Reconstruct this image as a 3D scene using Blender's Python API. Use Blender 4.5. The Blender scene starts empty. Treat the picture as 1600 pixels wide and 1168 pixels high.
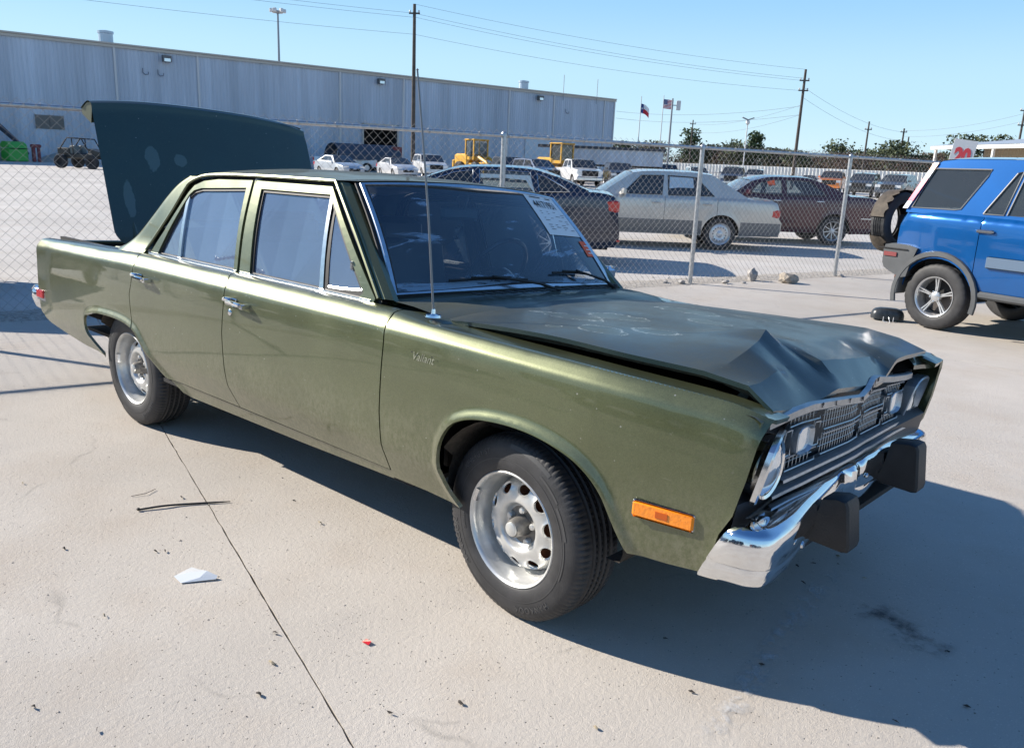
import bpy, math, random
import numpy as np
from mathutils import Vector, Matrix
from mathutils.geometry import delaunay_2d_cdt

S = bpy.context.scene
COL = S.collection
# ------------------------------------------------------------------ camera
cam_pos = Vector((1.61866, -2.72249, 1.48587))
yaw, pit, rol = 2.28826, 0.25229, -0.04306
fw = Vector((math.cos(yaw)*math.cos(pit), math.sin(yaw)*math.cos(pit), -math.sin(pit)))
rt = Vector((math.sin(yaw), -math.cos(yaw), 0)); dn = fw.cross(rt)
rt, dn = rt*math.cos(rol)+dn*math.sin(rol), -rt*math.sin(rol)+dn*math.cos(rol)
cd = bpy.data.cameras.new('camera'); cam = bpy.data.objects.new('camera', cd); COL.objects.link(cam)
m = Matrix.Identity(4)
for i in range(3):
    m[i][0] = rt[i]; m[i][1] = -dn[i]; m[i][2] = -fw[i]; m[i][3] = cam_pos[i]
cam.matrix_world = m
cd.sensor_fit = 'HORIZONTAL'; cd.sensor_width = 36; cd.lens = 1282.74/1600*36
cd.clip_start = 0.05; cd.clip_end = 3000
S.camera = cam
# ------------------------------------------------------------------ light
SUN_EL = math.radians(29.0); SUN_AZ = math.radians(203.5)   # direction towards the sun, angle from +X
sdir = Vector((math.cos(SUN_AZ)*math.cos(SUN_EL), math.sin(SUN_AZ)*math.cos(SUN_EL), math.sin(SUN_EL)))
W = bpy.data.worlds.new('World'); S.world = W; W.use_nodes = True
nt = W.node_tree; bg = nt.nodes['Background']
sky = nt.nodes.new('ShaderNodeTexSky'); sky.sky_type = 'NISHITA'; sky.sun_disc = False
sky.sun_elevation = SUN_EL; sky.sun_rotation = math.pi/2 - SUN_AZ
sky.air_density = 1.0; sky.dust_density = 0.0; sky.ozone_density = 3.0; sky.altitude = 0
# winter-blue clear air: the sky texture blended with an even zenith-to-horizon blue
geo_ = nt.nodes.new('ShaderNodeTexCoord'); sep_ = nt.nodes.new('ShaderNodeSeparateXYZ'); nt.links.new(geo_.outputs['Generated'], sep_.inputs[0])
rmp_ = nt.nodes.new('ShaderNodeValToRGB'); rmp_.color_ramp.interpolation = 'EASE'; el_ = rmp_.color_ramp.elements
SKYK = 1/(.075*1.54)
for i_, (p_, c_) in enumerate(((0., (.64, .87, 1.0)), (.09, (.52, .80, 1.0)), (.20, (.33, .64, .97)), (.45, (.11, .29, .66)), (1., (.03, .11, .34)))):
    if i_ > 1: el_.new(p_)
    el_[i_].position = p_; el_[i_].color = (*c_, 1)
nt.links.new(sep_.outputs[2], rmp_.inputs[0])
sc_ = nt.nodes.new('ShaderNodeVectorMath'); sc_.operation = 'SCALE'; sc_.inputs['Scale'].default_value = SKYK; nt.links.new(rmp_.outputs[0], sc_.inputs[0])
mx_ = nt.nodes.new('ShaderNodeMix'); mx_.data_type = 'RGBA'; mx_.inputs[0].default_value = .86
nt.links.new(sky.outputs[0], mx_.inputs[6]); nt.links.new(sc_.outputs[0], mx_.inputs[7]); nt.links.new(mx_.outputs[2], bg.inputs[0]); bg.inputs[1].default_value = 0.075
sl = bpy.data.lights.new('sun', 'SUN'); sl.energy = 5.0; sl.angle = math.radians(0.55); sl.color = (1.0, 0.93, 0.83)
so = bpy.data.objects.new('sun', sl); COL.objects.link(so); so.location = (-20, -10, 15)
so.rotation_euler = sdir.to_track_quat('Z', 'Y').to_euler()
S.view_settings.view_transform = 'Standard'; S.view_settings.look = 'None'
S.view_settings.gamma = 1; S.view_settings.use_curve_mapping = False
S.view_settings.exposure = 0.76
S.render.engine = 'CYCLES'
S.cycles.max_bounces = 10; S.cycles.transparent_max_bounces = 24
# ------------------------------------------------------------------ materials
def mat(name, col, rough=.5, metal=0., coat=0., var=.0, scale=8., bump=0., bscale=60., spec=.5,
        trans=0., emit=None, col2=None, coord='Object'):
    M = bpy.data.materials.new(name); M.use_nodes = True
    t = M.node_tree; b = t.nodes['Principled BSDF']
    b.inputs['Base Color'].default_value = (*col, 1); b.inputs['Roughness'].default_value = rough
    b.inputs['Metallic'].default_value = metal; b.inputs['Coat Weight'].default_value = coat
    b.inputs['Coat Roughness'].default_value = .04
    b.inputs['Specular IOR Level'].default_value = spec
    if trans: b.inputs['Transmission Weight'].default_value = trans
    if emit: b.inputs['Emission Color'].default_value = (*emit, 1); b.inputs['Emission Strength'].default_value = 1
    tc = t.nodes.new('ShaderNodeTexCoord')
    if var or col2:
        n = t.nodes.new('ShaderNodeTexNoise'); n.inputs['Scale'].default_value = scale
        n.inputs['Detail'].default_value = 6; n.inputs['Roughness'].default_value = .6
        t.links.new(tc.outputs[coord], n.inputs['Vector'])
        r = t.nodes.new('ShaderNodeValToRGB')
        r.color_ramp.elements[0].position = .32; r.color_ramp.elements[1].position = .68
        c2 = col2 if col2 else tuple(min(1, c*(1+var)) for c in col)
        c1 = col if col2 else tuple(c*(1-var) for c in col)
        r.color_ramp.elements[0].color = (*c1, 1); r.color_ramp.elements[1].color = (*c2, 1)
        t.links.new(n.outputs['Fac'], r.inputs[0]); t.links.new(r.outputs[0], b.inputs['Base Color'])
    if bump:
        n2 = t.nodes.new('ShaderNodeTexNoise'); n2.inputs['Scale'].default_value = bscale
        n2.inputs['Detail'].default_value = 5
        t.links.new(tc.outputs[coord], n2.inputs['Vector'])
        bp = t.nodes.new('ShaderNodeBump'); bp.inputs['Strength'].default_value = bump
        bp.inputs['Distance'].default_value = .01
        t.links.new(n2.outputs['Fac'], bp.inputs['Height']); t.links.new(bp.outputs[0], b.inputs['Normal'])
    return M

class NT:
    """tiny node helper"""
    def __init__(s, M): s.t = M.node_tree; s.b = s.t.nodes['Principled BSDF']
    def n(s, ty, ins=None, **kw):
        x = s.t.nodes.new('ShaderNode'+ty)
        for k, v in kw.items(): setattr(x, k, v)
        for k, v in (ins or {}).items():
            if hasattr(v, 'links') or isinstance(v, bpy.types.NodeSocket): s.t.links.new(v, x.inputs[k])
            else: x.inputs[k].default_value = v
        return x
    def l(s, a, b): s.t.links.new(a, b)
    def math(s, op, a, b=None, clamp=False):
        x = s.t.nodes.new('ShaderNodeMath'); x.operation = op; x.use_clamp = clamp
        for i, v in enumerate((a, b)):
            if v is None: continue
            if isinstance(v, (int, float)): x.inputs[i].default_value = v
            else: s.l(v, x.inputs[i])
        return x.outputs[0]
    def ramp(s, f, pts):
        x = s.t.nodes.new('ShaderNodeValToRGB'); e = x.color_ramp.elements
        while len(e) < len(pts): e.new(.5)
        for i, (p, c) in enumerate(pts):
            e[i].position = p; e[i].color = (c, c, c, 1) if isinstance(c, (int, float)) else (*c, 1)
        s.l(f, x.inputs[0]); return x.outputs[0]
    def noise(s, vec, scale, detail=4, rough=.55, dist=0.):
        x = s.n('TexNoise', {'Scale': scale, 'Detail': detail, 'Roughness': rough, 'Distortion': dist, 'Vector': vec}); return x.outputs['Fac']
    def mix(s, f, a, b):
        x = s.t.nodes.new('ShaderNodeMix'); x.data_type = 'RGBA'
        for i, v in ((0, f), (6, a), (7, b)):
            if isinstance(v, (int, float)): x.inputs[i].default_value = v
            elif isinstance(v, tuple): x.inputs[i].default_value = (*v, 1)
            else: s.l(v, x.inputs[i])
        return x.outputs[2]

def body_paint(name, base, dusty_top=0.0, mud=True, rough=.34, stains=False, dustc=(.155, .15, .115), metal=.55):
    M = mat(name, base, rough, metal, 1.0); q = NT(M); b = q.b
    tc = q.n('TexCoord'); ob = tc.outputs['Object']; geo = q.n('NewGeometry')
    # metallic flake speckle
    vo = q.n('TexVoronoi', {'Scale': 420., 'Vector': ob}); fl = q.ramp(vo.outputs['Color'], [(.0, .82), (1., 1.18)])
    big = q.noise(ob, 2.2, 5)
    bigr = q.ramp(big, [(.3, .88), (.7, 1.1)])
    v = q.n('VectorMath', {0: fl, 1: bigr}, operation='MULTIPLY').outputs[0]
    c = q.n('VectorMath', {0: v, 1: Vector(base)}, operation='MULTIPLY').outputs[0]
    # fine scratches / speckled dirt
    sp = q.ramp(q.noise(ob, 90., 3, .7), [(.66, 0.), (.74, 1.)])
    sp2 = q.math('MULTIPLY', sp, .25)
    c = q.mix(sp2, c, (.30, .30, .25))
    ch = q.n('TexVoronoi', {'Scale': 26., 'Vector': ob}); chm = q.math('MULTIPLY', q.ramp(ch.outputs['Distance'], [(.05, 1.), (.085, 0.)]), q.ramp(ch.outputs['Color'], [(.70, 0.), (.74, .8)]))
    c = q.mix(chm, c, (.36, .36, .31))
    mps = q.n('Mapping', {'Vector': ob, 'Scale': Vector((1.6, 1., 46.)), 'Rotation': Vector((0, .12, 0))})
    scr = q.math('MULTIPLY', q.ramp(q.noise(mps.outputs[0], 2.4, 3, .6), [(.715, 0.), (.74, 1.)]), q.ramp(q.noise(ob, 1.7, 3), [(.50, 0.), (.62, .5)]))
    c = q.mix(scr, c, (.34, .35, .29))
    rg = q.ramp(q.noise(ob, 5., 6), [(.3, rough-.06), (.7, rough+.08)])
    if mud:
        xyz = q.n('SeparateXYZ', {0: ob}); z = xyz.outputs[2]
        g = q.n('MapRange', {0: z, 1: .66, 2: .27, 3: 0., 4: 1.}).outputs[0]
        mp = q.n('Mapping', {'Vector': ob, 'Scale': Vector((1., 1., .6)), 'Rotation': Vector((0, .6, 0))})
        nz = q.noise(mp.outputs[0], 70., 8, .75); nb = q.ramp(q.noise(ob, 4.5, 5, .6), [(.35, .35), (.65, 1.)])
        mm = q.math('MULTIPLY', q.math('MULTIPLY', g, nb), q.ramp(nz, [(.40, .10), (.60, 1.)]), True)
        mm = q.math('MULTIPLY', mm, .62, True)
        c = q.mix(mm, c, (.37, .33, .26)); q.l(q.math('SUBTRACT', .55, q.math('MULTIPLY', mm, .55)), b.inputs['Metallic']); 
        cw = q.math('SUBTRACT', .92, mm); q.l(cw, b.inputs['Coat Weight'])
        rg = q.math('ADD', rg, q.math('MULTIPLY', mm, .45))
    if dusty_top:
        nz = q.ramp(q.noise(ob, 3.5, 8, .65), [(.28, .55), (.75, 1.)])
        nf = q.ramp(q.noise(ob, 140., 4, .7), [(.35, .6), (.7, 1.)])
        d = q.math('MULTIPLY', q.math('MULTIPLY', nz, nf), dusty_top, True)
        nrm = q.n('SeparateXYZ', {0: geo.outputs['Normal']}).outputs[2]
        up = q.n('MapRange', {0: nrm, 1: .55, 2: .93, 3: 0.0, 4: 1.}).outputs[0]
        d = q.math('MULTIPLY', d, up)
        c = q.mix(d, c, dustc)
        rg = q.math('ADD', rg, q.math('MULTIPLY', d, .35))
        if not mud:
            cw = q.math('SUBTRACT', .9, q.math('MULTIPLY', d, 1.5), True); q.l(cw, b.inputs['Coat Weight'])
        if stains:
            ring = patch = None; warp = q.n('TexNoise', {'Scale': 11., 'Detail': 8, 'Roughness': .68, 'Vector': ob})
            for (ex_, ey_, rx_, ry_) in ((.10, -.55, .085, .050), (.235, -.45, .075, .045), (-.16, -.40, .15, .050), (-.02, -.29, .13, .045), (.27, -.13, .085, .055), (.06, .08, .14, .075), (-.12, .33, .11, .06), (.25, .24, .10, .055), (.10, .50, .07, .045), (.52, -.10, .04, .03), (-.05, -.62, .03, .02)):
                w_ = q.n('VectorMath', {0: ob, 1: Vector((ex_, ey_, 0))}, operation='SUBTRACT').outputs[0]
                w_ = q.n('VectorMath', {0: w_, 1: Vector((1/rx_, 1/ry_, 0))}, operation='MULTIPLY').outputs[0]
                ln = q.n('VectorMath', {0: w_}, operation='LENGTH').outputs['Value']
                ln = q.math('ADD', ln, q.math('MULTIPLY', q.math('SUBTRACT', warp.outputs['Fac'], .5), 2.0))
                r1 = q.ramp(ln, [(.86, 0.), (.91, 1.), (.97, 1.), (1., 0.)]); p1 = q.ramp(ln, [(.86, 1.), (.90, 0.)])
                ring = r1 if ring is None else q.math('MAXIMUM', ring, r1); patch = p1 if patch is None else q.math('MAXIMUM', patch, p1)
            ring = q.math('MULTIPLY', ring, q.math('SUBTRACT', 1., patch), True)
            n4 = q.ramp(q.noise(ob, 24., 5, .75), [(.42, .05), (.56, 1.)])
            c = q.mix(q.math('MULTIPLY', patch, .35), c, (.11, .135, .105))
            c = q.mix(q.math('MULTIPLY', q.math('MULTIPLY', ring, n4), .75), c, (.46, .48, .43))
    q.l(c, b.inputs['Base Color']); q.l(rg, b.inputs['Roughness'])
    # slight orange peel / waviness of old sheet metal
    bp = q.n('Bump', {'Strength': .06, 'Distance': .02, 'Height': q.noise(ob, 3.0, 2)}); q.l(bp.outputs[0], b.inputs['Normal'])
    q.l(bp.outputs[0], b.inputs['Coat Normal'])
    return M

def glass_mat(name, tint, dust=.1, dustcol=(.45, .5, .55), refl=1., streak=0.):
    M = bpy.data.materials.new(name); M.use_nodes = True; t = M.node_tree
    t.nodes.remove(t.nodes['Principled BSDF']); out = t.nodes['Material Output']
    class Q(NT):
        def __init__(s): s.t = t
    q = Q(); ob = q.n('TexCoord').outputs['Object']
    tr = q.n('BsdfTransparent', {'Color': (*tint, 1)})
    gl = q.n('BsdfGlossy', {'Color': (1, 1, 1, 1), 'Roughness': .02})
    fr = q.n('Fresnel', {'IOR': 1.55}).outputs[0]
    fr = q.math('MULTIPLY', fr, refl, True)
    a = q.n('MixShader', {0: fr, 1: tr.outputs[0], 2: gl.outputs[0]}).outputs[0]
    nz = q.ramp(q.noise(ob, 2.2, 5, .6), [(.3, .82), (.72, 1.12)])
    ns = q.ramp(q.noise(ob, 190., 2, .6), [(.68, 1.), (.76, 1.35)])
    d = q.math('MULTIPLY', q.math('MULTIPLY', nz, ns), dust, True)
    if streak:
        mp = q.n('Mapping', {'Vector': ob, 'Scale': Vector((1., 1., 7.))})
        st = q.ramp(q.noise(mp.outputs[0], 1.7, 6, .7, .6), [(.60, 0.), (.64, 1.)])
        d = q.math('MAXIMUM', d, q.math('MULTIPLY', st, streak))
    df = q.n('BsdfDiffuse', {'Color': (*dustcol, 1)})
    a2 = q.n('MixShader', {0: d, 1: a, 2: df.outputs[0]}).outputs[0]
    t.links.new(a2, out.inputs[0])
    return M

# ------------------------------------------------------------------ object helpers
def tag(o, label=None, cat=None, group=None, kind=None):
    if label: o['label'] = label
    if cat: o['category'] = cat
    if group: o['group'] = group
    if kind: o['kind'] = kind
    return o
def empty(name, loc=(0, 0, 0), rz=0, label=None, cat=None, group=None):
    o = bpy.data.objects.new(name, None); COL.objects.link(o); o.location = loc; o.rotation_euler = (0, 0, rz)
    o.empty_display_size = .2
    return tag(o, label, cat, group)
def obj(name, V, F, m=None, parent=None, smooth=False, angle=40):
    me = bpy.data.meshes.new(name); me.from_pydata([tuple(map(float, v)) for v in V], [], [tuple(map(int, f)) for f in F])
    if smooth:
        me.polygons.foreach_set('use_smooth', [True]*len(me.polygons)); me.set_sharp_from_angle(angle=math.radians(angle))
    o = bpy.data.objects.new(name, me); COL.objects.link(o)
    if m: me.materials.append(m)
    if parent: o.parent = parent
    return o
class MB:
    def __init__(s): s.V = []; s.F = []
    def add(s, V, F):
        k = len(s.V); s.V += [tuple(v) for v in V]; s.F += [tuple(i+k for i in f) for f in F]; return s
    def box(s, c, d, rz=0, ry=0, rx=0, bev=0):
        hx, hy, hz = d[0]/2, d[1]/2, d[2]/2
        R = Matrix.Rotation(rz, 3, 'Z') @ Matrix.Rotation(ry, 3, 'Y') @ Matrix.Rotation(rx, 3, 'X')
        if bev:
            b = min(bev, hx*.9, hy*.9, hz*.9); P = []
            for z, k in ((-hz, b), (-hz+b, 0), (hz-b, 0), (hz, b)):
                X, Y = hx-k, hy-k
                for (x, y) in ((-X+b, -Y), (X-b, -Y), (X, -Y+b), (X, Y-b), (X-b, Y), (-X+b, Y), (-X, Y-b), (-X, -Y+b)):
                    P.append((x, y, z))
            F = [tuple(range(7, -1, -1)), tuple(range(24, 32))]
            for j in range(3):
                for i in range(8):
                    a = j*8+i; b2 = j*8+(i+1) % 8; F.append((a, b2, b2+8, a+8))
        else:
            P = [(x*hx, y*hy, z*hz) for z in (-1, 1) for x, y in ((-1, -1), (1, -1), (1, 1), (-1, 1))]
            F = [(3, 2, 1, 0), (4, 5, 6, 7), (0, 1, 5, 4), (1, 2, 6, 5), (2, 3, 7, 6), (3, 0, 4, 7)]
        return s.add([tuple(R @ Vector(p) + Vector(c)) for p in P], F)
    def tube(s, pts, r, n=8, cap=True):
        pts = [Vector(p) for p in pts]; L = len(pts); rr = r if hasattr(r, '__len__') else [r]*L
        V = []; F = []; up = None
        for i, p in enumerate(pts):
            d = (pts[min(i+1, L-1)]-pts[max(i-1, 0)]).normalized()
            if up is None: up = Vector((0, 0, 1)) if abs(d.z) < .9 else Vector((1, 0, 0))
            a = d.cross(up).normalized(); b = d.cross(a).normalized(); up = -b if False else up
            for k in range(n):
                t = 2*math.pi*k/n; V.append(p + (a*math.cos(t)+b*math.sin(t))*rr[i])
        for i in range(L-1):
            for k in range(n):
                F.append((i*n+k, i*n+(k+1) % n, (i+1)*n+(k+1) % n, (i+1)*n+k))
        if cap: F.append(tuple(range(n-1, -1, -1))); F.append(tuple((L-1)*n+k for k in range(n)))
        return s.add([tuple(v) for v in V], F)
    def lathe(s, prof, n=32, M=None, closed=False):
        # profile (r, h) revolved about local Z, matrix M places it
        V = []; F = []; M = M or Matrix.Identity(4)
        for r, h in prof:
            for k in range(n):
                t = 2*math.pi*k/n; V.append(tuple(M @ Vector((r*math.cos(t), r*math.sin(t), h))))
        for i in range(len(prof)-1 + (1 if closed else 0)):
            j = (i+1) % len(prof)
            for k in range(n): F.append((i*n+k, i*n+(k+1) % n, j*n+(k+1) % n, j*n+k))
        return s.add(V, F)
    def prism(s, poly, axis, a, b):
        # polygon in the two other axes, extruded along axis from a to b
        n = len(poly); V = []
        for h in (a, b):
            for p in poly:
                V.append((h, p[0], p[1]) if axis == 0 else (p[0], h, p[1]) if axis == 1 else (p[0], p[1], h))
        F = [tuple(range(n)), tuple(range(2*n-1, n-1, -1))]
        for i in range(n): F.append((i, i+n, (i+1) % n+n, (i+1) % n))
        return s.add(V, F)
    def build(s, name, m=None, parent=None, smooth=False, angle=40):
        o = obj(name, s.V, s.F, m, parent, smooth, angle)
        me = o.data
        import bmesh
        bm = bmesh.new(); bm.from_mesh(me); bmesh.ops.recalc_face_normals(bm, faces=bm.faces); bm.to_mesh(me); bm.free()
        return o
def copy_tree(o, parent=None):
    c = o.copy(); COL.objects.link(c)
    if parent: c.parent = parent
    for ch in list(KIDS(o)): copy_tree(ch, c)
    return c
def KIDS(o): return [x for x in bpy.data.objects if x.parent == o]

def catmull(P, n):
    P = [np.array(p, float) for p in P]; out = []
    for i in range(len(P)-1):
        p0 = P[max(i-1, 0)]; p1 = P[i]; p2 = P[i+1]; p3 = P[min(i+2, len(P)-1)]
        for k in range(n):
            t = k/n
            out.append(.5*((2*p1)+(-p0+p2)*t+(2*p0-5*p1+4*p2-p3)*t*t+(-p0+3*p1-3*p2+p3)*t**3))
    out.append(P[-1]); return out
def inside(P, poly):
    P = np.asarray(P); poly = np.asarray(poly); x, y = P[:, 0], P[:, 1]; c = np.zeros(len(P), bool)
    n = len(poly); j = n-1
    for i in range(n):
        xi, yi = poly[i]; xj, yj = poly[j]
        if yi != yj:
            c ^= ((yi > y) != (yj > y)) & (x < (xj-xi)*(y-yi)/(yj-yi)+xi)
        j = i
    return c
def dist_poly(P, poly, closed=True):
    P = np.asarray(P, float); poly = np.asarray(poly, float); n = len(poly); D = np.full(len(P), 1e9)
    for i in range(n if closed else n-1):
        a = poly[i]; b = poly[(i+1) % n]; ab = b-a; L = ab@ab
        if L < 1e-14: continue
        t = np.clip(((P-a)@ab)/L, 0, 1); D = np.minimum(D, np.linalg.norm(P-a-t[:, None]*ab, axis=1))
    return D
def densify(poly, step):
    out = []; n = len(poly)
    for i in range(n):
        a = np.array(poly[i], float); b = np.array(poly[(i+1) % n], float); k = max(1, int(np.ceil(np.linalg.norm(b-a)/step)))
        for t in range(k): out.append(a+(b-a)*t/k)
    return np.array(out)
def cdt(poly, grid, holes=(), step=.03, edge_gap=.4):
    """triangulate polygon (with holes) using extra interior points -> verts2d, tris, loops(list of vertex index loops)"""
    loops = [densify(poly, step)] + [densify(h, step) for h in holes]
    V = []; E = []; L = []
    for lp in loops:
        k = len(V); V += [tuple(p) for p in lp]; n = len(lp)
        E += [(k+i, k+(i+1) % n) for i in range(n)]; L.append(list(range(k, k+n)))
    if grid is not None and len(grid):
        G = np.asarray(grid, float); ok = inside(G, loops[0])
        for h in loops[1:]: ok &= ~inside(G, h)
        G = G[ok]
        for lp in loops:
            if len(G): G = G[dist_poly(G, lp) > step*edge_gap]
        V += [tuple(p) for p in G]
    r = delaunay_2d_cdt([Vector(v) for v in V], E, [], 0, 1e-6, True)
    ov = np.array([tuple(v) for v in r[0]]); tri = [tuple(t) for t in r[2]]
    cen = np.array([ov[list(t)].mean(0) for t in tri]); ok = inside(cen, loops[0])
    for h in loops[1:]: ok &= ~inside(cen, h)
    tri = [t for t, k in zip(tri, ok) if k]
    # input index -> output index
    mp = {}
    for oi, lst in enumerate(r[3]):
        for ii in lst: mp[ii] = oi
    L = [[mp[i] for i in lp if i in mp] for lp in L]
    return ov, tri, L
def sheet(name, poly, surf, m, parent, out, holes=(), grid=(.03, .03), extra=None, step=.03, flange=.012, back=False, smooth=True, angle=35, edge_gap=.4, avoid=None):
    """a formed sheet-metal panel: outline in (u,v), surf(U,V)->xyz arrays, 'out' an outward direction, rim turned in by flange"""
    P = np.asarray(poly, float); G = []
    if grid:
        us = np.arange(P[:, 0].min(), P[:, 0].max(), grid[0])+grid[0]/2; vs = np.arange(P[:, 1].min(), P[:, 1].max(), grid[1])+grid[1]/2
        G = np.array([(u, v) for u in us for v in vs])
    if grid and avoid is not None: G = G[avoid(G)]
    if extra is not None and len(extra): G = np.concatenate([G, extra]) if len(G) else np.asarray(extra)
    ov, tri, L = cdt(poly, G, holes, step, edge_gap)
    X = np.array(surf(ov[:, 0], ov[:, 1])).T
    T = np.array(tri)
    N = np.cross(X[T[:, 1]]-X[T[:, 0]], X[T[:, 2]]-X[T[:, 0]])
    if (N.sum(0)@np.array(out)) < 0: T = T[:, ::-1]; N = -N
    vn = np.zeros_like(X)
    for k in range(3): np.add.at(vn, T[:, k], N)
    vn /= np.maximum(np.linalg.norm(vn, axis=1)[:, None], 1e-12)
    V = [tuple(x) for x in X]; F = [tuple(t) for t in T]; 
    if flange:
        edges = {}
        for t in T:
            for i in range(3):
                a, b = int(t[i]), int(t[(i+1) % 3]); edges[(a, b)] = edges.get((a, b), 0)+1
        bd = [(a, b) for (a, b) in edges if (b, a) not in edges]
        for a, b in bd:
            k = len(V); V += [tuple(X[a]), tuple(X[b]), tuple(X[b]-vn[b]*flange), tuple(X[a]-vn[a]*flange)]
            F.append((k+1, k, k+3, k+2))
        if back:
            k = len(V); V += [tuple(x) for x in X-vn*flange]; F += [tuple(int(i)+k for i in t[::-1]) for t in T]
    o = obj(name, V, F, m, parent, smooth, angle)
    return o
def text_mesh(txt, size, depth=.002, spacing=1.0, bold=0.):
    c = bpy.data.curves.new('t', 'FONT'); c.body = txt; c.size = size; c.extrude = depth; c.align_x = 'CENTER'; c.align_y = 'CENTER'
    c.space_character = spacing; c.offset = bold; c.resolution_u = 3
    o = bpy.data.objects.new('t', c); COL.objects.link(o)
    dg = bpy.context.evaluated_depsgraph_get(); dg.update()
    me = bpy.data.meshes.new_from_object(o.evaluated_get(dg)); V = [tuple(v.co) for v in me.vertices]; F = [tuple(p.vertices) for p in me.polygons]
    bpy.data.objects.remove(o); bpy.data.curves.remove(c); bpy.data.meshes.remove(me)
    return V, F
rnd = random.Random(7)
# ================================================================== MATERIALS
GREEN = (.112, .125, .060)
paint = body_paint('green_metallic_paint', GREEN, .0, True)
paint_top = body_paint('green_paint_weathered_top', (.060, .075, .045), .75, False, .42)
paint_hood = body_paint('weathered_hood_sky_teal_paint', (.014, .032, .032), .80, False, .30, True, (.105, .107, .088), .3)  # teal base puts the sky's reflection into the weathered hood colour
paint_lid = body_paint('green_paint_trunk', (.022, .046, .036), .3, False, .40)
paint_hood.node_tree.nodes['Principled BSDF'].inputs['Coat Roughness'].default_value = .13
# repaired patches on the trunk lid
q = NT(paint_lid); ob_ = q.n('TexCoord').outputs['Object']
old = q.b.inputs['Base Color'].links[0].from_socket
pt = None
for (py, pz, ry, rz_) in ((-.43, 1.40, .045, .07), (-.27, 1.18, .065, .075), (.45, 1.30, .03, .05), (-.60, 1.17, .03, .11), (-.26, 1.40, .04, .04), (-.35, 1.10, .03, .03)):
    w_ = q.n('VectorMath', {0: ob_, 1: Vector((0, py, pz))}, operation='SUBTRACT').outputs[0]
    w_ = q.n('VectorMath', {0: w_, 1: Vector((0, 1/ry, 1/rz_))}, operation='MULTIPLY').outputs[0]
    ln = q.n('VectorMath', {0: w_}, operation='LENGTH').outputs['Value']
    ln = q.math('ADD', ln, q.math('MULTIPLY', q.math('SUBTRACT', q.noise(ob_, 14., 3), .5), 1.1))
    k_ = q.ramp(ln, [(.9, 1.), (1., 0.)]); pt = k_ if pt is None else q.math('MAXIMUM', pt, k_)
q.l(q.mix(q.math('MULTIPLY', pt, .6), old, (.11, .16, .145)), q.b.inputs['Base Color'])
chrome = mat('chrome', (.78, .79, .80), .07, 1., var=.05, scale=30)
chrome_dull = mat('brushed_trim', (.62, .64, .66), .22, 1., var=.08, scale=60)
alu = mat('cast_grille_metal', (.42, .46, .50), .34, .75, var=.12, scale=40)
grille_dark = mat('grille_dark_plastic', (.018, .022, .028), .5)
black = mat('black_underbody', (.012, .012, .013), .8)
rubber = mat('bumper_rubber', (.016, .016, .017), .55, var=.35, scale=12, bump=.15, bscale=150)
seal = mat('weatherstrip_rubber', (.012, .012, .012), .6)
tyre_m = mat('tyre_rubber', (.030, .030, .032), .62, var=.3, scale=14, bump=.08, bscale=200)
tyre_txt = mat('tyre_lettering', (.052, .052, .053), .55)
wheel_m = mat('painted_steel_wheel', (.62, .62, .60), .34, .55, var=.12, scale=20)
wheel_dk = mat('grimy_wheel_centre', (.20, .19, .175), .5, .5, var=.3, scale=40)
rust = mat('rusty_brake_drum', (.13, .045, .02), .85, .2, var=.4, scale=30)
vinyl = mat('dark_vinyl', (.085, .11, .115), .5)
dash_m = mat('dashboard_padding', (.07, .11, .11), .55)
amber = mat('amber_lens', (.95, .27, .01), .18, coat=1., bump=.25, bscale=90)
redl = mat('red_lens', (.55, .015, .012), .18, coat=1., bump=.3, bscale=90)
lampg = mat('lamp_glass', (.75, .80, .84), .08, .6, coat=1.)
side_glass = glass_mat('dusty_side_glass', (.50, .58, .62), .27, (.30, .41, .66), 2.6)
ws_glass = glass_mat('windshield_glass', (.90, .95, 1.), .05, (.36, .52, .70), 1.45, .45)
far_glass = glass_mat('far_side_glass', (.88, .94, .96), .03)
paper_m = mat('paper', (.75, .78, .78), .8)
ink_m = mat('ink', (.02, .02, .025), .8)
orange_m = mat('orange_sticker', (.85, .13, .05), .7)

# ================================================================== THE GREEN SEDAN
PHI = -0.0515
car = empty('green_sedan', (0, -.036, 0), 0, 'old green four-door sedan with crumpled hood, raised trunk lid and dented chrome bumper', 'car')
car.rotation_euler = (PHI, 0, 0)
CARM = Matrix.Translation((0, -.036, 0)) @ Matrix.Rotation(PHI, 4, 'X')
prof = np.array([tuple(p) for p in catmull([(-.012, .846), (0, .851), (.004, .8555), (.018, .8665), (.034, .8785), (.041, .8830), (.060, .8868), (.10, .8905), (.20, .8950), (.33, .8945), (.43, .889), (.475, .883), (.50, .872), (.56, .846), (.61, .822), (.66, .80), (.72, .78)], 6)])
_zc = np.array([tuple(p) for p in catmull([(-4.08, .853), (-3.5, .872), (-3.0, .885), (-2.6, .895), (-2.0, .897), (-.6, .897), (0, .889), (.4, .882), (.64, .873), (.74, .862), (.83, .835)], 10)])
ZCX, ZCZ = _zc[:, 0], _zc[:, 1]
def zc(x):   # height of the shoulder crease along the car
    return np.interp(x, ZCX, ZCZ)
def taper(x):
    return -np.where(x > .25, .05*(np.clip(x-.25, 0, 1)/.55)**2, 0)-np.where(x > .76, .03*((np.clip(x, .76, .84)-.76)/.08)**2, 0)-np.where(x < -2.8, .045*((-2.8-x)/1.2)**2, 0)
ARCHF = [(-.222, .285), (-.262, .35), (-.284, .43), (-.277, .509), (-.237, .58), (-.18, .618), (-.092, .642), (.03, .652), (.147, .645), (.259, .62), (.332, .585), (.388, .535), (.436, .458), (.482, .385)]
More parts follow.
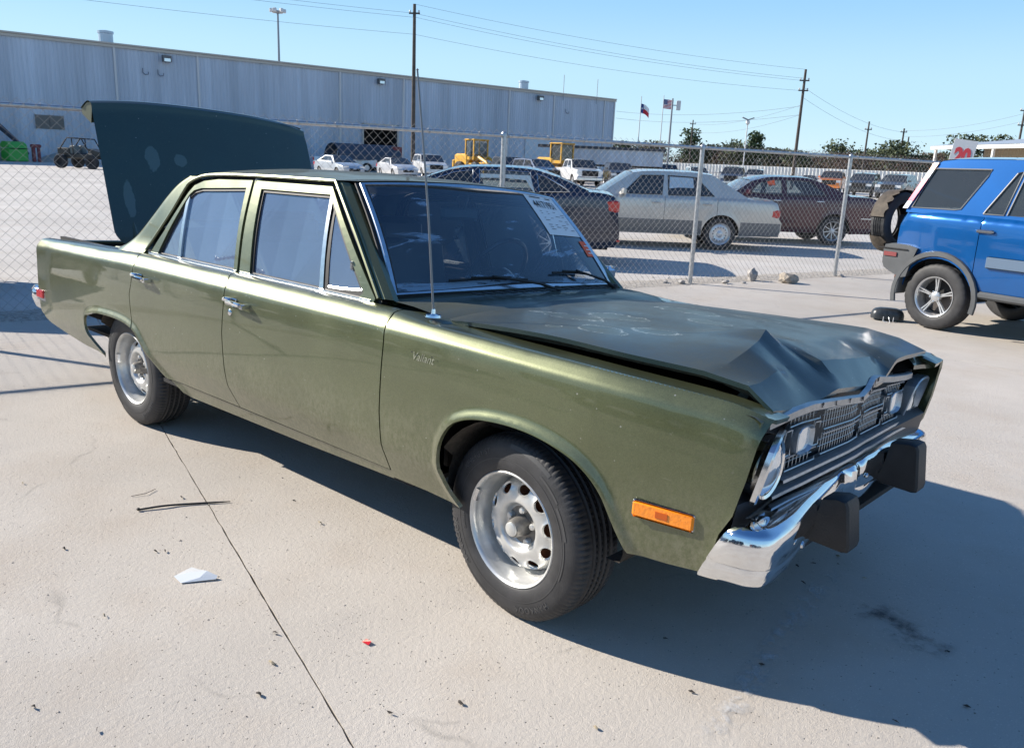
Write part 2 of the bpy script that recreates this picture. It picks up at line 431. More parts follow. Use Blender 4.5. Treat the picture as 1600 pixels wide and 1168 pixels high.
ARCHR = [(-3.035, .30), (-3.12, .37), (-3.168, .44), (-3.160, .50), (-3.096, .528), (-2.99, .548), (-2.856, .556), (-2.73, .556), (-2.618, .545), (-2.54, .52), (-2.49, .48), (-2.402, .405), (-2.308, .325), (-2.19, .262)]
ARCHF = [tuple(p) for p in catmull(ARCHF, 7)]; ARCHR = [tuple(p) for p in catmull(ARCHR, 7)]
def sideY(x, s):
    x = np.asarray(x, float); s = np.asarray(s, float); c = zc(x); h = c-s
    y = np.interp(h, prof[:, 0], prof[:, 1])
    t = np.clip(s-c, 0, None)
    y = np.where(t > 0, .851-t*.985, y)+taper(x)
    rise = np.interp(x, [-3.9, -3.0, -2.66, -.62, -.42, .8], [.008, .012, .018, .018, .001, -.003])
    z = np.where(t > 0, c+rise*(1-np.exp(-t/.012))+np.where(x > -.4, -.03, .02)*t, s)
    P = np.stack([x, s], 1)
    for A in (ARCHF, ARCHR):
        d = dist_poly(P, A, False); ins = np.clip(1-d/.040, 0, 1)
        y = y+np.where(s < c-.12, .013*ins*ins*(3-2*ins), 0)
    return y, z
def side_surf(sgn):
    def f(U, V):
        y, z = sideY(U, V); return U, sgn*y, z
    return f
extra = []
for A in (ARCHF, ARCHR):
    A_ = np.array(A); n_ = np.gradient(A_, axis=0); n_ = np.stack([-n_[:, 1], n_[:, 0]], 1); n_ /= np.linalg.norm(n_, axis=1)[:, None]
    for d in (.007, .014, .021, .028, .036, .044, .06): extra += [tuple(p) for p in A_+n_*d]
for i, x in enumerate(np.arange(-4.01, .83, .014)):
    for j, d in enumerate((.094, .076, .060, .049, .042, .037, .030, .018, .008, .003, -.003, -.008, -.015, -.028, -.045, -.065, -.09)): extra.append((x+.007*(j % 2), float(zc(x))-d))
extra = np.array(extra)
G_ = .0032
top = lambda x, t: (x, float(zc(x))+t)
seam_f = [(-.605, .95), (-.603, .885), (-.597, .80), (-.600, .55), (-.592, .43), (-.585, .322)]
seam_m = [(-1.725, .97), (-1.715, .905), (-1.685, .87), (-1.682, .80), (-1.69, .655), (-1.675, .50), (-1.655, .40), (-1.63, .322)]
seam_r = [(-2.625, .965), (-2.60, .905), (-2.572, .87), (-2.575, .80), (-2.602, .70), (-2.585, .60), (-2.565, .53)]
sh = lambda L, d: [(x+d, z) for x, z in L]
arF = [p for p in ARCHF if p[1] >= 0]
fender = [(-.60+G_, .29)] + [(-.4, .292)] + ARCHF + [(.60, .392), (.700, .402), (.722, .45), (.735, .52), (.765, .58), (.785, .68), (.797, .77), (.812, float(zc(.812))), (.812, float(zc(.812))+.10)] + [top(.6, .11), top(.2, .12), top(-.3, .125), top(-.52, .125)] + sh(seam_f, G_)
fdoor = sh(seam_f, -G_)[::1] + [(-1.62, .322)] + sh(seam_m, G_)[::-1]
fdoor = [(p[0], min(p[1], float(zc(p[0]))+.078)) for p in fdoor]
# rear door: its lower rear corner is cut by the wheel arch
iA = [p for p in ARCHR if -2.56 < p[0] < -2.19 and p[1] > .322]
rdoor = [(-1.63-G_, .322), (-2.28, .318)] + iA[::-1] + seam_r[::-1][:]
rdoor = [(p[0]+(G_ if i > 1+len(iA) else 0), p[1]) for i, p in enumerate(rdoor)] + sh(seam_m, -G_)
rdoor = [(p[0], min(p[1], float(zc(p[0]))+.078)) for p in rdoor]
aQ = [p for p in ARCHR if p[0] < -2.565]
quarter = sh(seam_r, -G_)[::1] + aQ[::-1] + [(-3.30, .305), (-3.55, .33), (-3.82, .362), (-3.945, .42), (-3.968, .50), (-3.968, .62), (-3.985, .74), (-4.008, .80), (-4.018, .857), (-4.015, float(zc(-4.01))+.05), top(-3.5, .10), top(-3.1, .11), top(-2.66, .115)]
rocker = [(-.60, .316), (-2.235, .311)] + [p for p in ARCHR if p[1] < .31 and p[0] > -2.5] + [(-2.17, .25), (-1.2, .268), (-.5, .287), (-.222, .287)] + [(-.24, .315)]
rocker = [(-.592, .316), (-2.27, .312), (-2.19, .262), (-2.15, .246), (-1.2, .262), (-.60, .280), (-.592, .281)]
for sg, side in ((-1, 'near'), (1, 'far')):
    gr = (.03, .026) if sg < 0 else (.08, .05); ex = extra if sg < 0 else extra[::3]; st = .025 if sg < 0 else .05
    kw = dict(grid=gr, extra=ex, step=st, flange=.014, avoid=lambda G: (G[:, 1] < zc(G[:, 0])-.105), edge_gap=.25)
    lab = None
    sheet('front_fender', fender, side_surf(sg), paint, car, (0, sg, 0), **kw)
    fd = sheet('front_door', fdoor, side_surf(sg), paint, car, (0, sg, 0), **kw)
    rd = sheet('rear_door', rdoor, side_surf(sg), paint, car, (0, sg, 0), **kw)
    sheet('rear_quarter_panel', quarter, side_surf(sg), paint, car, (0, sg, 0), **kw)
    def rk(U, V, sg=sg):
        y, z = sideY(U, V); return U, sg*(y-.006), z
    sheet('rocker_panel', rocker, rk, paint, car, (0, sg, 0), **kw)
    # ---------------- greenhouse side
    def gs(off=0., sg=sg):
        def f(U, V):
            k = np.clip((V-.92)/.41, -.2, 1.2); return U, sg*(.775-.11*k+.012*np.sin(np.pi*np.clip(k, 0, 1))+off), V
        return f
    rf_o = [(-2.600, .905), (-2.485, 1.033), (-2.394, 1.156), (-2.335, 1.240), (-2.300, 1.275), (-2.225, 1.300), (-2.098, 1.314), (-1.802, 1.323), (-1.779, 1.122), (-1.748, .905)]
    rgl = [(-2.513, .915), (-2.436, 1.044), (-2.364, 1.161), (-2.322, 1.228), (-2.290, 1.252), (-2.227, 1.266), (-1.835, 1.288), (-1.806, 1.109), (-1.778, .915)]
    ff_o = [(-1.728, .905), (-1.757, 1.124), (-1.782, 1.323), (-1.208, 1.325), (-.989, 1.125), (-.780, .930), (-.79, .905)]
    fgl = [(-1.645, .915), (-1.681, 1.107), (-1.712, 1.289), (-1.205, 1.293), (-1.13, 1.226), (-.855, .943), (-.88, .915)]
    fro = sheet('window_frame', rf_o, gs(.012), paint, rd, (0, sg, 0), holes=[rgl], grid=None, step=.04, flange=.02, smooth=False)
    ffo = sheet('window_frame', ff_o, gs(.012), paint, fd, (0, sg, 0), holes=[fgl], grid=None, step=.04, flange=.02, smooth=False)
    # rubber channel inside each frame
    def inset(poly, d):
        P = np.array(poly); n = len(P); c = P.mean(0); out = []
        for i in range(n):
            a, b, e = P[i-1], P[i], P[(i+1) % n]; t1 = (b-a)/np.linalg.norm(b-a); t2 = (e-b)/np.linalg.norm(e-b)
            n1 = np.array([-t1[1], t1[0]]); n2 = np.array([-t2[1], t2[0]]); bn = n1+n2; bn /= max(.3, np.linalg.norm(bn)); k = d/max(.5, bn@n1)
            v = bn*k
            if (c-b)@v < 0 and abs((c-b)@n1) > 0: v = -v
            out.append(tuple(b+v))
        return out
    gm = side_glass if sg < 0 else far_glass
    for par, gl in ((rd, rgl), (fd, fgl)):
        sheet('window_seal', gl, gs(.004), seal, par, (0, sg, 0), holes=[inset(gl, .014)], grid=None, step=.05, flange=.012, smooth=False)
    div = [(-2.322, 1.226), (-2.338, 1.226), (-2.300, .915), (-2.272, .915)]
    sheet('quarter_glass', [(-2.508, .915), (-2.436, 1.040), (-2.364, 1.157), (-2.334, 1.205), (-2.298, .915)], gs(-.004), gm, rd, (0, sg, 0), grid=None, flange=0, smooth=False)
    sheet('window_glass', [(-2.277, .915), (-2.320, 1.226), (-2.288, 1.250), (-2.227, 1.263), (-1.837, 1.285), (-1.808, 1.109), (-1.782, .915)], gs(-.004), gm, rd, (0, sg, 0), grid=None, flange=0, smooth=False)
    sheet('divider_bar', [(-2.307, .915), (-2.342, 1.226), (-2.320, 1.238), (-2.280, .915)], gs(.008), chrome_dull, rd, (0, sg, 0), grid=None, flange=.012, smooth=False)
    sheet('window_glass', [(-1.645, .915), (-1.681, 1.107), (-1.709, 1.285), (-1.208, 1.29), (-1.122, .915)], gs(-.004), gm, fd, (0, sg, 0), grid=None, flange=0, smooth=False)
    sheet('vent_divider', [(-1.135, .915), (-1.205, 1.290), (-1.183, 1.276), (-1.108, .915)], gs(.008), chrome_dull, fd, (0, sg, 0), grid=None, flange=.012, smooth=False)
    vt = [(-1.086, .934), (-1.148, 1.226), (-1.000, 1.083), (-.866, .947)]
    sheet('vent_window', vt, gs(.001), gm, fd, (0, sg, 0), grid=None, flange=0, smooth=False)
    sheet('vent_frame', [(-1.108, .917), (-1.165, 1.262), (-1.13, 1.232), (-.843, .945), (-.87, .917)], gs(.004), seal, fd, (0, sg, 0), holes=[vt], grid=None, flange=.014, smooth=False)
    b_ = MB(); v_ = [(-1.080, .937), (-1.000, .939), (-.872, .949)]
    b_.tube([(x, sg*(.777-.11*(z-.92)/.41+.003), z) for x, z in v_], .005, 6); b_.build('vent_trim', chrome_dull, fd, True)
    b_ = MB(); b_.box((-.955, sg*.757, 1.03), (.018, .02, .03), bev=.004); b_.box((-.950, sg*.762, 1.045), (.012, .022, .012), bev=.003); b_.build('vent_latch', chrome, fd, True)
    # bright strip at the base of the glass
    b_ = MB(); b_.prism([(sg*.788, .909), (sg*.795, .909), (sg*.793, .922), (sg*.779, .925), (sg*.776, .918)], 0, -2.595, -1.752); b_.build('belt_moulding', chrome_dull, rd)
    b_ = MB(); b_.prism([(sg*.788, .909), (sg*.795, .909), (sg*.793, .922), (sg*.779, .925), (sg*.776, .918)], 0, -1.722, -.80); b_.build('belt_moulding', chrome_dull, fd)
    # body opening band (dark seal) behind the frames
    op = [(-2.640, .90), (-2.521, 1.023), (-2.429, 1.140), (-2.356, 1.252), (-2.321, 1.284), (-2.246, 1.309), (-2.117, 1.322), (-1.783, 1.332), (-1.190, 1.336), (-.972, 1.137), (-.757, .925), (-.757, .90)]
    sheet('door_opening_seal', op, gs(-.004), seal, car, (0, sg, 0), holes=[inset(rf_o, .02), inset(ff_o, .02)], grid=None, step=.06, flange=.03, smooth=False)
    # drip rail
    gt = [(-2.640, .905), (-2.547, 1.021), (-2.453, 1.142), (-2.378, 1.255), (-2.338, 1.289), (-2.251, 1.317), (-2.121, 1.331), (-1.787, 1.341), (-1.186, 1.345), (-.970, 1.143), (-.753, .930)]
    gtp = [tuple(p) for p in catmull(gt[:9], 3)]+gt[9:]
    b_ = MB(); b_.tube([(x, sg*(.775-.11*(z-.92)/.41+.018), z+.003) for x, z in gtp], .008, 6); b_.build('drip_rail', paint, car, True)
# ---------------- roof, pillars
def roofz(x, y):
    c = np.interp(x, [-2.62, -2.5, -2.3, -2.0, -1.6, -1.3, -1.1, -1.0], [1.325, 1.353, 1.385, 1.402, 1.405, 1.396, 1.382, 1.372])
    e = np.interp(x, [-2.62, -2.45, -2.3, -2.1, -1.8, -1.2, -1.1, -1.0], [1.245, 1.305, 1.328, 1.343, 1.348, 1.352, 1.352, 1.35])
    k = np.clip(np.abs(y)/.678, 0, 1)
    return e+(c-e)*(1-k**2.4)-.0*k
def roof_f(U, V):
    # U: 0 front .. 1 rear, V: -1..1
    y = V*.678; xf = -1.055-.115*np.abs(V)**2.2; xr = -2.60+.14*np.abs(V)**2.0
    x = xf+(xr-xf)*U
    return x, y, roofz(x, y)
us = np.linspace(0, 1, 41); vs = np.sin(np.linspace(-1, 1, 37)*math.pi/2)
V = []; F = []
for u in us:
    for v in vs:
        x, y, z = roof_f(np.array([u]), np.array([v])); V.append((x[0], y[0], z[0]))
for i in range(40):
    for j in range(36): a = i*37+j; F.append((a, a+1, a+38, a+37))
ro = obj('roof_panel', V, F, paint_top, car, True, 60)
b_ = MB()    # headliner closes the roof from inside
V2 = [(v[0], v[1]*.97, v[2]-.02) for v in V]; b_.add(V2, F); b_.build('headliner', vinyl, car, True)
for sg in (-1, 1):
    # C pillar / sail panel: outer edge loops between the door opening and the backlight
    A = [(-2.635, .900), (-2.547, 1.021), (-2.453, 1.142), (-2.378, 1.255), (-2.338, 1.289), (-2.251, 1.320)]
    B = [(-3.02, .902), (-2.865, .985), (-2.737, 1.085), (-2.640, 1.178), (-2.55, 1.262), (-2.46, 1.318)]
    A = catmull(A, 5); B = catmull(B, 5); V = []; F = []; n = len(A)
    for i in range(n):
        a, b = A[i], B[i]; k = i/(n-1)
        for t in np.linspace(0, 1, 12):
            x = a[0]+(b[0]-a[0])*t; z = a[1]+(b[1]-a[1])*t
            y = .775-.11*(z-.92)/.41+.012*math.sin(math.pi*min(1, max(0, (z-.92)/.41)))+.008
            y -= .060*max(0, (t-.55)/.45)**2   # turns in towards the rear glass
            y += .030*max(0, 1-(z-.90)/.10)**2
            V.append((x, sg*y, z))
    for i in range(n-1):
        for j in range(11): a = i*12+j; F.append((a, a+1, a+13, a+12))
    # flange into backlight
    k0 = len(V)
    for i in range(n):
        v = V[i*12+11]; V.append((v[0]+.03, v[1]-sg*.06, v[2]-.02))
    for i in range(n-1): F.append((i*12+11, k0+i, k0+i+1, (i+1)*12+11))
    MB().add(V, F).build('rear_pillar', paint, car, True, 50)
    # A pillar
    a0 = [(-.752, .930), (-.969, 1.137), (-1.186, 1.343)]; V = []
    b_ = MB()
    for i, (x, z) in enumerate(a0):
        y = .775-.11*(z-.92)/.41+.008
        V += [(x, sg*(y+.004), z), (x+.022, sg*(y-.002), z+.004), (x+.048, sg*(y-.022), z+.002), (x+.055, sg*(y-.045), z-.008), (x+.0, sg*(y-.06), z-.03), (x-.02, sg*(y-.02), z-.01)]
    F = []
    for i in range(2):
        for k in range(6): F.append((i*6+k, i*6+(k+1) % 6, (i+1)*6+(k+1) % 6, (i+1)*6+k))
    b_.add(V, F); b_.build('front_pillar', paint, car, True, 30)
    # B pillar inside + roof rail closing strip
    b_ = MB(); b_.tube([(-1.70, sg*.74, .55), (-1.735, sg*.745, .92), (-1.775, sg*.645, 1.325)], .035, 8); b_.build('centre_pillar', vinyl, car, True)
    pts = gtp; V = []; F = []
    rail = [p for p in gtp if p[1] > 1.30 and p[0] < -1.18]
    for x, z in rail:
        y0 = .775-.11*(z-.92)/.41+.010
        V += [(x, sg*y0, z), (x, sg*.678, float(roofz(np.array(x), np.array(.678))))]
    for i in range(len(rail)-1): F.append((i*2, i*2+1, i*2+3, i*2+2))
    if F: MB().add(V, F).build('roof_side_rail', paint, car, True)
# windshield: base and header curves
NW = 25
def wbase(v): return np.array((-.752+.045*(1-abs(v)**2.2), v*.722, .940+.012*(1-v*v)))
def wtop(v): return np.array((-1.105+.055*(1-abs(v)**2.2), v*.622, 1.342+.026*(1-v*v)))
V = []; F = []
for i in range(9):
    t = i/8
    for j in range(NW):
        v = -1+2*j/(NW-1); p = wbase(v)*(1-t)+wtop(v)*t; bulge = .012*math.sin(math.pi*t)
        V.append(tuple(p+np.array((bulge, 0, bulge))))
for i in range(8):
    for j in range(NW-1): a = i*NW+j; F.append((a, a+1, a+NW+1, a+NW))
wsg = obj('windshield', V, F, ws_glass, car, True, 80)
def ws_point(v, t, off=0.):
    p = wbase(v)*(1-t)+wtop(v)*t; bulge = .012*math.sin(math.pi*t); n = np.array((.75, 0, .66)); return p+np.array((bulge, 0, bulge))+n*off
# chrome frame around it
loop = [ws_point(v, 0, .004) for v in np.linspace(-1, 1, 24)]+[ws_point(1, t, .004) for t in np.linspace(0, 1, 8)[1:]]+[ws_point(v, 1, .004) for v in np.linspace(1, -1, 24)[1:]]+[ws_point(-1, t, .004) for t in np.linspace(1, 0, 8)[1:-1]]
def ribbon(b, loop, inner, cen, h=.006):
    n = len(loop); V = []; F = []
    for p in loop:
        d = cen-p; d = d/np.linalg.norm(d); up = np.array((.75, 0, .66))
        V += [tuple(p-d*.004), tuple(p-d*.002+up*h), tuple(p+d*inner*.8+up*h), tuple(p+d*inner)]
    for i in range(n):
        j = (i+1) % n
        for k in range(3): F.append((i*4+k, i*4+k+1, j*4+k+1, j*4+k))
    b.add(V, F)
cen = ws_point(0, .5)
b_ = MB(); ribbon(b_, loop, .020, cen); b_.build('windshield_trim', chrome_dull, wsg, True, 30)
b_ = MB(); ribbon(b_, [p-np.array((.75, 0, .66))*.004 for p in loop], .034, cen, .004); b_.build('windshield_seal', seal, wsg, True, 30)
b_ = MB(); ribbon(b_, [p+(p-cen)/np.linalg.norm(p-cen)*.016-np.array((.75, 0, .66))*.008 for p in loop], .02, cen, .004); b_.build('windshield_frame', seal, car, True, 30)
# roof header between windshield top and roof edge
V = []; F = []
for j in range(25):
    v = -1+2*j/24; x, y, z = roof_f(np.array([0.]), np.array([v])); V += [(x[0], y[0], z[0]), tuple(ws_point(v*.995, 1.03, .002)), tuple(ws_point(v*.995, 1.02, -.03))]
for j in range(24):
    for k in range(2): F.append((j*3+k, j*3+k+1, j*3+k+4, j*3+k+3))
MB().add(V, F).build('roof_header', paint_top, car, True)
# backlight glass + rear deck
V = []; F = []
for i in range(6):
    t = i/5
    for j in range(11):
        v = -1+2*j/10; a = np.array((-3.00+.05*abs(v)**2, v*.70, .905)); c = np.array((-2.575+.06*abs(v)**2, v*.60, 1.315+.012*(1-v*v))); V.append(tuple(a*(1-t)+c*t))
for i in range(5):
    for j in range(10): a = i*11+j; F.append((a, a+1, a+12, a+11))
obj('rear_window', V, F, far_glass, car, True, 80)
MB().box((-3.06, 0, .893), (.17, 1.46, .012), bev=.005).build('rear_deck_panel', paint_top, car)
# ---------------- trunk: opening, gutter, lid
b_ = MB()
b_.box((-3.56, 0, .42), (.80, 1.30, .03)); b_.box((-3.17, 0, .65), (.03, 1.36, .46)); b_.box((-3.94, 0, .68), (.03, 1.40, .32))
for s in (-1, 1): b_.box((-3.56, s*.70, .66), (.80, .03, .44))
b_.build('trunk_well', black, car)
b_ = MB(); b_.box((-3.98, 0, .70), (.03, 1.52, .28), bev=.01); b_.box((-3.97, 0, .845), (.06, 1.50, .02), bev=.006); b_.build('tail_panel', paint, car)
for s in (-1, 1): b_ = MB(); b_.box((-4.0, s*.58, .62), (.03, .30, .13), bev=.01); b_.build('tail_lamp', redl, car)
# lid: outer skin grid with the old rear edge (now the top) curling back
def lid_f(u, w):   # u 0 hinge ..1 top ; w -1..1
    hw = .715+.0*u
    x = -3.15-.30*u-.06*math.sin(math.pi*u)*0+.035*(1-w*w)
    z = .905+.815*u
    y = w*hw
    if u > .93:
        k = (u-.93)/.07
        x = -3.15-.30*.93-.03*k-.15*max(0, k-.30)*1.2+.035*(1-w*w); z = .905+.815*.93+.060*math.sin(min(1, k*1.6)*math.pi/2)-.10*max(0, k-.5)**1.3
    z -= .03*abs(w)**3*u; z += .012*(1-w*w)*u
    # bottom corner is trimmed on the slant
    return x, y, z
lipc = mat('faded_lid_edge', (.16, .17, .12), .5)
nu, nw = 46, 33; V = []; F = []
for i in range(nu):
    u = (i/(nu-1)) if i < nu-14 else None
    uu = np.concatenate([np.linspace(0, .93, nu-14), np.linspace(.93, 1, 15)[1:]])[i]
    for j in range(nw):
        w = -1+2*j/(nw-1); x, y, z = lid_f(uu, w)
        k = min(1, uu/.10); k2 = max(0., (uu-.80)/.20) if w > 0 else 0.; y = w*(.715-.05*(1-k)**2-.018*k2**2.5) if abs(w) > .8 else y; z -= .012*k2**2*max(0, (abs(w)-.8)/.2)**2
        V.append((x, y, z))
for i in range(nu-1):
    for j in range(nw-1): a = i*nw+j; F.append((a, a+1, a+nw+1, a+nw))
N0 = len(V); skin = list(F)
V += [(x-.018, y*.985, z-.004) for x, y, z in V]
F += [tuple(i+N0 for i in f[::-1]) for f in skin]
edge = [i*nw for i in range(nu)]+[(nu-1)*nw+j for j in range(1, nw)]+[i*nw+nw-1 for i in range(nu-2, -1, -1)]+[j for j in range(nw-2, 0, -1)]
for i in range(len(edge)): a, b = edge[i], edge[(i+1) % len(edge)]; F.append((a, b, b+N0, a+N0))
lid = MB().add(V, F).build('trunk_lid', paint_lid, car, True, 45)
lid['label'] = 'raised trunk lid with dull repaired patches'
b_ = MB(); V = []; F = []   # rear face of the lid, folded over behind the top edge
for j in range(21):
    w = -1+2*j/20; x, y, z = lid_f(.955, w); V += [(x-.01, w*.70, z+.006), (x-.065, w*.71, z-.002), (x-.145, w*.705, z-.035), (x-.155, w*.70, z-.060), (x-.08, w*.68, z-.11)]
for j in range(20):
    for k in range(4): F.append((j*5+k, j*5+k+1, (j+1)*5+k+1, (j+1)*5+k))
F.append(tuple(range(5))); b_.add(V, F); b_.build('lid_rear_face', lipc, lid, True, 40)
b_ = MB()   # inner brace
for s in (-.55, 0, .55): b_.box((-3.36, s, 1.28), (.035, .09, .66), ry=-.37)
b_.box((-3.50, 0, 1.60), (.04, 1.25, .09), ry=-.37); b_.build('inner_brace', paint_lid, lid)
for s in (-1, 1): b_ = MB(); b_.tube([(-3.13, s*.60, .80), (-3.10, s*.60, .90), (-3.17, s*.60, .97), (-3.24, s*.60, 1.10)], .015, 8); b_.build('hinge_arm', paint_top, lid, True)
# ---------------- rear bumper + marker
b_ = MB()
P = [(-3.965, -.835), (-4.01, -.856), (-4.07, -.84), (-4.10, -.77), (-4.11, 0), (-4.10, .77), (-4.07, .84), (-3.99, .86)]
sec = [(.03, .568), (0, .565), (-.018, .54), (-.022, .50), (0, .44), (.04, .41), (.06, .415)]
V = []; F = []
for i, (x, y) in enumerate(P):
    a = P[max(0, i-1)]; c = P[min(len(P)-1, i+1)]; tx, ty = c[0]-a[0], c[1]-a[1]; L = math.hypot(tx, ty); nx, ny = ty/L, -tx/L   # inward normal
    for dd, z in sec: V.append((x-nx*dd*-1 if False else x+nx*dd*1, y+ny*dd, z))
for i in range(len(P)-1):
    for j in range(6): a = i*7+j; F.append((a, a+1, a+8, a+7))
MB().add(V, F).build('rear_bumper', chrome, car, True, 50)
b_ = MB(); y_ = -(float(sideY(np.array([-3.93]), np.array([.50]))[0][0])+.004)
b_.box((-3.905, y_-.004, .530), (.105, .018, .05), bev=.004); b_.build('side_marker', redl, car, True)
b_ = MB(); b_.box((-3.90, y_+.001, .517), (.12, .012, .055), bev=.003); b_.build('marker_bezel', chrome_dull, car)
y_ = -(float(sideY(np.array([.58]), np.array([.53]))[0][0])+.006)
mk = MB(); mk.box((.582, y_, .532), (.178, .014, .046), rz=.16, bev=.006); mk.build('side_marker', amber, car, True, 30)['label'] = 'amber side marker lamp'
b_ = MB(); b_.box((.582, y_+.005, .532), (.184, .010, .052), rz=.16, bev=.004); b_.build('marker_bezel', chrome_dull, car, True)
b_ = MB(); b_.box((.582, y_-.0075, .532), (.035, .003, .018), rz=.16); b_.build('marker_bulb', mat('amber_dark', (.55, .10, .01), .3), car)
# ---------------- door handles, lock
for (x0, z0, par, lock) in ((-2.475, .812, 'rear_door', 0), (-1.585, .812, 'front_door', 1)):
    po = [o for o in KIDS(car) if o.name.split('.')[0] == par][0]
    yb = float(sideY(np.array([x0]), np.array([z0]))[0][0])
    b_ = MB()
    b_.box((x0-.045, -yb-.012, z0), (.060, .026, .022), bev=.006)      # push-button end
    b_.box((x0+.045, -yb-.038, z0-.004), (.135, .018, .018), bev=.005, rz=-.10)      # pull bar
    b_.box((x0+.105, -yb-.020, z0-.010), (.022, .044, .022), bev=.004)
    b_.box((x0-.03, -yb-.003, z0-.008), (.09, .006, .036), bev=.002)
    b_.build('handle', chrome, po, True, 30)
    if lock:
        b_ = MB(); b_.lathe([(0, .008), (.010, .008), (.014, .005), (.015, 0)], 16, Matrix.Translation((x0-.040, -yb-.001, z0-.055)) @ Matrix.Rotation(math.pi/2, 4, 'X')); b_.build('door_lock', chrome, po, True)
# ---------------- cowl and inner structure
b_ = MB()
V = []; F = []
for i, (x0, z0) in enumerate(((-.42, .885), (-.50, .915), (-.60, .925), (-.70, .928), (-.80, .930))):
    for j in range(15):
        v = -1+2*j/14; V.append((x0+(.06*(1-v*v) if i < 3 else .02), v*.755, z0+.018*(1-v*v)))
for i in range(4):
    for j in range(14): a = i*15+j; F.append((a, a+1, a+16, a+15))
obj('cowl_panel', V, F, paint_top, car, True, 80)
for i in range(14): b_ = MB(); b_.box((-.60, -.42+i*.065, .948+.012*(1-(-.42+i*.065)**2)), (.055, .028, .004), bev=.001); b_.build('cowl_vent', seal, car)
b_ = MB()   # engine bay and cabin tub
b_.box((.16, 0, .34), (1.20, 1.36, .02)); b_.box((-.44, 0, .60), (.02, 1.40, .50))
for s in (-1, 1):
    b_.box((.10, s*.70, .70), (1.25, .02, .28)); b_.box((-1.45, s*.80, .58), (1.9, .02, .56)); b_.box((-1.45, s*.70, .285), (1.9, .10, .04))
b_.box((-1.6, 0, .28), (2.2, 1.60, .02)); b_.box((-2.75, 0, .62), (.02, 1.5, .55)); b_.box((-2.9, 0, .885), (.36, 1.4, .02)); b_.box((-3.3, 0, .30), (1.2, 1.2, .02))
b_.build('floor_pan', black, car)
well_m = mat('dirty_wheel_well', (.045, .038, .03), .9, var=.5, scale=20, bump=.5, bscale=40)
for s in (-1, 1):
    for x0 in (0.04, -2.70):
        b_ = MB()
        ww = Matrix.Translation((x0, s*.70, .34)) @ Matrix.Rotation(math.pi/2, 4, 'X')
        prf = [(.10, -.14*s*1), (.40, -.14*s), (.42, .135*s)] if False else None
        V = []; F = []
        for k in range(25):
            t = math.pi*(-.18+1.36*k/24); r = .375
            zz_ = .34+r*math.sin(t)*.84
            for yy, rr in ((s*.55, .12), (s*.56, r), (s*(.865 if zz_ > .47 else .79), r)): V.append((x0+rr*math.cos(t)*1.0, yy, max(.30, .34+rr*math.sin(t)*.84)))
        for k in range(24):
            for j in range(2): a = k*3+j; F.append((a, a+1, a+4, a+3))
        b_.add(V, F); b_.build('wheel_well_liner', well_m, car, True)
b_ = MB(); b_.tube([(.60, -.6, .60), (.62, 0, .60), (.60, .6, .60)], .03); b_.box((.58, 0, .70), (.06, 1.1, .25)); b_.box((.1, .0, .62), (.7, .5, .32), bev=.05); b_.box((-.1, -.5, .78), (.25, .18, .12), bev=.03)
b_.build('engine_and_radiator', mat('engine_grime', (.02, .02, .02), .7, .3, var=.6, scale=10), car)
b_ = MB()
b_.tube([(-3.2, -.42, .33), (-3.35, -.50, .30), (-3.6, -.50, .30)], .03); b_.tube([(-2.76, -.65, .32), (-2.76, .65, .32)], .045); b_.tube([(0, -.6, .30), (0, .6, .30)], .04)
b_.box((-3.05, -.52, .30), (.10, .10, .10), bev=.02); b_.build('axle_and_exhaust', black, car, True)
# ---------------- interior
b_ = MB(); b_.box((-.93, 0, .87), (.40, 1.46, .09), bev=.03); b_.box((-1.10, 0, .78), (.10, 1.46, .20), bev=.03); b_.build('dashboard', dash_m, car, True)
for (xs, nm) in ((-1.62, 'front_seat'), (-2.45, 'rear_seat')):
    b_ = MB(); b_.box((xs, 0, .52), (.52, 1.36, .20), bev=.05); b_.box((xs-.30, 0, .80), (.14, 1.34, .56), bev=.05, ry=-.22)
    if nm == 'front_seat':
        for s in (-1, 1): b_.box((xs-.37, s*.36, 1.10), (.10, .34, .16), bev=.04, ry=-.15)
    b_.build(nm, vinyl, car, True)
st = Matrix.Translation((-1.22, .36, .955)) @ Matrix.Rotation(math.radians(-62), 4, 'Y')
b_ = MB(); ring = []
for k in range(41):
    t = 2*math.pi*k/40; ring.append(tuple(st @ Vector((.195*math.cos(t), .195*math.sin(t), 0))))
b_.tube(ring, .012, 8, False)
for t in (-.35, math.pi+.35): b_.tube([tuple(st @ Vector((0, 0, -.04))), tuple(st @ Vector((.19*math.sin(t)*1, .19*math.cos(t), 0)))], .012, 6)
b_.lathe([(0, -.02), (.05, -.025), (.055, -.06), (.03, -.30)], 16, st); b_.build('steering_wheel', mat('steering_wheel_plastic', (.015, .02, .022), .35), car, True)
b_ = MB(); b_.box((-1.13, -.02, 1.245), (.03, .24, .06), bev=.015); b_.tube([(-1.12, 0, 1.26), (-1.10, 0, 1.33)], .007); b_.build('rear_view_mirror', dash_m, car, True)
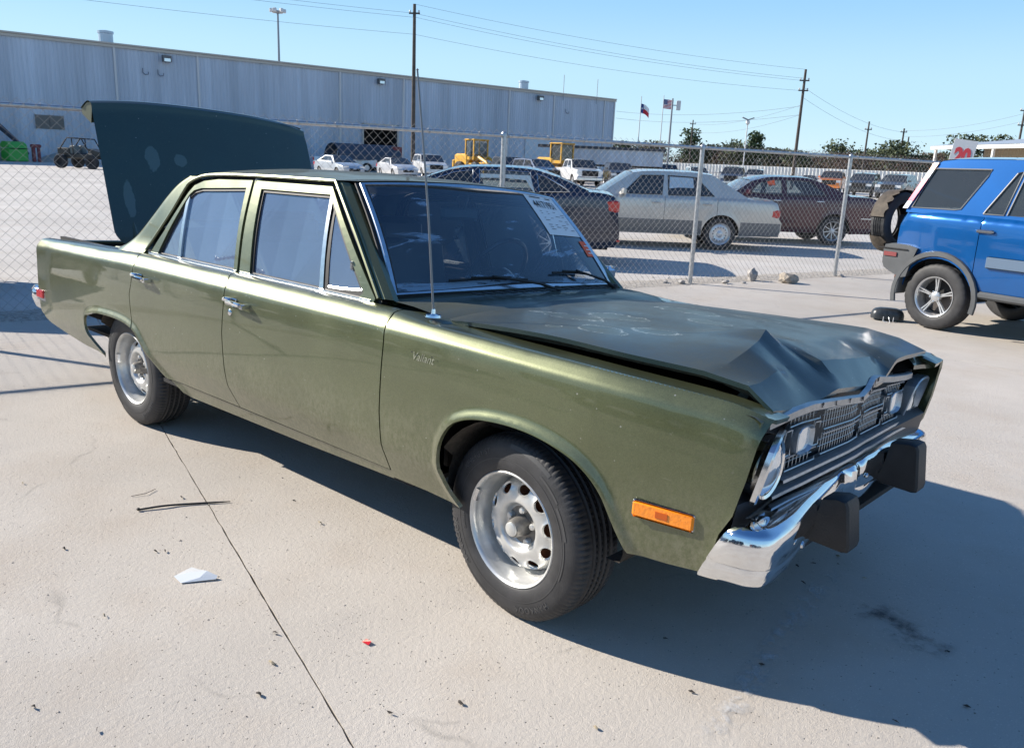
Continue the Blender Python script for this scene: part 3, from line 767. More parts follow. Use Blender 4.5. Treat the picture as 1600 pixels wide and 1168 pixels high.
# ---------------- windshield paperwork: an A4 stock sheet and an orange sticker, taped inside the glass
def ws_quad(v0, v1, t0, t1, n=6, off=.003, sk=0.):
    V = []; F = []
    for i in range(n+1):
        for j in range(n+1):
            t = t0+(t1-t0)*i/n; v = v0+(v1-v0)*j/n+sk*(i/n); V.append(tuple(ws_point(v, t, off)))
    for i in range(n):
        for j in range(n): a = i*(n+1)+j; F.append((a, a+1, a+n+2, a+n+1))
    return V, F
V, F = ws_quad(.53, .96, .52, .985); sheetp = obj('stock_sheet', V, F, paper_m, car)
XS = .80
def ws_text(txt, size, v, t, name='sheet_number', m=ink_m, sp=1., bold=.0, par=None):
    Vt, Ft = text_mesh(txt, size, 0., sp, bold); W_ = []
    for x, y, z in Vt: W_.append(tuple(ws_point(v+x*XS/.66, t+y/.53, .0055)))
    return obj(name, W_, Ft, m, par or sheetp)
ws_text('44171951', .066, .745, .872, bold=.0003, sp=1.0)
for i, (v, t, w_) in enumerate(((.64, .955, .10), (.72, .955, .05), (.86, .955, .08))): V, F = ws_quad(v-w_/2, v+w_/2, t, t+.012, 1, .0055); obj('printed_block', V, F, ink_m, sheetp)

for i in range(9):
    for k in range(4):
        if rnd.random() < .25: continue
        w_ = rnd.uniform(.02, .07); V, F = ws_quad(.60+.09*k, .60+.09*k+w_, .79-i*.026, .795-i*.026, 1, .0055); obj('printed_line', V, F, ink_m, sheetp)
V, F = ws_quad(.885, .985, .30, .47); stk = obj('orange_sticker', V, F, orange_m, car)
for i in range(3): V, F = ws_quad(.915, .97, .33+.04*i, .34+.04*i, 1, .0055); obj('sticker_line', V, F, paper_m, stk)
b_ = MB(); b_.tube([(-.86, .80, .93), (-.86, .84, .98)], .010, 8); b_.box((-.87, .855, .985), (.05, .10, .075), bev=.022); b_.build('door_mirror', chrome, car, True, 30)
# ---------------- wipers, antenna
def wiper(px, py, ex, ey_, tip):
    g = empty('wiper'); g.parent = car
    return g
for (v0, tv, blade, t_) in ((.22, -.30, (-.62, .02), .085), (.93, .55, (.30, .72), .12)):
    b_ = MB(); base = wbase(v0*.98)+np.array((.055, 0, -.005)); mid = ws_point(tv, t_, .03)
    b_.tube([tuple(base), tuple(base*.7+mid*.3+np.array((.01, 0, .012))), tuple(mid)], [.010, .007, .005], 6)
    b_.lathe([(0, .02), (.014, .018), (.018, 0)], 10, Matrix.Translation(tuple(base)))
    b_.build('wiper_arm', seal, car, True)
    b_ = MB(); b_.tube([tuple(ws_point(blade[0]+(blade[1]-blade[0])*k/8, t_+(.01*math.sin(k/8*3.14))-.02*(k/8), .013)) for k in range(9)], .0055, 5)
    b_.tube([tuple(ws_point(blade[0]+(blade[1]-blade[0])*k/8, t_+.012-.02*(k/8), .022)) for k in range(2, 7)], .004, 5)
    b_.build('wiper_blade', seal, car, True)
b_ = MB(); b_.lathe([(0, .03), (.008, .028), (.010, .012), (.028, .008), (.030, 0)], 20, Matrix.Translation((-.45, -.795, .912))); b_.build('antenna_base', chrome, car, True)
b_ = MB(); b_.tube([(-.45, -.795, .93), (-.50, -.795, 1.25), (-.545, -.797, 1.50), (-.589, -.80, 1.733)], [.0045, .0040, .0036, .0032], 6); b_.lathe([(0, -.005), (.005, 0), (0, .005)], 8, Matrix.Translation((-.589, -.80, 1.735))); b_.build('antenna', mat('antenna_steel', (.22, .22, .22), .45, .5), car, True)
# nameplate ghost on the fender: two mounting holes and pale script scar
for x in (-.435, -.335): b_ = MB(); b_.lathe([(0, .001), (.0035, .001)], 8, Matrix.Translation((x, -.8985, .80)) @ Matrix.Rotation(math.pi/2, 4, 'X')); b_.build('badge_hole', black, car)
Vt, Ft = text_mesh('Valiant', .040, 0, 1.0, 0.); W_ = []
for x, y, z in Vt:
    xx = -.385+x+y*.3; zz = .785+y; W_.append((xx, -(float(sideY(np.array([xx]), np.array([zz]))[0][0])+.0012), zz))
obj('badge_outline', W_, Ft, mat('primer_scar', (.23, .235, .17), .8, var=.5, scale=90), car)
# ---------------- hood (crumpled)
cols = {
 -.735: [(-.515, .889), (-.32, .909), (.01, .923), (.32, .918), (.573, .916), (.707, .903), (.785, .850)],
 -.66: [(-.505, .902), (-.32, .917), (0, .932), (.33, .932), (.60, .930), (.705, .900), (.785, .841)],
 -.52: [(-.50, .915), (-.30, .926), (0, .940), (.33, .947), (.595, .962), (.690, .915), (.780, .834)],
 -.40: [(-.495, .920), (-.30, .931), (0, .944), (.33, .955), (.570, .974), (.668, .905), (.778, .832)],
 -.33: [(-.49, .922), (-.30, .933), (0, .946), (.33, .960), (.556, 1.002), (.650, .930), (.778, .840)],
 -.26: [(-.485, .924), (-.30, .935), (0, .949), (.33, .963), (.555, .968), (.680, .905), (.778, .848)],
 -.22: [(-.48, .932), (-.30, .943), (0, .957), (.33, .965), (.56, .962), (.700, .918), (.778, .846)],
 -.06: [(-.47, .936), (-.30, .948), (0, .961), (.33, .960), (.58, .942), (.712, .910), (.780, .833)],
 .10: [(-.47, .936), (-.30, .948), (0, .961), (.33, .958), (.58, .936), (.722, .900), (.784, .825)],
 .17: [(-.475, .935), (-.30, .947), (0, .959), (.33, .955), (.58, .934), (.722, .897), (.780, .828)],
 .24: [(-.48, .932), (-.30, .943), (0, .955), (.33, .951), (.58, .932), (.700, .890), (.776, .856)],
 .31: [(-.485, .924), (-.30, .935), (0, .947), (.33, .946), (.58, .931), (.705, .912), (.772, .885)],
 .45: [(-.49, .920), (-.30, .930), (0, .942), (.33, .943), (.57, .930), (.690, .908), (.768, .884)],
 .60: [(-.50, .908), (-.30, .917), (0, .930), (.33, .933), (.56, .926), (.675, .903), (.766, .880)],
 .735: [(-.515, .893), (-.32, .905), (.01, .916), (.32, .923), (.52, .925), (.65, .907), (.756, .872)]}
yk = sorted(cols); CC = []
for y in yk:
    cr = cols[y]; c = [np.array(p) for p in catmull(cr, 8)]; k3 = 8*(len(cr)-4)
    for sg_ in range(3):      # straight facets between the folds at the front
        a_, b__ = np.array(cr[-4+sg_]), np.array(cr[-3+sg_])
        for t_ in range(8):
            lin = a_+(b__-a_)*t_/8; c[k3+sg_*8+t_] = lin if sg_ else .5*lin+.5*c[k3+t_]
    CC.append(np.array(c))
CC = np.array(CC)   # (ny, nu, 2)
ys = np.concatenate([np.linspace(yk[i], yk[i+1], max(2, int((yk[i+1]-yk[i])/.02))+1)[:-1] for i in range(len(yk)-1)]+[[yk[-1]]])
nu = CC.shape[1]; V = []; F = []
hoodpt = np.zeros((len(ys), nu, 3))
for j, y in enumerate(ys):
    for i in range(nu):
        x = np.interp(y, yk, CC[:, i, 0]); z = np.interp(y, yk, CC[:, i, 1])
        k = np.clip((x-.45)/.2, 0, 1)
        z += k*.0008*math.sin(y*31+x*17)*math.sin(y*13.7+2)
        hoodpt[j, i] = (x, y, z)
# gentle smoothing across y away from the fold
for _ in range(4):
    sm = hoodpt.copy(); sm[1:-1, :, 2] = .25*hoodpt[:-2, :, 2]+.5*hoodpt[1:-1, :, 2]+.25*hoodpt[2:, :, 2]
    w = np.maximum(np.clip((.44-hoodpt[:, :, 0])/.12, .12, 1), np.where(hoodpt[:, :, 1] > .22, .55, 0))[..., None]; hoodpt = hoodpt*(1-w)+sm*w
ny = len(ys)
V = [tuple(hoodpt[j, i]) for j in range(ny) for i in range(nu)]
F = [(j*nu+i, j*nu+i+1, (j+1)*nu+i+1, (j+1)*nu+i) for j in range(ny-1) for i in range(nu-1)]
N0 = len(V); ed = [i for i in range(nu)]+[j*nu+nu-1 for j in range(1, ny)]+[(ny-1)*nu+i for i in range(nu-2, -1, -1)]+[j*nu for j in range(ny-2, 0, -1)]
sk = list(F); lo = []
for e in ed:
    j, i = divmod(e, nu); v = V[e]; lo.append((v[0], v[1]*.998, v[2]-.014))
V += [V[e] for e in ed]+lo; n = len(ed)
for k in range(n): F.append((N0+k, N0+(k+1) % n, N0+n+(k+1) % n, N0+n+k))
hood = MB().add(V, F).build('hood', paint_hood, car, True, 13); hood['label'] = 'crumpled hood with stained weathered paint'
# hood inner frame, seen in the gap above the fender
b_ = MB()
for s, j in ((1, 2), (-1, ny-3)):
    pts = [tuple(hoodpt[j, i]+np.array((0, .012*s, -.030))) for i in range(6, nu-6, 3)]
    b_.tube(pts, .014, 4)
b_.tube([tuple(hoodpt[j, nu-10]+np.array((-.03, 0, -.05))) for j in range(3, ny-3, 3)], .016, 4)
b_.build('hood_inner_frame', mat('dusty_hood_underside', (.085, .085, .06), .8, var=.3, scale=30), hood)
b_ = MB(); b_.box((.10, -.70, .845), (.9, .05, .02)); b_.box((.10, .70, .845), (.9, .05, .02)); b_.build('fender_inner_lip', black, car)
# ---------------- header bar with lettering
def path_loft(b, P, sec, close=False):
    """P: list of 3D points along Y; sec: (dx,dz) offsets"""
    n = len(sec); V = []; F = []
    for p in P:
        for dx, dz in sec: V.append((p[0]+dx, p[1], p[2]+dz))
    for i in range(len(P)-1):
        for k in range(n if close else n-1): F.append((i*n+k, i*n+(k+1) % n, (i+1)*n+(k+1) % n, (i+1)*n+k))
    if close: F.append(tuple(range(n))); F.append(tuple((len(P)-1)*n+k for k in range(n)))
    return b.add(V, F)
HP = [(.790, -.76, .826), (.795, -.60, .838), (.800, -.50, .842), (.803, -.30, .828), (.806, -.10, .812), (.800, -.03, .824), (.785, .06, .846), (.782, .10, .848), (.775, .30, .824), (.765, .50, .806), (.755, .60, .800)]
grl = empty('grille'); grl.parent = car
b_ = MB(); path_loft(b_, HP, [(-.014, .002), (-.002, .001), (.003, -.002), (.003, -.021), (-.002, -.025), (-.03, -.025)], True); hb = b_.build('header_bar', mat('worn_header_trim', (.40, .41, .42), .38, .8, var=.15, scale=40), grl, True, 30)
HPa = np.array(HP)
for ch, y in zip('PLYMOUTH', (-.44, -.335, -.225, -.115, -.035, .005, .045, .09)):
    Vt, Ft = text_mesh(ch, .022, .0008); W_ = []
    for x, z, d in Vt:
        yy = y+x; W_.append((float(np.interp(yy, HPa[:, 1], HPa[:, 0]))+.0048+d, yy, float(np.interp(yy, HPa[:, 1], HPa[:, 2]))-.009+z))
    obj('letter', W_, Ft, ink_m, hb)
# ---------------- grille body: dark backing, outlined egg-crate boxes, lamps
def gx(y): return float(np.interp(y, [-.62, -.1, .1, .62], [.765, .782, .770, .735]))
def gz(y, t):   # t 0 bottom .. 1 top
    zb = np.interp(y, [-.75, .02, .42, .62], [.640, .648, .632, .620]); zt = np.interp(y, [-.75, -.5, -.1, .1, .5, .62], [.800, .812, .795, .806, .776, .768])
    return float(zb+(zt-zb)*t)
b_ = MB(); V = []; F = []
for y in np.linspace(-.62, .60, 20): V += [(gx(y)-.05, y, gz(y, 1.12)), (gx(y)-.05, y, gz(y, -.35))]
for i in range(19): F.append((2*i, 2*i+1, 2*i+3, 2*i+2))
b_.add(V, F); b_.build('grille_backing', grille_dark, grl)
def gbox(b, y0, y1, t0, t1, nv, nh, w=.0026):
    """rounded outline frame + egg-crate bars"""
    ycs = np.linspace(y0, y1, 8)
    fr = [(y, t0) for y in ycs]+[(y1+.0, t0+(t1-t0)*k/3) for k in (1, 2)]+[(y, t1) for y in ycs[::-1]]+[(y0, t1-(t1-t0)*k/3) for k in (1, 2)]
    P = [(gx(y)+.004, y, gz(y, t)) for y, t in fr]; P.append(P[0])
    b.tube(P, w, 5, False)
    for i in range(1, nv):
        y = y0+(y1-y0)*i/nv; b.tube([(gx(y)-.006, y, gz(y, t0)), (gx(y)-.006, y, gz(y, t1))], .0012, 4, False)
    for i in range(1, nh):
        t = t0+(t1-t0)*i/nh; b.tube([(gx(y)-.006, y, gz(y, t)) for y in np.linspace(y0, y1, 6)], .0012, 4, False)
for (y0, y1, t0, t1, nv, nh) in ((-.33, -.02, .55, .93, 16, 3), (-.33, -.02, .06, .46, 16, 3), (.02, .27, .55, .93, 13, 3), (.02, .27, .06, .46, 13, 3),
                                 (.31, .56, .74, .96, 9, 2), (.31, .54, .02, .24, 9, 2), (-.57, -.37, .80, .98, 8, 2), (-.57, -.37, .02, .26, 8, 2), (.31, .35, .30, .68, 2, 1), (.51, .55, .30, .68, 2, 1), (-.40, -.36, .30, .74, 2, 1), (-.59, -.55, .30, .74, 2, 1)):
    b_ = MB(); gbox(b_, y0, y1, t0, t1, nv, nh); b_.build('grille_section', alu, grl, True, 50)
for (y0, y1) in ((.365, .495), (-.535, -.415)):
    yc = (y0+y1)/2; zc_ = gz(yc, .50); b_ = MB(); pr = []
    for k in range(20):
        t = 2*math.pi*k/20; e = 4.; cx_, sx_ = math.cos(t), math.sin(t); r_ = (abs(cx_)**e+abs(sx_)**e)**(-1/e); pr.append((yc+(y1-y0)/2*r_*cx_, zc_+.042*r_*sx_))
    V = []; F = []
    for dx, k in ((-.03, 1.), (.014, 1.), (.017, .95), (.010, .86), (.004, .80)):
        for (y, z) in pr: V.append((gx(yc)+dx, yc+(y-yc)*k, zc_+(z-zc_)*k))
    for j in range(4):
        for i in range(20): F.append((j*20+i, j*20+(i+1) % 20, (j+1)*20+(i+1) % 20, (j+1)*20+i))
    b_.add(V, F); tl = b_.build('turn_signal', alu, grl, True, 30)
    b_ = MB(); b_.add([(gx(yc)+.006, yc+(y-yc)*.82, zc_+(z-zc_)*.82) for y, z in pr], [tuple(range(20))]); b_.build('lens', lampg, tl)
b_ = MB(); BP = [(gx(y)+.018, y, gz(y, -.10)) for y in np.linspace(-.60, .60, 14)]; path_loft(b_, BP, [(-.03, .006), (.002, .005), (.004, -.003), (-.01, -.008)]); b_.build('lower_moulding', alu, grl, True)
b_ = MB(); BP = [(gx(y)+.026, y, gz(y, -.26)) for y in np.linspace(-.68, .62, 14)]; path_loft(b_, BP, [(-.03, .006), (.002, .005), (.004, -.003), (-.01, -.008)]); b_.build('lower_moulding', alu, grl, True)
# ---------------- headlights
def bezel(sg, yo, x0, name):
    yA, yB = (.838, .612); zb, zt = (.600, .795) if sg < 0 else (.560, .772)
    def pt(y, z): return x0+(z-zb)*.22-(y-yB)*.05+((y-yA)*.36+.018 if sg < 0 else 0)
    pr = []
    for k in range(28):
        t = 2*math.pi*k/28; e = 3.6; r_ = (abs(math.cos(t))**e+abs(math.sin(t))**e)**(-1/e)
        pr.append(((yA+yB)/2+(yA-yB)/2*r_*math.cos(t), (zt+zb)/2+(zt-zb)/2*r_*math.sin(t)))
    cy_, cz_ = (yA+yB)/2, (zt+zb)/2; V = []; F = []
    rings = [(1., -.030 if sg > 0 else -.004), (1.0, .010), (.96, .014), (.91, .010)]
    for k, dx in rings:
        for y, z in pr: V.append((pt(y, z)+dx, sg*(cy_+(y-cy_)*k)+yo, cz_+(z-cz_)*k))
    # down to the round lamp
    for k in range(28):
        t = 2*math.pi*k/28; y = cy_+.086*math.cos(t); z = cz_+.086*math.sin(t); V.append((pt(y, z)-.022, sg*y+yo, z))
    for j in range(4):
        for i in range(28): F.append((j*28+i, j*28+(i+1) % 28, (j+1)*28+(i+1) % 28, (j+1)*28+i))
    hl = MB().add(V, F).build('headlight', chrome_dull if sg < 0 else alu, car, True, 28)
    if sg < 0: hl['label'] = 'headlight with its bezel pushed forward'
    M_ = Matrix.Translation((x0+.5*(zt-zb)*.22-.022, sg*cy_+yo, cz_)) @ Matrix.Rotation(math.pi/2, 4, 'Y')
    MB().lathe([(0, .022), (.03, .020), (.06, .012), (.08, 0)], 28, M_).build('lens', lampg, hl, True)
    MB().lathe([(.080, .002), (.088, .006), (.090, -.01), (.080, -.06), (.04, -.10), (0, -.11)], 28, M_).build('bucket', chrome, hl, True)
bezel(-1, .0, .790, 'near'); bezel(1, 0, .722, 'far')
# body-colour nose caps above and beside the lamps
b_ = MB(); path_loft(b_, [(.795, -.822, .828), (.80, -.78, .832), (.80, -.72, .832)], [(-.06, .020), (-.02, .016), (-.002, .006), (-.002, -.008), (-.05, -.012)]); b_.build('nose_cap', paint_top, car, True)
b_ = MB(); path_loft(b_, [(.775, .840, .800), (.772, .78, .806), (.765, .70, .812), (.76, .60, .818)], [(-.08, .045), (-.03, .035), (-.002, .010), (-.002, -.006), (-.05, -.012)]); b_.build('nose_cap', paint_top, car, True)
# lower valance / splash pan
b_ = MB(); path_loft(b_, [(.76, y, .60) for y in (-.84, -.6, -.3, 0, .3, .6, .82)], [(-.02, .03), (.01, .01), (.0, -.06), (-.05, -.16), (-.10, -.20)]); b_.build('front_valance', grille_dark, car, True)
# ---------------- front bumper
BPth = [(.775, -.905, .556), (.80, -.915, .562), (.835, -.912, .566), (.872, -.892, .567), (.893, -.86, .567), (.897, -.80, .567), (.888, -.70, .567), (.862, -.54, .566), (.845, -.42, .564), (.828, -.30, .563), (.814, -.20, .561), (.804, -.12, .557), (.806, -.05, .556), (.796, .02, .550), (.802, .08, .553), (.800, .20, .553), (.785, .37, .550), (.800, .60, .540), (.800, .78, .528), (.785, .85, .524), (.74, .885, .522), (.66, .895, .522)]
BPc = [tuple(p) for p in catmull(BPth, 4)]
sec = [(-.112, .010), (-.092, .018), (-.030, .014), (-.010, .006), (-.001, -.006), (.001, -.040), (-.003, -.082), (-.012, -.092), (-.010, -.104), (-.018, -.136), (-.030, -.146), (-.060, -.146)]
V = []; F = []; L_ = len(BPc); ns = len(sec)
for i, p in enumerate(BPc):
    a = BPc[max(0, i-2)]; c = BPc[min(L_-1, i+2)]; tx, ty = c[0]-a[0], c[1]-a[1]; L = math.hypot(tx, ty); nx, ny_ = ty/L, -tx/L
    mid = math.exp(-((p[1]+.02)/.17)**2)
    for k, (d, dz) in enumerate(sec):
        wob = mid*(.002*math.sin(p[1]*60+k*.9)+.006*math.sin(p[1]*23+k*.5))
        lat = -.04 if False else 0
        q_ = min(1, max(0, (p[1]+.918)/.03)) if p[1] < -.85 else 1
        dd = d*(1 if i > 6 else .55+.45*i/6)
        zz = dz
        if i < 8: zz = dz*(1.0) - (0 if dz > -.05 else .0)
        V.append((p[0]+nx*(dd+wob)+max(0, 1-i/9)*dz*.50, p[1]+ny_*(dd+wob*.3), p[2]+zz+mid*.003*math.sin(p[1]*41+k)))
for i in range(L_-1):
    for k in range(ns-1): a = i*ns+k; F.append((a, a+1, a+ns+1, a+ns))
F.append(tuple(range(ns))); F.append(tuple((L_-1)*ns+k for k in range(ns-1, -1, -1)))
bp = MB().add(V, F).build('front_bumper', chrome, car, True, 40); bp['label'] = 'chrome front bumper dented in the middle'
for (yc, x1, x0, zt, zb, hw) in ((-.440, .946, .862, .586, .434, .048), (.375, .905, .80, .590, .415, .054)):
    b_ = MB(); V = []; pts = [(x0, zt-.010), (x1-.040, zt+.001), (x1-.018, zt-.003), (x1-.010, zt-.018), (x1+.008, zb+.022), (x1+.005, zb+.004), (x1-.01, zb), (x0-.02, zb+.006), (x0-.03, zb+.016), (x0-.012, (zt+zb)/2)]
    n = len(pts); F = []
    for k, (yy, sc) in enumerate(((-hw, .93), (-hw+.008, 1.), (hw-.008, 1.), (hw, .93))):
        for x, z in pts: V.append(((x0+(x-x0)*sc), yc+yy, (zt+zb)/2+(z-(zt+zb)/2)*(sc if sc == 1 else .95)))
    for j in range(3):
        for i in range(n): F.append((j*n+i, j*n+(i+1) % n, (j+1)*n+(i+1) % n, (j+1)*n+i))
    F += [tuple(range(n)), tuple(3*n+i for i in range(n-1, -1, -1))]
    b_.add(V, F); b_.build('bumper_guard', rubber, bp, True, 35)
b_ = MB()
for y in (-.68, .10): b_.lathe([(0, .006), (.008, .005), (.011, 0)], 10, Matrix.Translation((.893 if y < 0 else .80, y, .50)) @ Matrix.Rotation(math.pi/2, 4, 'Y'))
b_.build('bumper_bolt', chrome_dull, bp, True)
b_ = MB(); b_.box((.70, -.45, .50), (.22, .05, .09)); b_.box((.68, .37, .49), (.22, .05, .09)); b_.box((.70, 0, .56), (.06, 1.5, .05)); b_.build('bumper_bracket', black, car)

# ================================================================== WHEELS
def tyre_mesh(R, Wd, Rr, n=288, blocks=True):
    """section from outer bead round to inner bead; h outward"""
    h = Wd/2; g = .0075
    pr = [(Rr, h-.022), (Rr+.006, h-.010), (Rr+.02, h-.001), (Rr+.045, h+.002), ((R+Rr)/2+.02, h), (R-.028, h-.006), (R-.014, h-.013), (R-.006, h-.022)]
    tr = [(R-.0035, h-.030, 1), (R-.0022, h-.038, 1), (R-.0016, h-.046, 1)]
    for g0 in (.55, .18, -.18, -.55):
        c = g0*(h-.03)
        tr += [(R-.0005, c+.0085, 0), (R-g, c+.004, 0), (R-g, c-.004, 0), (R-.0005, c-.0085, 0), (R-.0005, c-.0125, 1), (R-.0005, c-.0205, 1)]
    tr += [(R-.0016, -h+.046, 1), (R-.0022, -h+.038, 1), (R-.0035, -h+.030, 1)]
    full = [(r, hh, 0) for r, hh in pr]+tr+[(r, -hh, 0) for r, hh in pr[::-1]]
    full[7] = (*full[7][:2], 1); full[6] = (*full[6][:2], 1)
    V = []; F = []; N = len(full)
    for k in range(n):
        t = 2*math.pi*k/n; cut = (k % 3 == 0)
        for r, hh, bl in full:
            rr = r-(.0045 if (bl and cut and blocks) else 0); V.append((rr*math.cos(t), rr*math.sin(t), hh))
    for k in range(n):
        k2 = (k+1) % n
        for i in range(N-1): F.append((k*N+i, k*N+i+1, k2*N+i+1, k2*N+i))
    return V, F
def arc_text(txt, r, h, size, ang, parent, m_, sp=1.05, name='tyre_lettering', depth=.0009):
    Vt, Ft = text_mesh(txt, size, depth, sp, .0006); W_ = []
    for x, y, z in Vt:
        a = ang-x/r; rr = r+y; hh = h(rr)+.0005+max(z, 0); W_.append((rr*math.cos(a), rr*math.sin(a), hh))
    return obj(name, W_, Ft, m_, parent)
WR = .317
def side_h(r): return float(np.interp(r, [.19, .207, .232, .272, .289, .303, .311], [.0925, .1015, .1045, .1025, .0965, .0895, .0805]))
def make_wheel(name):
    w = empty(name)
    V, F = tyre_mesh(WR, .205, .187); t = MB().add(V, F).build('tyre', tyre_m, w, True, 32)
    arc_text('HANKOOK', .268, side_h, .030, math.radians(-62), t, tyre_txt, 1.15)
    arc_text('KINERGY ST', .268, side_h, .026, math.radians(128), t, tyre_txt, 1.1)
    arc_text('HANKOOK', .268, side_h, .030, math.radians(208), t, tyre_txt, 1.15)
    arc_text('205/70R14', .222, side_h, .012, math.radians(190), t, tyre_txt, 1.1)
    b_ = MB()
    for a0, a1, r0, r1 in ((55, 92, .283, .296), (38, 60, .262, .270), (12, 36, .252, .262), (-20, 12, .246, .252), (146, 170, .283, .294), (225, 262, .283, .296), (-30, 150, .2405, .243), (150, 330, .2405, .243)):
        n = max(4, int((a1-a0)/3)); V = []; F = []
        for i in range(n+1):
            a = math.radians(a0+(a1-a0)*i/n)
            for r in (r0, r1): V.append((r*math.cos(a), r*math.sin(a), side_h(r)+.0014))
        for i in range(n): F.append((2*i, 2*i+1, 2*i+3, 2*i+2))
        b_.add(V, F)
    b_.build('sidewall_ridge', tyre_txt, t)
    rim = MB().lathe([(.186, .060), (.190, .084), (.1965, .0905), (.1985, .096), (.1955, .0995), (.190, .0965), (.186, .090), (.1835, .080), (.182, .066), (.176, .056), (.1735, .030), (.170, .006), (.162, -.008), (.158, -.010), (.156, -.07), (.18, -.09)], 72).build('rim', wheel_m, w, True, 50)
    # disc with ten scalloped openings
    def dh(x, y):
        r = np.hypot(x, y)
        return np.interp(r, [0, .060, .070, .078, .084, .092, .105, .125, .142, .152, .158, .166], [.031, .031, .035, .050, .060, .062, .060, .054, .044, .034, .008, -.004])
    out = [(.163*math.cos(t), .163*math.sin(t)) for t in np.linspace(0, 2*math.pi, 97)[:-1]]; holes = []
    for k in range(10):
        a = 2*math.pi*(k+.35)/10; H = []
        for i in range(16):
            t = 2*math.pi*i/16; ra = .135+.0175*math.sin(t)*(1 if math.sin(t) > 0 else 1.15); ta = .0255*math.cos(t)*(1+.10*math.sin(t))
            H.append((ra*math.cos(a)-ta*math.sin(a), ra*math.sin(a)+ta*math.cos(a)))
        holes.append(H)
    ex = []
    for r in (.02, .04, .06, .066, .070, .074, .078, .081, .084, .088, .092, .098, .105, .112, .119, .126, .134, .142, .148, .153, .157, .160):
        nn = 80; ex += [(r*math.cos(2*math.pi*(i+.5*(int(r*1000) % 2))/nn), r*math.sin(2*math.pi*(i+.5*(int(r*1000) % 2))/nn)) for i in range(nn)]
    def lift(U, V_):
        z = dh(U, V_); P = np.stack([U, V_], 1)
        for H in holes:
            d = dist_poly(P, H); z = z+.0035*np.clip(1-d/.007, 0, 1)
        return U, V_, z
    sheet('wheel_disc', out, lift, wheel_m, rim, (0, 0, 1), holes=holes, grid=None, extra=np.array(ex), step=.006, flange=.007, angle=60, edge_gap=.3)
    MB().lathe([(.068, .0335), (.030, .032), (0, .032)], 40).build('hub_face', wheel_dk, rim, True)
    MB().lathe([(0, .010), (.146, .008), (.150, -.05)], 40).build('brake_drum', rust, w, True)
    MB().lathe([(.037, .030), (.035, .050), (.030, .082), (.0275, .087), (.024, .0875)], 28).build('hub_cap', wheel_dk, w, True, 40)
    MB().lathe([(.025, .086), (.024, .092), (.018, .095), (0, .096)], 28).build('grease_cap', wheel_m, w, True)
    lug = None
    for k in range(5):
        a = 2*math.pi*(k+.2)/5; MM = Matrix.Translation((.0555*math.cos(a), .0555*math.sin(a), 0))
        MB().lathe([(.0115, .030), (.0115, .047), (.009, .051), (.004, .0525), (0, .0525)], 6 if False else 12, MM).build('lug_nut', wheel_m, rim, True, 30)
    MB().box((.0, 0, 0), (.001, .001, .001))
    b_ = MB(); V = []; F = []
    for i in range(7):
        a = math.radians(150+i*2.6)
        for r, hh in ((.186, .093), (.190, .100), (.178, .094), (.176, .080)): V.append((r*math.cos(a), r*math.sin(a), hh))
    for i in range(6):
        for k in range(3): F.append((i*4+k, i*4+k+1, (i+1)*4+k+1, (i+1)*4+k))
    b_.add(V, F); b_.build('balance_weight', chrome_dull, rim)
    return w
wh = make_wheel('wheel')
def put_wheel(w, loc, steer=0, spin=0, far=False):
    Mw = Matrix.Translation(loc) @ Matrix.Rotation(steer, 4, 'Z') @ Matrix.Rotation(math.radians(-90 if far else 90), 4, 'X') @ Matrix.Rotation(spin, 4, 'Z')
    w.parent = car; w.matrix_parent_inverse = Matrix.Identity(4); w.matrix_basis = CARM.inverted() @ Mw
w2 = copy_tree(wh); w3 = copy_tree(wh); w4 = copy_tree(wh)
put_wheel(wh, (0, -.742, WR-.002), -.078); put_wheel(w2, (-2.764, -.742, WR-.002), 0, .25)
put_wheel(w3, (0, .742, WR-.002), -.078, 0, True); put_wheel(w4, (-2.764, .742, WR-.002), 0, 0, True)
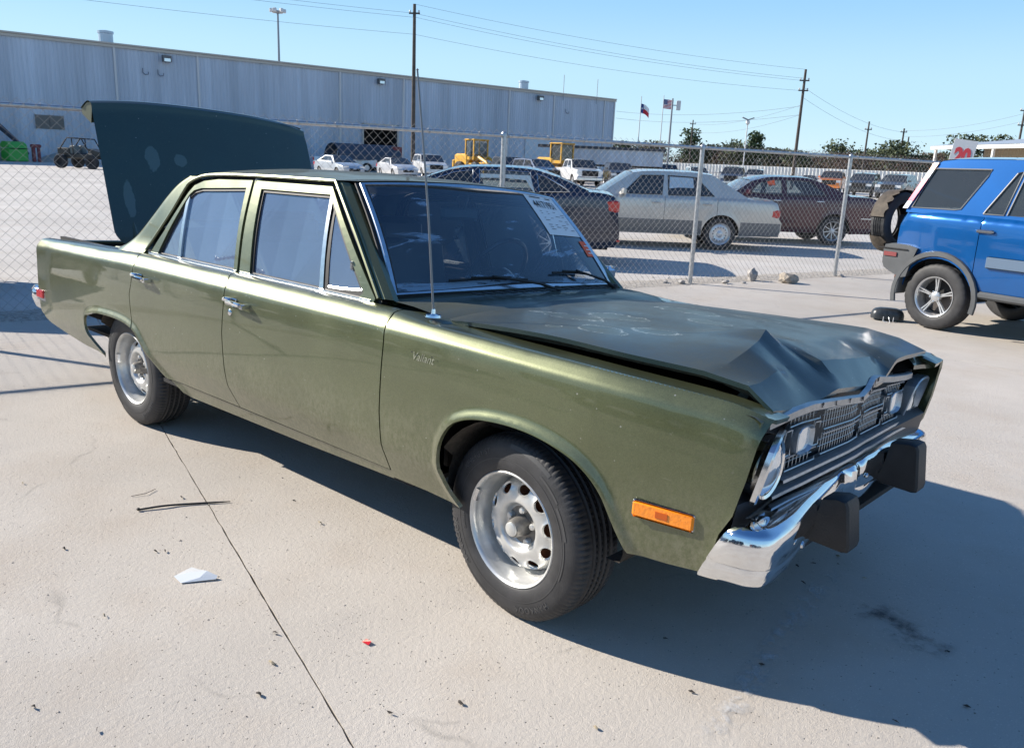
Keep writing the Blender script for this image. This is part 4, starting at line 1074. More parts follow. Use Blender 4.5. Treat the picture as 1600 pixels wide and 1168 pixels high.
# ================================================================== GROUND
def concrete(name, base, joints=False, tint=1.):
    M = mat(name, base, .88); q = NT(M); b = q.b; ob = q.n('TexCoord').outputs['Object']
    big = q.noise(ob, .35, 5, .6); mid = q.noise(ob, 1.7, 6, .62); fine = q.noise(ob, 260., 3, .7); med = q.noise(ob, 55., 5, .7)
    c = q.mix(q.ramp(big, [(.35, 0.), (.65, 1.)]), tuple(v*.84 for v in base), tuple(v*1.10 for v in base))
    c = q.mix(q.math('MULTIPLY', q.ramp(mid, [(.48, 0.), (.74, 1.)]), .35), c, (base[0]*.74, base[1]*.62, base[2]*.50))
    c = q.mix(q.math('MULTIPLY', q.ramp(mid, [(.25, 1.), (.42, 0.)]), .30), c, (base[0]*.66, base[1]*.67, base[2]*.72))
    # exposed aggregate: pale stones and little dark pits
    vo = q.n('TexVoronoi', {'Scale': 95., 'Vector': ob, 'Randomness': 1.}); 
    st = q.ramp(vo.outputs['Distance'], [(.10, 1.), (.32, 0.)]); sel = q.ramp(vo.outputs['Color'], [(.50, 0.), (.62, 1.)])
    c = q.mix(q.math('MULTIPLY', q.math('MULTIPLY', st, sel), .45), c, tuple(min(.8, v*1.45) for v in base))
    vo2 = q.n('TexVoronoi', {'Scale': 60., 'Vector': ob}); pit = q.math('MULTIPLY', q.ramp(vo2.outputs['Distance'], [(.06, 1.), (.17, 0.)]), q.ramp(vo2.outputs['Color'], [(.62, 0.), (.68, 1.)]))
    c = q.mix(q.math('MULTIPLY', pit, .85), c, tuple(v*.30 for v in base))
    c = q.mix(q.math('MULTIPLY', q.ramp(fine, [(.35, 1.), (.60, 0.)]), .28), c, tuple(v*.55 for v in base))
    # hairline cracks in places
    wv = q.n('TexNoise', {'Scale': 1.3, 'Detail': 4, 'Vector': ob}); wv2 = q.n('VectorMath', {0: wv.outputs['Color'], 1: Vector((.7, .7, 0))}, operation='MULTIPLY').outputs[0]
    wv3 = q.n('VectorMath', {0: ob, 1: wv2}, operation='ADD').outputs[0]
    vc = q.n('TexVoronoi', {'Scale': .33, 'Vector': wv3}, feature='DISTANCE_TO_EDGE'); ck = q.math('MULTIPLY', q.ramp(vc.outputs['Distance'], [(.0, 1.), (.0022, 0.)]), q.ramp(q.noise(ob, 3.1, 4), [(.50, 0.), (.62, .4)]))
    c = q.mix(ck, c, tuple(v*.42 for v in base))
    # isolated oil stains
    o1 = q.noise(ob, .9, 4, .6, .4); c = q.mix(q.math('MULTIPLY', q.ramp(o1, [(.70, 0.), (.82, 1.)]), .3), c, (.22, .20, .185))
    q.l(c, b.inputs['Base Color'])
    h = q.math('ADD', q.math('MULTIPLY', fine, .5), q.math('SUBTRACT', q.math('MULTIPLY', med, .8), q.math('MULTIPLY', pit, 1.2)))
    bp = q.n('Bump', {'Strength': .9, 'Distance': .0045, 'Height': h}); q.l(bp.outputs[0], b.inputs['Normal'])
    return M
slab_m = concrete('rough_yard_concrete', (.52, .472, .412))
yard_m = concrete('pale_yard_concrete', (.52, .487, .445))
joint_m = mat('joint_filler', (.035, .03, .025), .95)
# base sheet to the horizon with a recess under the slabs
V = [(-1500, -1500, -.022), (1500, -1500, -.022), (1500, 1500, -.022), (-1500, 1500, -.022)]
gnd = obj('ground', V, [(0, 1, 2, 3)], yard_m); tag(gnd, kind='structure')
FD = Vector((.28889, .95736, 0)); FN = Vector((.95736, -.28889, 0))     # along the fence / away from it, towards us
F0 = Vector((-3.88, 7.14, 0))
def fpt(a, b, z=0): v = F0+FD*a+FN*b; return (v.x, v.y, z)
b_ = MB(); b_.prism([fpt(-37.9, .12)[:2], fpt(34.9, .12)[:2], fpt(34.9, 33.9)[:2], fpt(-37.9, 33.9)[:2]], 2, -.021, -.0165); jb = b_.build('joint_filler', joint_m); tag(jb, kind='structure')
yard = empty('concrete_yard'); tag(yard, kind='structure')
def rough_edge(p, q_, n, amp):
    out = []
    for i in range(n):
        t = i/n; v = Vector(p).lerp(Vector(q_), t); d = (Vector(q_)-Vector(p)).normalized(); k = rnd.uniform(-amp, amp) if i else 0
        out.append((v.x-d.y*k, v.y+d.x*k))
    return out
ja = -7.2   # along-fence coordinate of the joint that passes beside the car
def jb_(a): return a
aj = [-38, -26.5, -16.8, ja, -.92, 9.5, 21, 35]
bj = [.10, 14.6, 34]
for i in range(len(aj)-1):
    for j in range(len(bj)-1):
        g = .0030; near = (i in (2, 3, 4) and j == 0); n = 260 if near else 2; am = .0022 if near else 0
        c = [fpt(aj[i]+g, bj[j]+g)[:2], fpt(aj[i+1]-g, bj[j]+g)[:2], fpt(aj[i+1]-g, bj[j+1]-g)[:2], fpt(aj[i]+g, bj[j+1]-g)[:2]]
        poly = []
        for k in range(4): poly += rough_edge((*c[k], 0), (*c[(k+1) % 4], 0), n, am)
        b_ = MB(); b_.prism(poly, 2, -.016, 0); o = b_.build('slab', slab_m, yard)
# yard beyond the fence, sits level with the slabs
b_ = MB(); b_.prism([fpt(-900, -900)[:2], fpt(900, -900)[:2], fpt(900, -.42)[:2], fpt(-900, -.42)[:2]], 2, -.02, -.001); o = b_.build('far_yard', yard_m); tag(o, kind='structure')
b_ = MB(); V = []; F = []; na, nb = 260, 9
for i in range(na+1):
    for j in range(nb):
        a = -22+44*i/na; bb_ = -.62+.82*j/(nb-1); edge = 1-abs(j-(nb-1)/2)/((nb-1)/2)
        x, y, z = fpt(a, bb_+rnd.uniform(-.02, .02)); V.append((x, y, -.012+.035*edge*rnd.uniform(.5, 1.1)))
for i in range(na):
    for j in range(nb-1): a = i*nb+j; F.append((a, a+1, a+nb+1, a+nb))
grm = mat('gravel_dirt', (.38, .34, .29), .95, var=.35, scale=25, bump=1., bscale=70)
o = obj('gravel_strip', V, F, grm, None, True, 180); tag(o, kind='structure')
b_ = MB()
for i in range(2600):
    a = rnd.uniform(-20, 20); bb_ = -.22+rnd.gauss(0, .22); r = rnd.uniform(.004, .016)*(1.6 if rnd.random() < .06 else 1); x, y, z = fpt(a, bb_, .006)
    P = [(x+r*rnd.uniform(.7, 1.2)*dx, y+r*rnd.uniform(.7, 1.2)*dy, z+r*.7*dz) for dx, dy, dz in ((1, 0, 0), (0, 1, 0), (-1, 0, 0), (0, -1, 0), (0, 0, 1))]
    b_.add(P, [(0, 1, 4), (1, 2, 4), (2, 3, 4), (3, 0, 4)])
o = b_.build('gravel', mat('gravel_stones', (.42, .39, .35), .9, var=.4, scale=9)); tag(o, kind='stuff')
# ================================================================== CHAIN-LINK FENCE
galv = mat('galvanised_steel', (.46, .47, .48), .38, .8, var=.15, scale=25)
wire_m = mat('galvanised_wire', (.40, .40, .40), .5, .5)
fence = empty('chain_link_fence', tuple(F0), 0, 'grey galvanised chain-link fence with round posts running behind the green sedan', 'fence')
def floc(a, b, z): v = FD*a+FN*b; return (v.x, v.y, z)
HF = 1.80
for k in range(-9, 8):
    b_ = MB(); a = k*3.0
    b_.tube([floc(a, 0, -.02), floc(a, 0, HF-.03)], .030, 16); b_.lathe([(.034, -.035), (.034, -.005), (.026, .012), (.010, .022), (0, .024)], 16, Matrix.Translation(floc(a, 0, HF-.01)))
    b_.build('post', galv, fence, True, 50)
b_ = MB(); b_.tube([floc(-27, -.0, HF-.035), floc(21, -.0, HF-.035)], .021, 12); b_.build('top_rail', galv, fence, True)
for i in range(-27*2, 21*2):
    b_ = MB()
    a = i*.5+.2*rnd.random(); c = Vector(floc(a, 0, HF-.035)); pts = []
    for k in range(9):
        t = 2*math.pi*k/8; pts.append(tuple(c+FN*(.026*math.cos(t)+.004)+Vector((0, 0, .026*math.sin(t)))+FD*(k*.003)))
    if rnd.random() < .25: pts.append(tuple(c+FN*.03+FD*.05+Vector((0, 0, .03+.04*rnd.random()))))
    b_.tube(pts, .003, 4, False); b_.build('tie_wire', wire_m, fence)

cw, chh = .0905, .0905; nc = int(48/cw); nr = int((HF+.02)/(chh/2)); V = []; F = []; rw = .0016
for c in range(nc):
    a0 = -27+c*cw; prev = None
    for r in range(nr+1):
        z = .015+r*chh/2; aa = a0+(cw/2 if r % 2 else 0)*(1 if c % 1 == 0 else -1); off = .004 if r % 2 else -.004
        sag = .006*math.sin(a0*1.7+z*2)
        p = Vector(floc(aa+.003*math.sin(z*5+a0*3), .030+off+sag, z))
        k = len(V)
        for t in (0, 2.094, 4.189): V.append(tuple(p+FN*(rw*math.cos(t))+FD*(rw*math.sin(t))+Vector((0, 0, rw*math.sin(t+1.57)*.7))))
        if prev is not None:
            for i in range(3): F.append((prev+i, prev+(i+1) % 3, k+(i+1) % 3, k+i))
        prev = k
    prev = None
    for r in range(nr+1):
        z = .015+r*chh/2; aa = a0+cw-(cw/2 if r % 2 else 0); off = -.004 if r % 2 else .004; sag = .006*math.sin(a0*1.7+z*2)
        p = Vector(floc(aa+.003*math.sin(z*5+a0*3), .030+off+sag, z)); k = len(V)
        for t in (0, 2.094, 4.189): V.append(tuple(p+FN*(rw*math.cos(t))+FD*(rw*math.sin(t))+Vector((0, 0, rw*math.sin(t+1.57)*.7))))
        if prev is not None:
            for i in range(3): F.append((prev+i, prev+(i+1) % 3, k+(i+1) % 3, k+i))
        prev = k
o = obj('wire_mesh', V, F, wire_m, fence); o['kind'] = 'stuff'
# ================================================================== OTHER VEHICLES
def car_paint(name, col, metal=.4, rough=.3): 
    M = mat(name, col, rough, metal, 1., var=.08, scale=3); return M
dark_glass = glass_mat('tinted_car_glass', (.10, .12, .12), .10, (.30, .33, .36), 1.4)
clear_glass = glass_mat('clear_car_glass', (.55, .62, .62), .16, (.38, .42, .44), 1.3)
plastic = mat('grey_bumper_plastic', (.075, .08, .085), .55, var=.15, scale=6)
alloy = mat('alloy_wheel', (.60, .61, .62), .28, .75)
far_tyre = mat('far_tyre', (.025, .025, .026), .8)
white_l = mat('clear_lamp_lens', (.70, .72, .74), .12, .3, coat=1.)
red_l = mat('tail_lamp_lens', (.60, .02, .015), .2, coat=1.)
door_hm = mat('dark_chrome_handle', (.35, .36, .38), .25, .9)
interior_m = mat('car_interior', (.03, .03, .03), .9)
def clipx(poly, x0, x1):
    for s, lim in ((1, x0), (-1, x1)):
        out = []; n = len(poly)
        for i in range(n):
            a, b = poly[i], poly[(i+1) % n]; ia = s*(a[0]-lim) >= 0; ib = s*(b[0]-lim) >= 0
            if ia: out.append(a)
            if ia != ib: t = (lim-a[0])/(b[0]-a[0]); out.append((lim, a[1]+(b[1]-a[1])*t))
        poly = out
    return poly
def side_glass_poly(p, d):
    P = np.array(p); c = P.mean(0); return [tuple(c+(q_-c)*(1-d/max(.05, np.linalg.norm(q_-c)))) for q_ in P]
WHEELS = {}
def road_wheel(root, x, y, r, w, rim_r, spokes, lod, near_sign, rim_m=None, nm='wheel', steer=0):
    key = (r, w, rim_r, spokes, lod, rim_m.name if rim_m else '')
    e = empty(nm, (x, y, r)); e.parent = root; e.rotation_euler = (math.pi/2 if near_sign < 0 else -math.pi/2, 0, 0)
    if key not in WHEELS:
        n = 14 if lod else 72; h = w/2
        if lod:
            t = MB().lathe([(rim_r, h-.02), (rim_r+.03, h), (r-.02, h-.01), (r, h-.035), (r, -h+.03), (r-.03, -h), (rim_r, -h)], n).build('tyre', far_tyre, e, True, 40)
            rm = MB().lathe([(0, h-.05), (rim_r*.3, h-.045), (rim_r*.9, h-.05), (rim_r, h-.02)], n).build('rim', rim_m or alloy, e, True, 40)
            WHEELS[key] = (t.data, [('rim', rm.data)]); return e
        V, F = tyre_mesh(r, w, rim_r, 96); t = MB().add(V, F).build('tyre', tyre_m, e, True, 32)
        rr = rim_r; rim = MB().lathe([(rr-.001, h-.03), (rr+.006, h-.012), (rr+.004, h-.004), (rr-.004, h-.006), (rr-.012, h-.02), (rr-.018, h-.05), (rr-.03, -h+.02)], 60).build('rim', rim_m or alloy, e, True, 50)
        MB().lathe([(0, -.02), (rr*.80, -.02), (rr*.86, -h+.02)], 40).build('brake_disc', mat('brake_disc', (.10, .09, .085), .5, .6), e, True)
        b_ = MB(); hh = h-.035
        if spokes == 15:   # forged disc with round openings: flat face
            def dh(x_, y_): rr_ = np.hypot(x_, y_); return np.interp(rr_, [0, .05, .07, .13, .17, rr-.01], [hh, hh, hh-.012, hh+.004, hh-.006, hh-.012])
            out = [((rr-.012)*math.cos(t), (rr-.012)*math.sin(t)) for t in np.linspace(0, 2*math.pi, 61)[:-1]]; H = []
            for k in range(15):
                a = 2*math.pi*k/15; H.append([(.128*math.cos(a)+.013*math.cos(t), .128*math.sin(a)+.013*math.sin(t)) for t in np.linspace(0, 2*math.pi, 9)[:-1]])
            sheet('wheel_face', out, lambda U, V_: (U, V_, dh(U, V_)), rim_m or alloy, rim, (0, 0, 1), holes=H, grid=(.015, .015), step=.012, flange=.008)
        else:
            for k in range(spokes):
                a = 2*math.pi*(k+.25)/spokes; ca, sa = math.cos(a), math.sin(a)
                for off, wd in ((-.013, .017), (.013, .017)) if spokes == 5 else ((0, .020),):
                    P = []
                    for r0, ww, z in ((.03, .020, hh-.004), (rr*.55, wd*.55+.004, hh-.006), (rr-.012, wd*.62+.004, hh+.008)):
                        o_ = off*(r0/rr)*1.25
                        for q_ in (-1, 1):
                            for zz in (z, z-.03): P.append((r0*ca-(o_+q_*ww/2)*sa, r0*sa+(o_+q_*ww/2)*ca, zz))
                    F = []
                    for j in range(2):
                        c0 = j*4; F += [(c0, c0+2, c0+6, c0+4), (c0+1, c0+5, c0+7, c0+3), (c0, c0+4, c0+5, c0+1), (c0+2, c0+3, c0+7, c0+6)]
                    b_.add(P, F)
            b_.build('spoke_star', rim_m or alloy, rim, True, 30)
        MB().lathe([(.055, hh-.03), (.050, hh), (.036, hh+.008), (0, hh+.009)], 24).build('centre_cap', rim_m or alloy, rim, True, 40)
        b_ = MB()
        for k in range(5): a = 2*math.pi*(k+.6)/5; b_.lathe([(.010, hh-.01), (.010, hh+.008), (0, hh+.010)], 8, Matrix.Translation((.05*math.cos(a)*1.05, .05*math.sin(a)*1.05, 0)))
        b_.build('lug_nuts', chrome_dull, rim)
        WHEELS[key] = e
    else:
        src = WHEELS[key]
        if lod:
            for nm2, me in [('tyre', src[0])]+src[1]:
                o = bpy.data.objects.new(nm2, me); COL.objects.link(o); o.parent = e
        else:
            for ch in KIDS(src): copy_tree(ch, e)
    return e
def gcar(name, label, cat, loc, yaw_, sp, group=None):
    r = empty(name, (loc[0], loc[1], 0), yaw_, label, cat, group); lod = sp.get('lod', 1)
    Wd, wr = sp['W'], sp['wr']; P = sp['paint']; wb = sp['wb']; R = sp['R']; gl = sp.get('glass', dark_glass)
    topl = sp['top']; sill = sp.get('sill', .28); step = .06 if not lod else .25; low = sp.get('low', .30)
    xs = [p[0] for p in topl]; xf, xr = max(xs), min(xs)
    def tp(x): x = np.asarray(x, float); return .11*np.clip((x-xf+.7)/.7, 0, 1)**2.2+.07*np.clip((xr+.6-x)/.6, 0, 1)**2.2
    tx = [p for p in topl if p[1] > .75]; tx = sorted(tx)
    def topz(x): return np.interp(x, [p[0] for p in tx], [p[1] for p in tx])
    def sy(x, z):
        x = np.asarray(x, float); z = np.asarray(z, float); h = topz(x)-z
        y = np.interp(z, [0, sill, .40, .55, .75, 3], [Wd-.10, Wd-.075, Wd-.03, Wd-.008, Wd, Wd])-np.interp(h, [0, .01, .03, .07, .18], [.055, .036, .022, .010, 0.])
        ar = 0
        for cx_ in (0, wb):
            d = np.hypot(x-cx_, z-R)-(R+.055); ar = np.maximum(ar, np.clip(1-np.abs(d)/.07, 0, 1))
        return y-tp(x)+.012*ar*(h > .12)
    arc = []
    def arch(cx_):
        n = 16 if not lod else 7; ra = R+.055; a0 = math.asin(min(.95, max(-.9, (sill-R)/ra)))
        return [(cx_+ra*math.cos(t), R+ra*math.sin(t)) for t in np.linspace(a0, math.pi-a0, n)][::-1]
    # closed side outline: over the top from front-bottom to rear-bottom, then back along the sill through the arches
    out = list(topl)+[p for p in arch(0)]+[p for p in arch(wb)]
    doors = sp.get('doors')
    def part(nm, poly, sgn, m_=P, fl=.012):
        return sheet(nm, poly, lambda U, V_: (U, sgn*sy(U, V_), V_), m_, r, (0, sgn, 0), grid=(.09, .07) if not lod else (.4, .3), step=step, flange=fl if not lod else 0,
              extra=np.array([(x, float(topz(x))-d) for x in np.arange(xr+.05, xf-.05, .06) for d in (.015, .035, .07)]) if not lod else None, edge_gap=.3)
    for sgn in (-1, 1):
        if doors and not lod:
            cuts = [xr-1]+sorted(doors)+[xf+1]; names = ['rear_quarter_panel']+(['rear_door', 'front_door'] if len(doors) == 3 else ['door'])+['front_fender']
            for i in range(len(cuts)-1):
                pl = clipx(out, cuts[i]+.004, cuts[i+1]-.004)
                if len(pl) > 2: part(names[i], pl, sgn)
        else: part('body_side', out, sgn)
        if sp.get('clad'):
            cm, zc_ = sp['clad']; pl = [(p[0], min(p[1], zc_)) for p in out]
            # lower cladding drawn slightly proud of the door skins
            poly = [p for p in out if p[1] <= zc_]; 
            segs = [(xr+.02, -R-.06), (R+.06, wb-R-.06), (wb+R+.06, xf-.02)]
            for a, b in segs:
                if b-a > .1: sheet('lower_cladding', [(a, sill+.02), (a, zc_), (b, zc_), (b, sill+.02)], lambda U, V_: (U, sgn*(sy(U, V_)+.008), V_), cm, r, (0, sgn, 0), grid=(.2, .08), step=.1, flange=.010)
    # top, front and rear skins
    n = 13 if not lod else 5; V = []; F = []; pl = topl if lod else [tuple(p) for p in catmull(topl, 4)]
    gx0, gx1 = sp['gh'][0][0], sp['gh'][-1][0]
    for x, z in pl:
        ys_ = float(sy(x, z)) 
        for k in np.linspace(-1, 1, n):
            c = 1-k*k; fb = .10*c*np.clip((x-xf+.5)/.5, 0, 1)-.06*c*np.clip((xr+.4-x)/.4, 0, 1)
            V.append((x+fb, k*ys_, z+(.03*c if z > .75 else 0)))
    for nm_, test in (('hood_and_nose', lambda xm: xm >= gx0-.05), ('rear_deck', lambda xm: xm < gx0-.05)):
        F = []
        for i in range(len(pl)-1):
            xm = (pl[i][0]+pl[i+1][0])/2
            if (gx1 < xm < gx0-.05 and pl[i][1] > .75) or not test(xm): continue
            for j in range(n-1): a = i*n+j; F.append((a, a+1, a+n+1, a+n))
        if F:
            us_ = sorted({i for f in F for i in f}); mp_ = {u: k for k, u in enumerate(us_)}
            MB().add([V[u] for u in us_], [tuple(mp_[i] for i in f) for f in F]).build(nm_, P, r, True, 45)
    # floor and interior block
    b_ = MB(); b_.box(((xf+xr)/2, 0, sill+.03), (xf-xr-.3, 1.5*Wd, .05)); b_.box(((gx0+gx1)/2, 0, .62), (max(.4, gx0-gx1-.5), 1.7*Wd, .5)); 
    for cx_ in (0, wb): b_.box((cx_, 0, R), (.10, 1.4*Wd, .10))
    b_.build('underbody', black, r)
    if not lod:
        for cx_ in (0, wb):
            for sgn in (-1, 1):
                V = []; F = []
                for k in range(13):
                    t = math.pi*k/12
                    for yy in (Wd-.30, Wd-.06): V.append((cx_+(R+.06)*math.cos(t), sgn*yy, R+(R+.06)*math.sin(t)))
                for k in range(12): F.append((2*k, 2*k+1, 2*k+3, 2*k+2))
                V.append((cx_, sgn*(Wd-.30), R)); m_ = len(V)-1
                for k in range(12): F.append((m_, 2*k, 2*k+2))
                MB().add(V, F).build('wheel_well_liner', black, r)
    # greenhouse
    gh = sp['gh']; zb = sp.get('belt', min(gh[0][1], gh[-1][1])); zt = max(p[1] for p in gh)
    yb = Wd-.055
    def gy(z): return yb-(yb-wr)*np.clip((np.asarray(z, float)-zb)/(zt-zb), -.2, 1)
    poly = [(gh[0][0], gh[0][1]-.03)]+gh+[(gh[-1][0], gh[-1][1]-.03)]
    wins = sp['wins']
    for sgn in (-1, 1):
        sheet('cabin_side', poly, lambda U, V_: (U, sgn*gy(V_), V_), P, r, (0, sgn, 0), holes=wins, grid=None, step=.2 if lod else .06, flange=0 if lod else .025, smooth=False)
        for w_ in wins:
            g_ = sp.get('wglass', {}).get(wins.index(w_), gl)
            sheet('side_window', w_, lambda U, V_: (U, sgn*(gy(V_)-.006), V_), g_, r, (0, sgn, 0), grid=None, step=.3, flange=0, smooth=False)
            if not lod and sp.get('trim'):
                P_ = [(x, sgn*(float(gy(z))+.003), z) for x, z in w_]; P_.append(P_[0]); MB().tube(P_, .008, 5, False).build('window_trim', sp['trim'], r, True)
    def strip(nm, a, b, m_, bul, cr, nn=None):
        nn = 9 if not lod else 4; V = []; F = []; rows = 1+(4 if not lod and bul == 0 else 3)
        for i, (x, z) in enumerate([a, b]):
            for k in np.linspace(-1, 1, nn): c = 1-k*k; V.append((x+bul*c, k*float(gy(z)), z+cr*c))
        for j in range(nn-1): F.append((j, j+1, nn+j+1, nn+j))
        return MB().add(V, F).build(nm, m_, r, True, 60)
    rs = [p for p in gh[1:-1]]; V = []; F = []; n = 11 if not lod else 5; pl = rs if lod else [tuple(p) for p in catmull(rs, 5)]
    for i, (x, z) in enumerate(pl):
        f = (len(pl)-1-i)/(len(pl)-1)
        for k in np.linspace(-1, 1, n): c = (1-abs(k)**2.6); V.append((x+.05*(1-k*k)*(2*f-1)*0, k*(float(gy(z))+.004), z+(.035 if not lod else .03)*c+.004))
    for i in range(len(pl)-1):
        for j in range(n-1): a = i*n+j; F.append((a, a+1, a+n+1, a+n))
    MB().add(V, F).build('roof', P, r, True, 50)
    strip('windshield', gh[0], gh[1], sp.get('wsglass', gl), .04, .03); strip('rear_window', gh[-2], gh[-1], gl, -.03, .02)
    # wheels
    for x in (0, wb):
        for sgn in (-1, 1): road_wheel(r, x, sgn*(Wd-.015-sp.get('tw', .2)/2), R, sp.get('tw', .2), sp.get('rim', R*.62), sp.get('spokes', 5), lod, sgn, sp.get('rim_m'))
    # lamps: boxes following the corner
    for nm, m_, x0, x1, z0, z1, yw in sp.get('lamps', ()):
        for sgn in (-1, 1):
            ys_ = float(sy((x0+x1)/2, (z0+z1)/2)); b_ = MB(); b_.box(((x0+x1)/2, sgn*(ys_-yw/2+.008), (z0+z1)/2), (x1-x0, yw, z1-z0), bev=.02 if not lod else 0); b_.build(nm, m_, r)
    if sp.get('grille'):
        x, z0, z1, gw = sp['grille']; b_ = MB(); b_.box((x, 0, (z0+z1)/2), (.06, gw*2, z1-z0), bev=.02); b_.build('grille', black, r)
    if sp.get('fbump'):
        x, z0, z1 = sp['fbump']; b_ = MB(); b_.box((x, 0, (z0+z1)/2), (.18, Wd*1.86, z1-z0), bev=.05); b_.build('front_bumper', sp.get('bump_m', P), r)
    for x, z in sp.get('handles', ()):
        for sgn in (-1, 1): ys_ = float(sy(x, z)); b_ = MB(); b_.box((x, sgn*(ys_+.018), z), (.17, .03, .032), bev=.01); b_.build('door_handle', sp.get('hm', P), r)
    if sp.get('mirror'):
        x, z = sp['mirror']
        for sgn in (-1, 1): b_ = MB(); b_.box((x, sgn*(Wd+.06), z), (.09, .19, .13), bev=.03 if not lod else 0); b_.build('side_mirror', sp.get('mm', P), r)
    return r
yaw3 = math.radians(222)
silver = car_paint('silver_champagne_paint', (.58, .55, .49), .45, .35)
gh_m = [(2.32, 1.00), (1.74, 1.385), (1.40, 1.425), (.95, 1.432), (.52, 1.425), (.18, 1.385), (-.48, 1.00)]
mb = gcar('silver_sedan', 'boxy silver sedan with grey lower cladding, parked side-on behind the fence', 'car', (-6.528, 12.493), yaw3, dict(lod=0, W=.84, wr=.62, paint=silver, wb=2.665, R=.31, tw=.19, rim=.20, spokes=15, sill=.27,
    top=[(3.40, .30), (3.46, .42), (3.46, .62), (3.42, .80), (3.30, .885), (2.9, .94), (2.32, .985), (1.6, .985), (.8, .985), (0, .985), (-.48, .985), (-.95, .965), (-1.06, .93), (-1.10, .86), (-1.12, .62), (-1.18, .56), (-1.18, .38), (-1.12, .30)], gh=gh_m, belt=.98,
    wins=[[(1.57, 1.345), (1.14, 1.36), (1.165, 1.005), (1.93, 1.0)], [(1.06, 1.36), (.52, 1.345), (.165, 1.01), (1.05, 1.0)]], trim=mat('black_window_trim', (.02, .02, .02), .4), clad=(mat('grey_cladding', (.17, .18, .185), .4, .3), .545),
    doors=[.10, 1.11, 2.03], lamps=[('tail_light', red_l, -1.125, -.93, .65, .80, .30), ('headlight', white_l, 3.36, 3.46, .62, .78, .38)], handles=[(1.28, .86), (.30, .86)], mirror=(1.92, 1.04), grille=(3.5, .60, .84, .32), wsglass=clear_glass))
b_ = MB(); b_.add([(1.03, .752, 1.03), (.55, .752, 1.03), (.58, .665, 1.33), (1.03, .668, 1.34)], [(0, 1, 2, 3)]); b_.build('foil_sunshade', mat('silver_foil', (.60, .62, .60), .3, .6, bump=.6, bscale=14), mb)
maroon = car_paint('dark_maroon_paint', (.060, .012, .022), .4, .3)
mr = gcar('maroon_sedan', 'dark maroon sedan with an orange tag in its window, behind the fence', 'car', (-5.764, 16.185), yaw3, dict(lod=0, W=.86, wr=.62, paint=maroon, wb=2.72, R=.315, tw=.21, rim=.205, spokes=9, sill=.25,
    top=[(3.44, .28), (3.50, .42), (3.48, .62), (3.38, .78), (3.1, .88), (2.7, .96), (2.25, 1.0), (1.5, 1.01), (.7, 1.025), (0, 1.045), (-.28, 1.055), (-.72, 1.05), (-.93, .99), (-1.00, .85), (-1.03, .62), (-1.04, .45), (-.98, .30)],
    gh=[(2.28, 1.02), (1.85, 1.30), (1.50, 1.39), (1.21, 1.412), (.85, 1.415), (.55, 1.395), (.22, 1.30), (-.30, 1.07)], belt=1.01, wins=[[(1.89, 1.06), (1.70, 1.265), (1.45, 1.335), (1.20, 1.35), (1.19, 1.025)], [(1.09, 1.35), (.80, 1.352), (.55, 1.335), (.20, 1.06), (1.08, 1.03)]], trim=mat('maroon_trim', (.03, .02, .02), .4), glass=clear_glass,
    doors=[.18, 1.14, 2.06], lamps=[('tail_light', red_l, -1.04, -.80, .72, .92, .30), ('headlight', white_l, 3.32, 3.48, .56, .74, .34)], handles=[(1.30, .92), (.36, .93)], hm=chrome_dull, mirror=(1.95, 1.08)))
b_ = MB(); b_.box((1.42, .69, 1.27), (.15, .008, .11), ry=.3); b_.build('window_tag', orange_m, mr)
b_ = MB(); b_.box((1.9, .865, .60), (1.4, .012, .02)); b_.box((-.62, .845, .60), (.55, .012, .02)); b_.build('side_moulding', chrome_dull, mr)
navy = car_paint('dark_navy_paint', (.018, .028, .055), .35, .25)
au = gcar('navy_sedan', 'dark navy sedan with chrome window trim and red tail light, nearest behind the fence', 'car', (-6.77, 7.64), yaw3, dict(lod=0, W=.91, wr=.64, paint=navy, wb=2.85, R=.335, tw=.235, rim=.235, spokes=10, sill=.24,
    top=[(3.62, .26), (3.70, .42), (3.68, .62), (3.55, .78), (3.2, .90), (2.8, .97), (2.35, 1.01), (1.6, 1.02), (.8, 1.03), (0, 1.06), (-.50, 1.10), (-.76, 1.085), (-.92, 1.03), (-.97, .85), (-1.00, .62), (-1.02, .44), (-.96, .30)],
    gh=[(2.35, 1.03), (1.85, 1.24), (1.53, 1.345), (1.28, 1.385), (.96, 1.40), (.53, 1.40), (.22, 1.37), (-.10, 1.28), (-.52, 1.12)], belt=1.02, wins=[[(1.98, 1.06), (1.78, 1.20), (1.48, 1.31), (1.22, 1.345), (1.20, 1.05)], [(1.12, 1.35), (.70, 1.36), (.36, 1.345), (.30, 1.07), (1.10, 1.055)], [(.26, 1.33), (.12, 1.29), (-.12, 1.17), (-.24, 1.09), (.22, 1.075)]],
    trim=chrome_dull, wglass={1: clear_glass}, doors=[.16, 1.16, 2.12], lamps=[('tail_light', red_l, -.99, -.74, .82, .99, .42), ('headlight', white_l, 3.5, 3.68, .6, .75, .4)], handles=[(1.32, .93), (.36, .95)], mirror=(2.0, 1.08)))
b_ = MB(); b_.box((-1.0, .78, .40), (.05, .16, .03)); b_.build('rear_reflector', red_l, au)
b_ = MB(); V = [(1.10, .80, 1.30), (.36, .80, 1.30), (.28, .80, 1.05), (.33, .81, 1.10), (.42, .80, 1.23), (.75, .805, 1.25), (1.10, .80, 1.24)]
V = [(x, .855-(.855-.64)*((z-1.02)/.38)+.012, z) for x, _, z in V]; b_.add(V, [(0, 1, 2, 3, 4, 5, 6)]); b_.build('plastic_film', mat('white_plastic_film', (.62, .66, .62), .4), au)
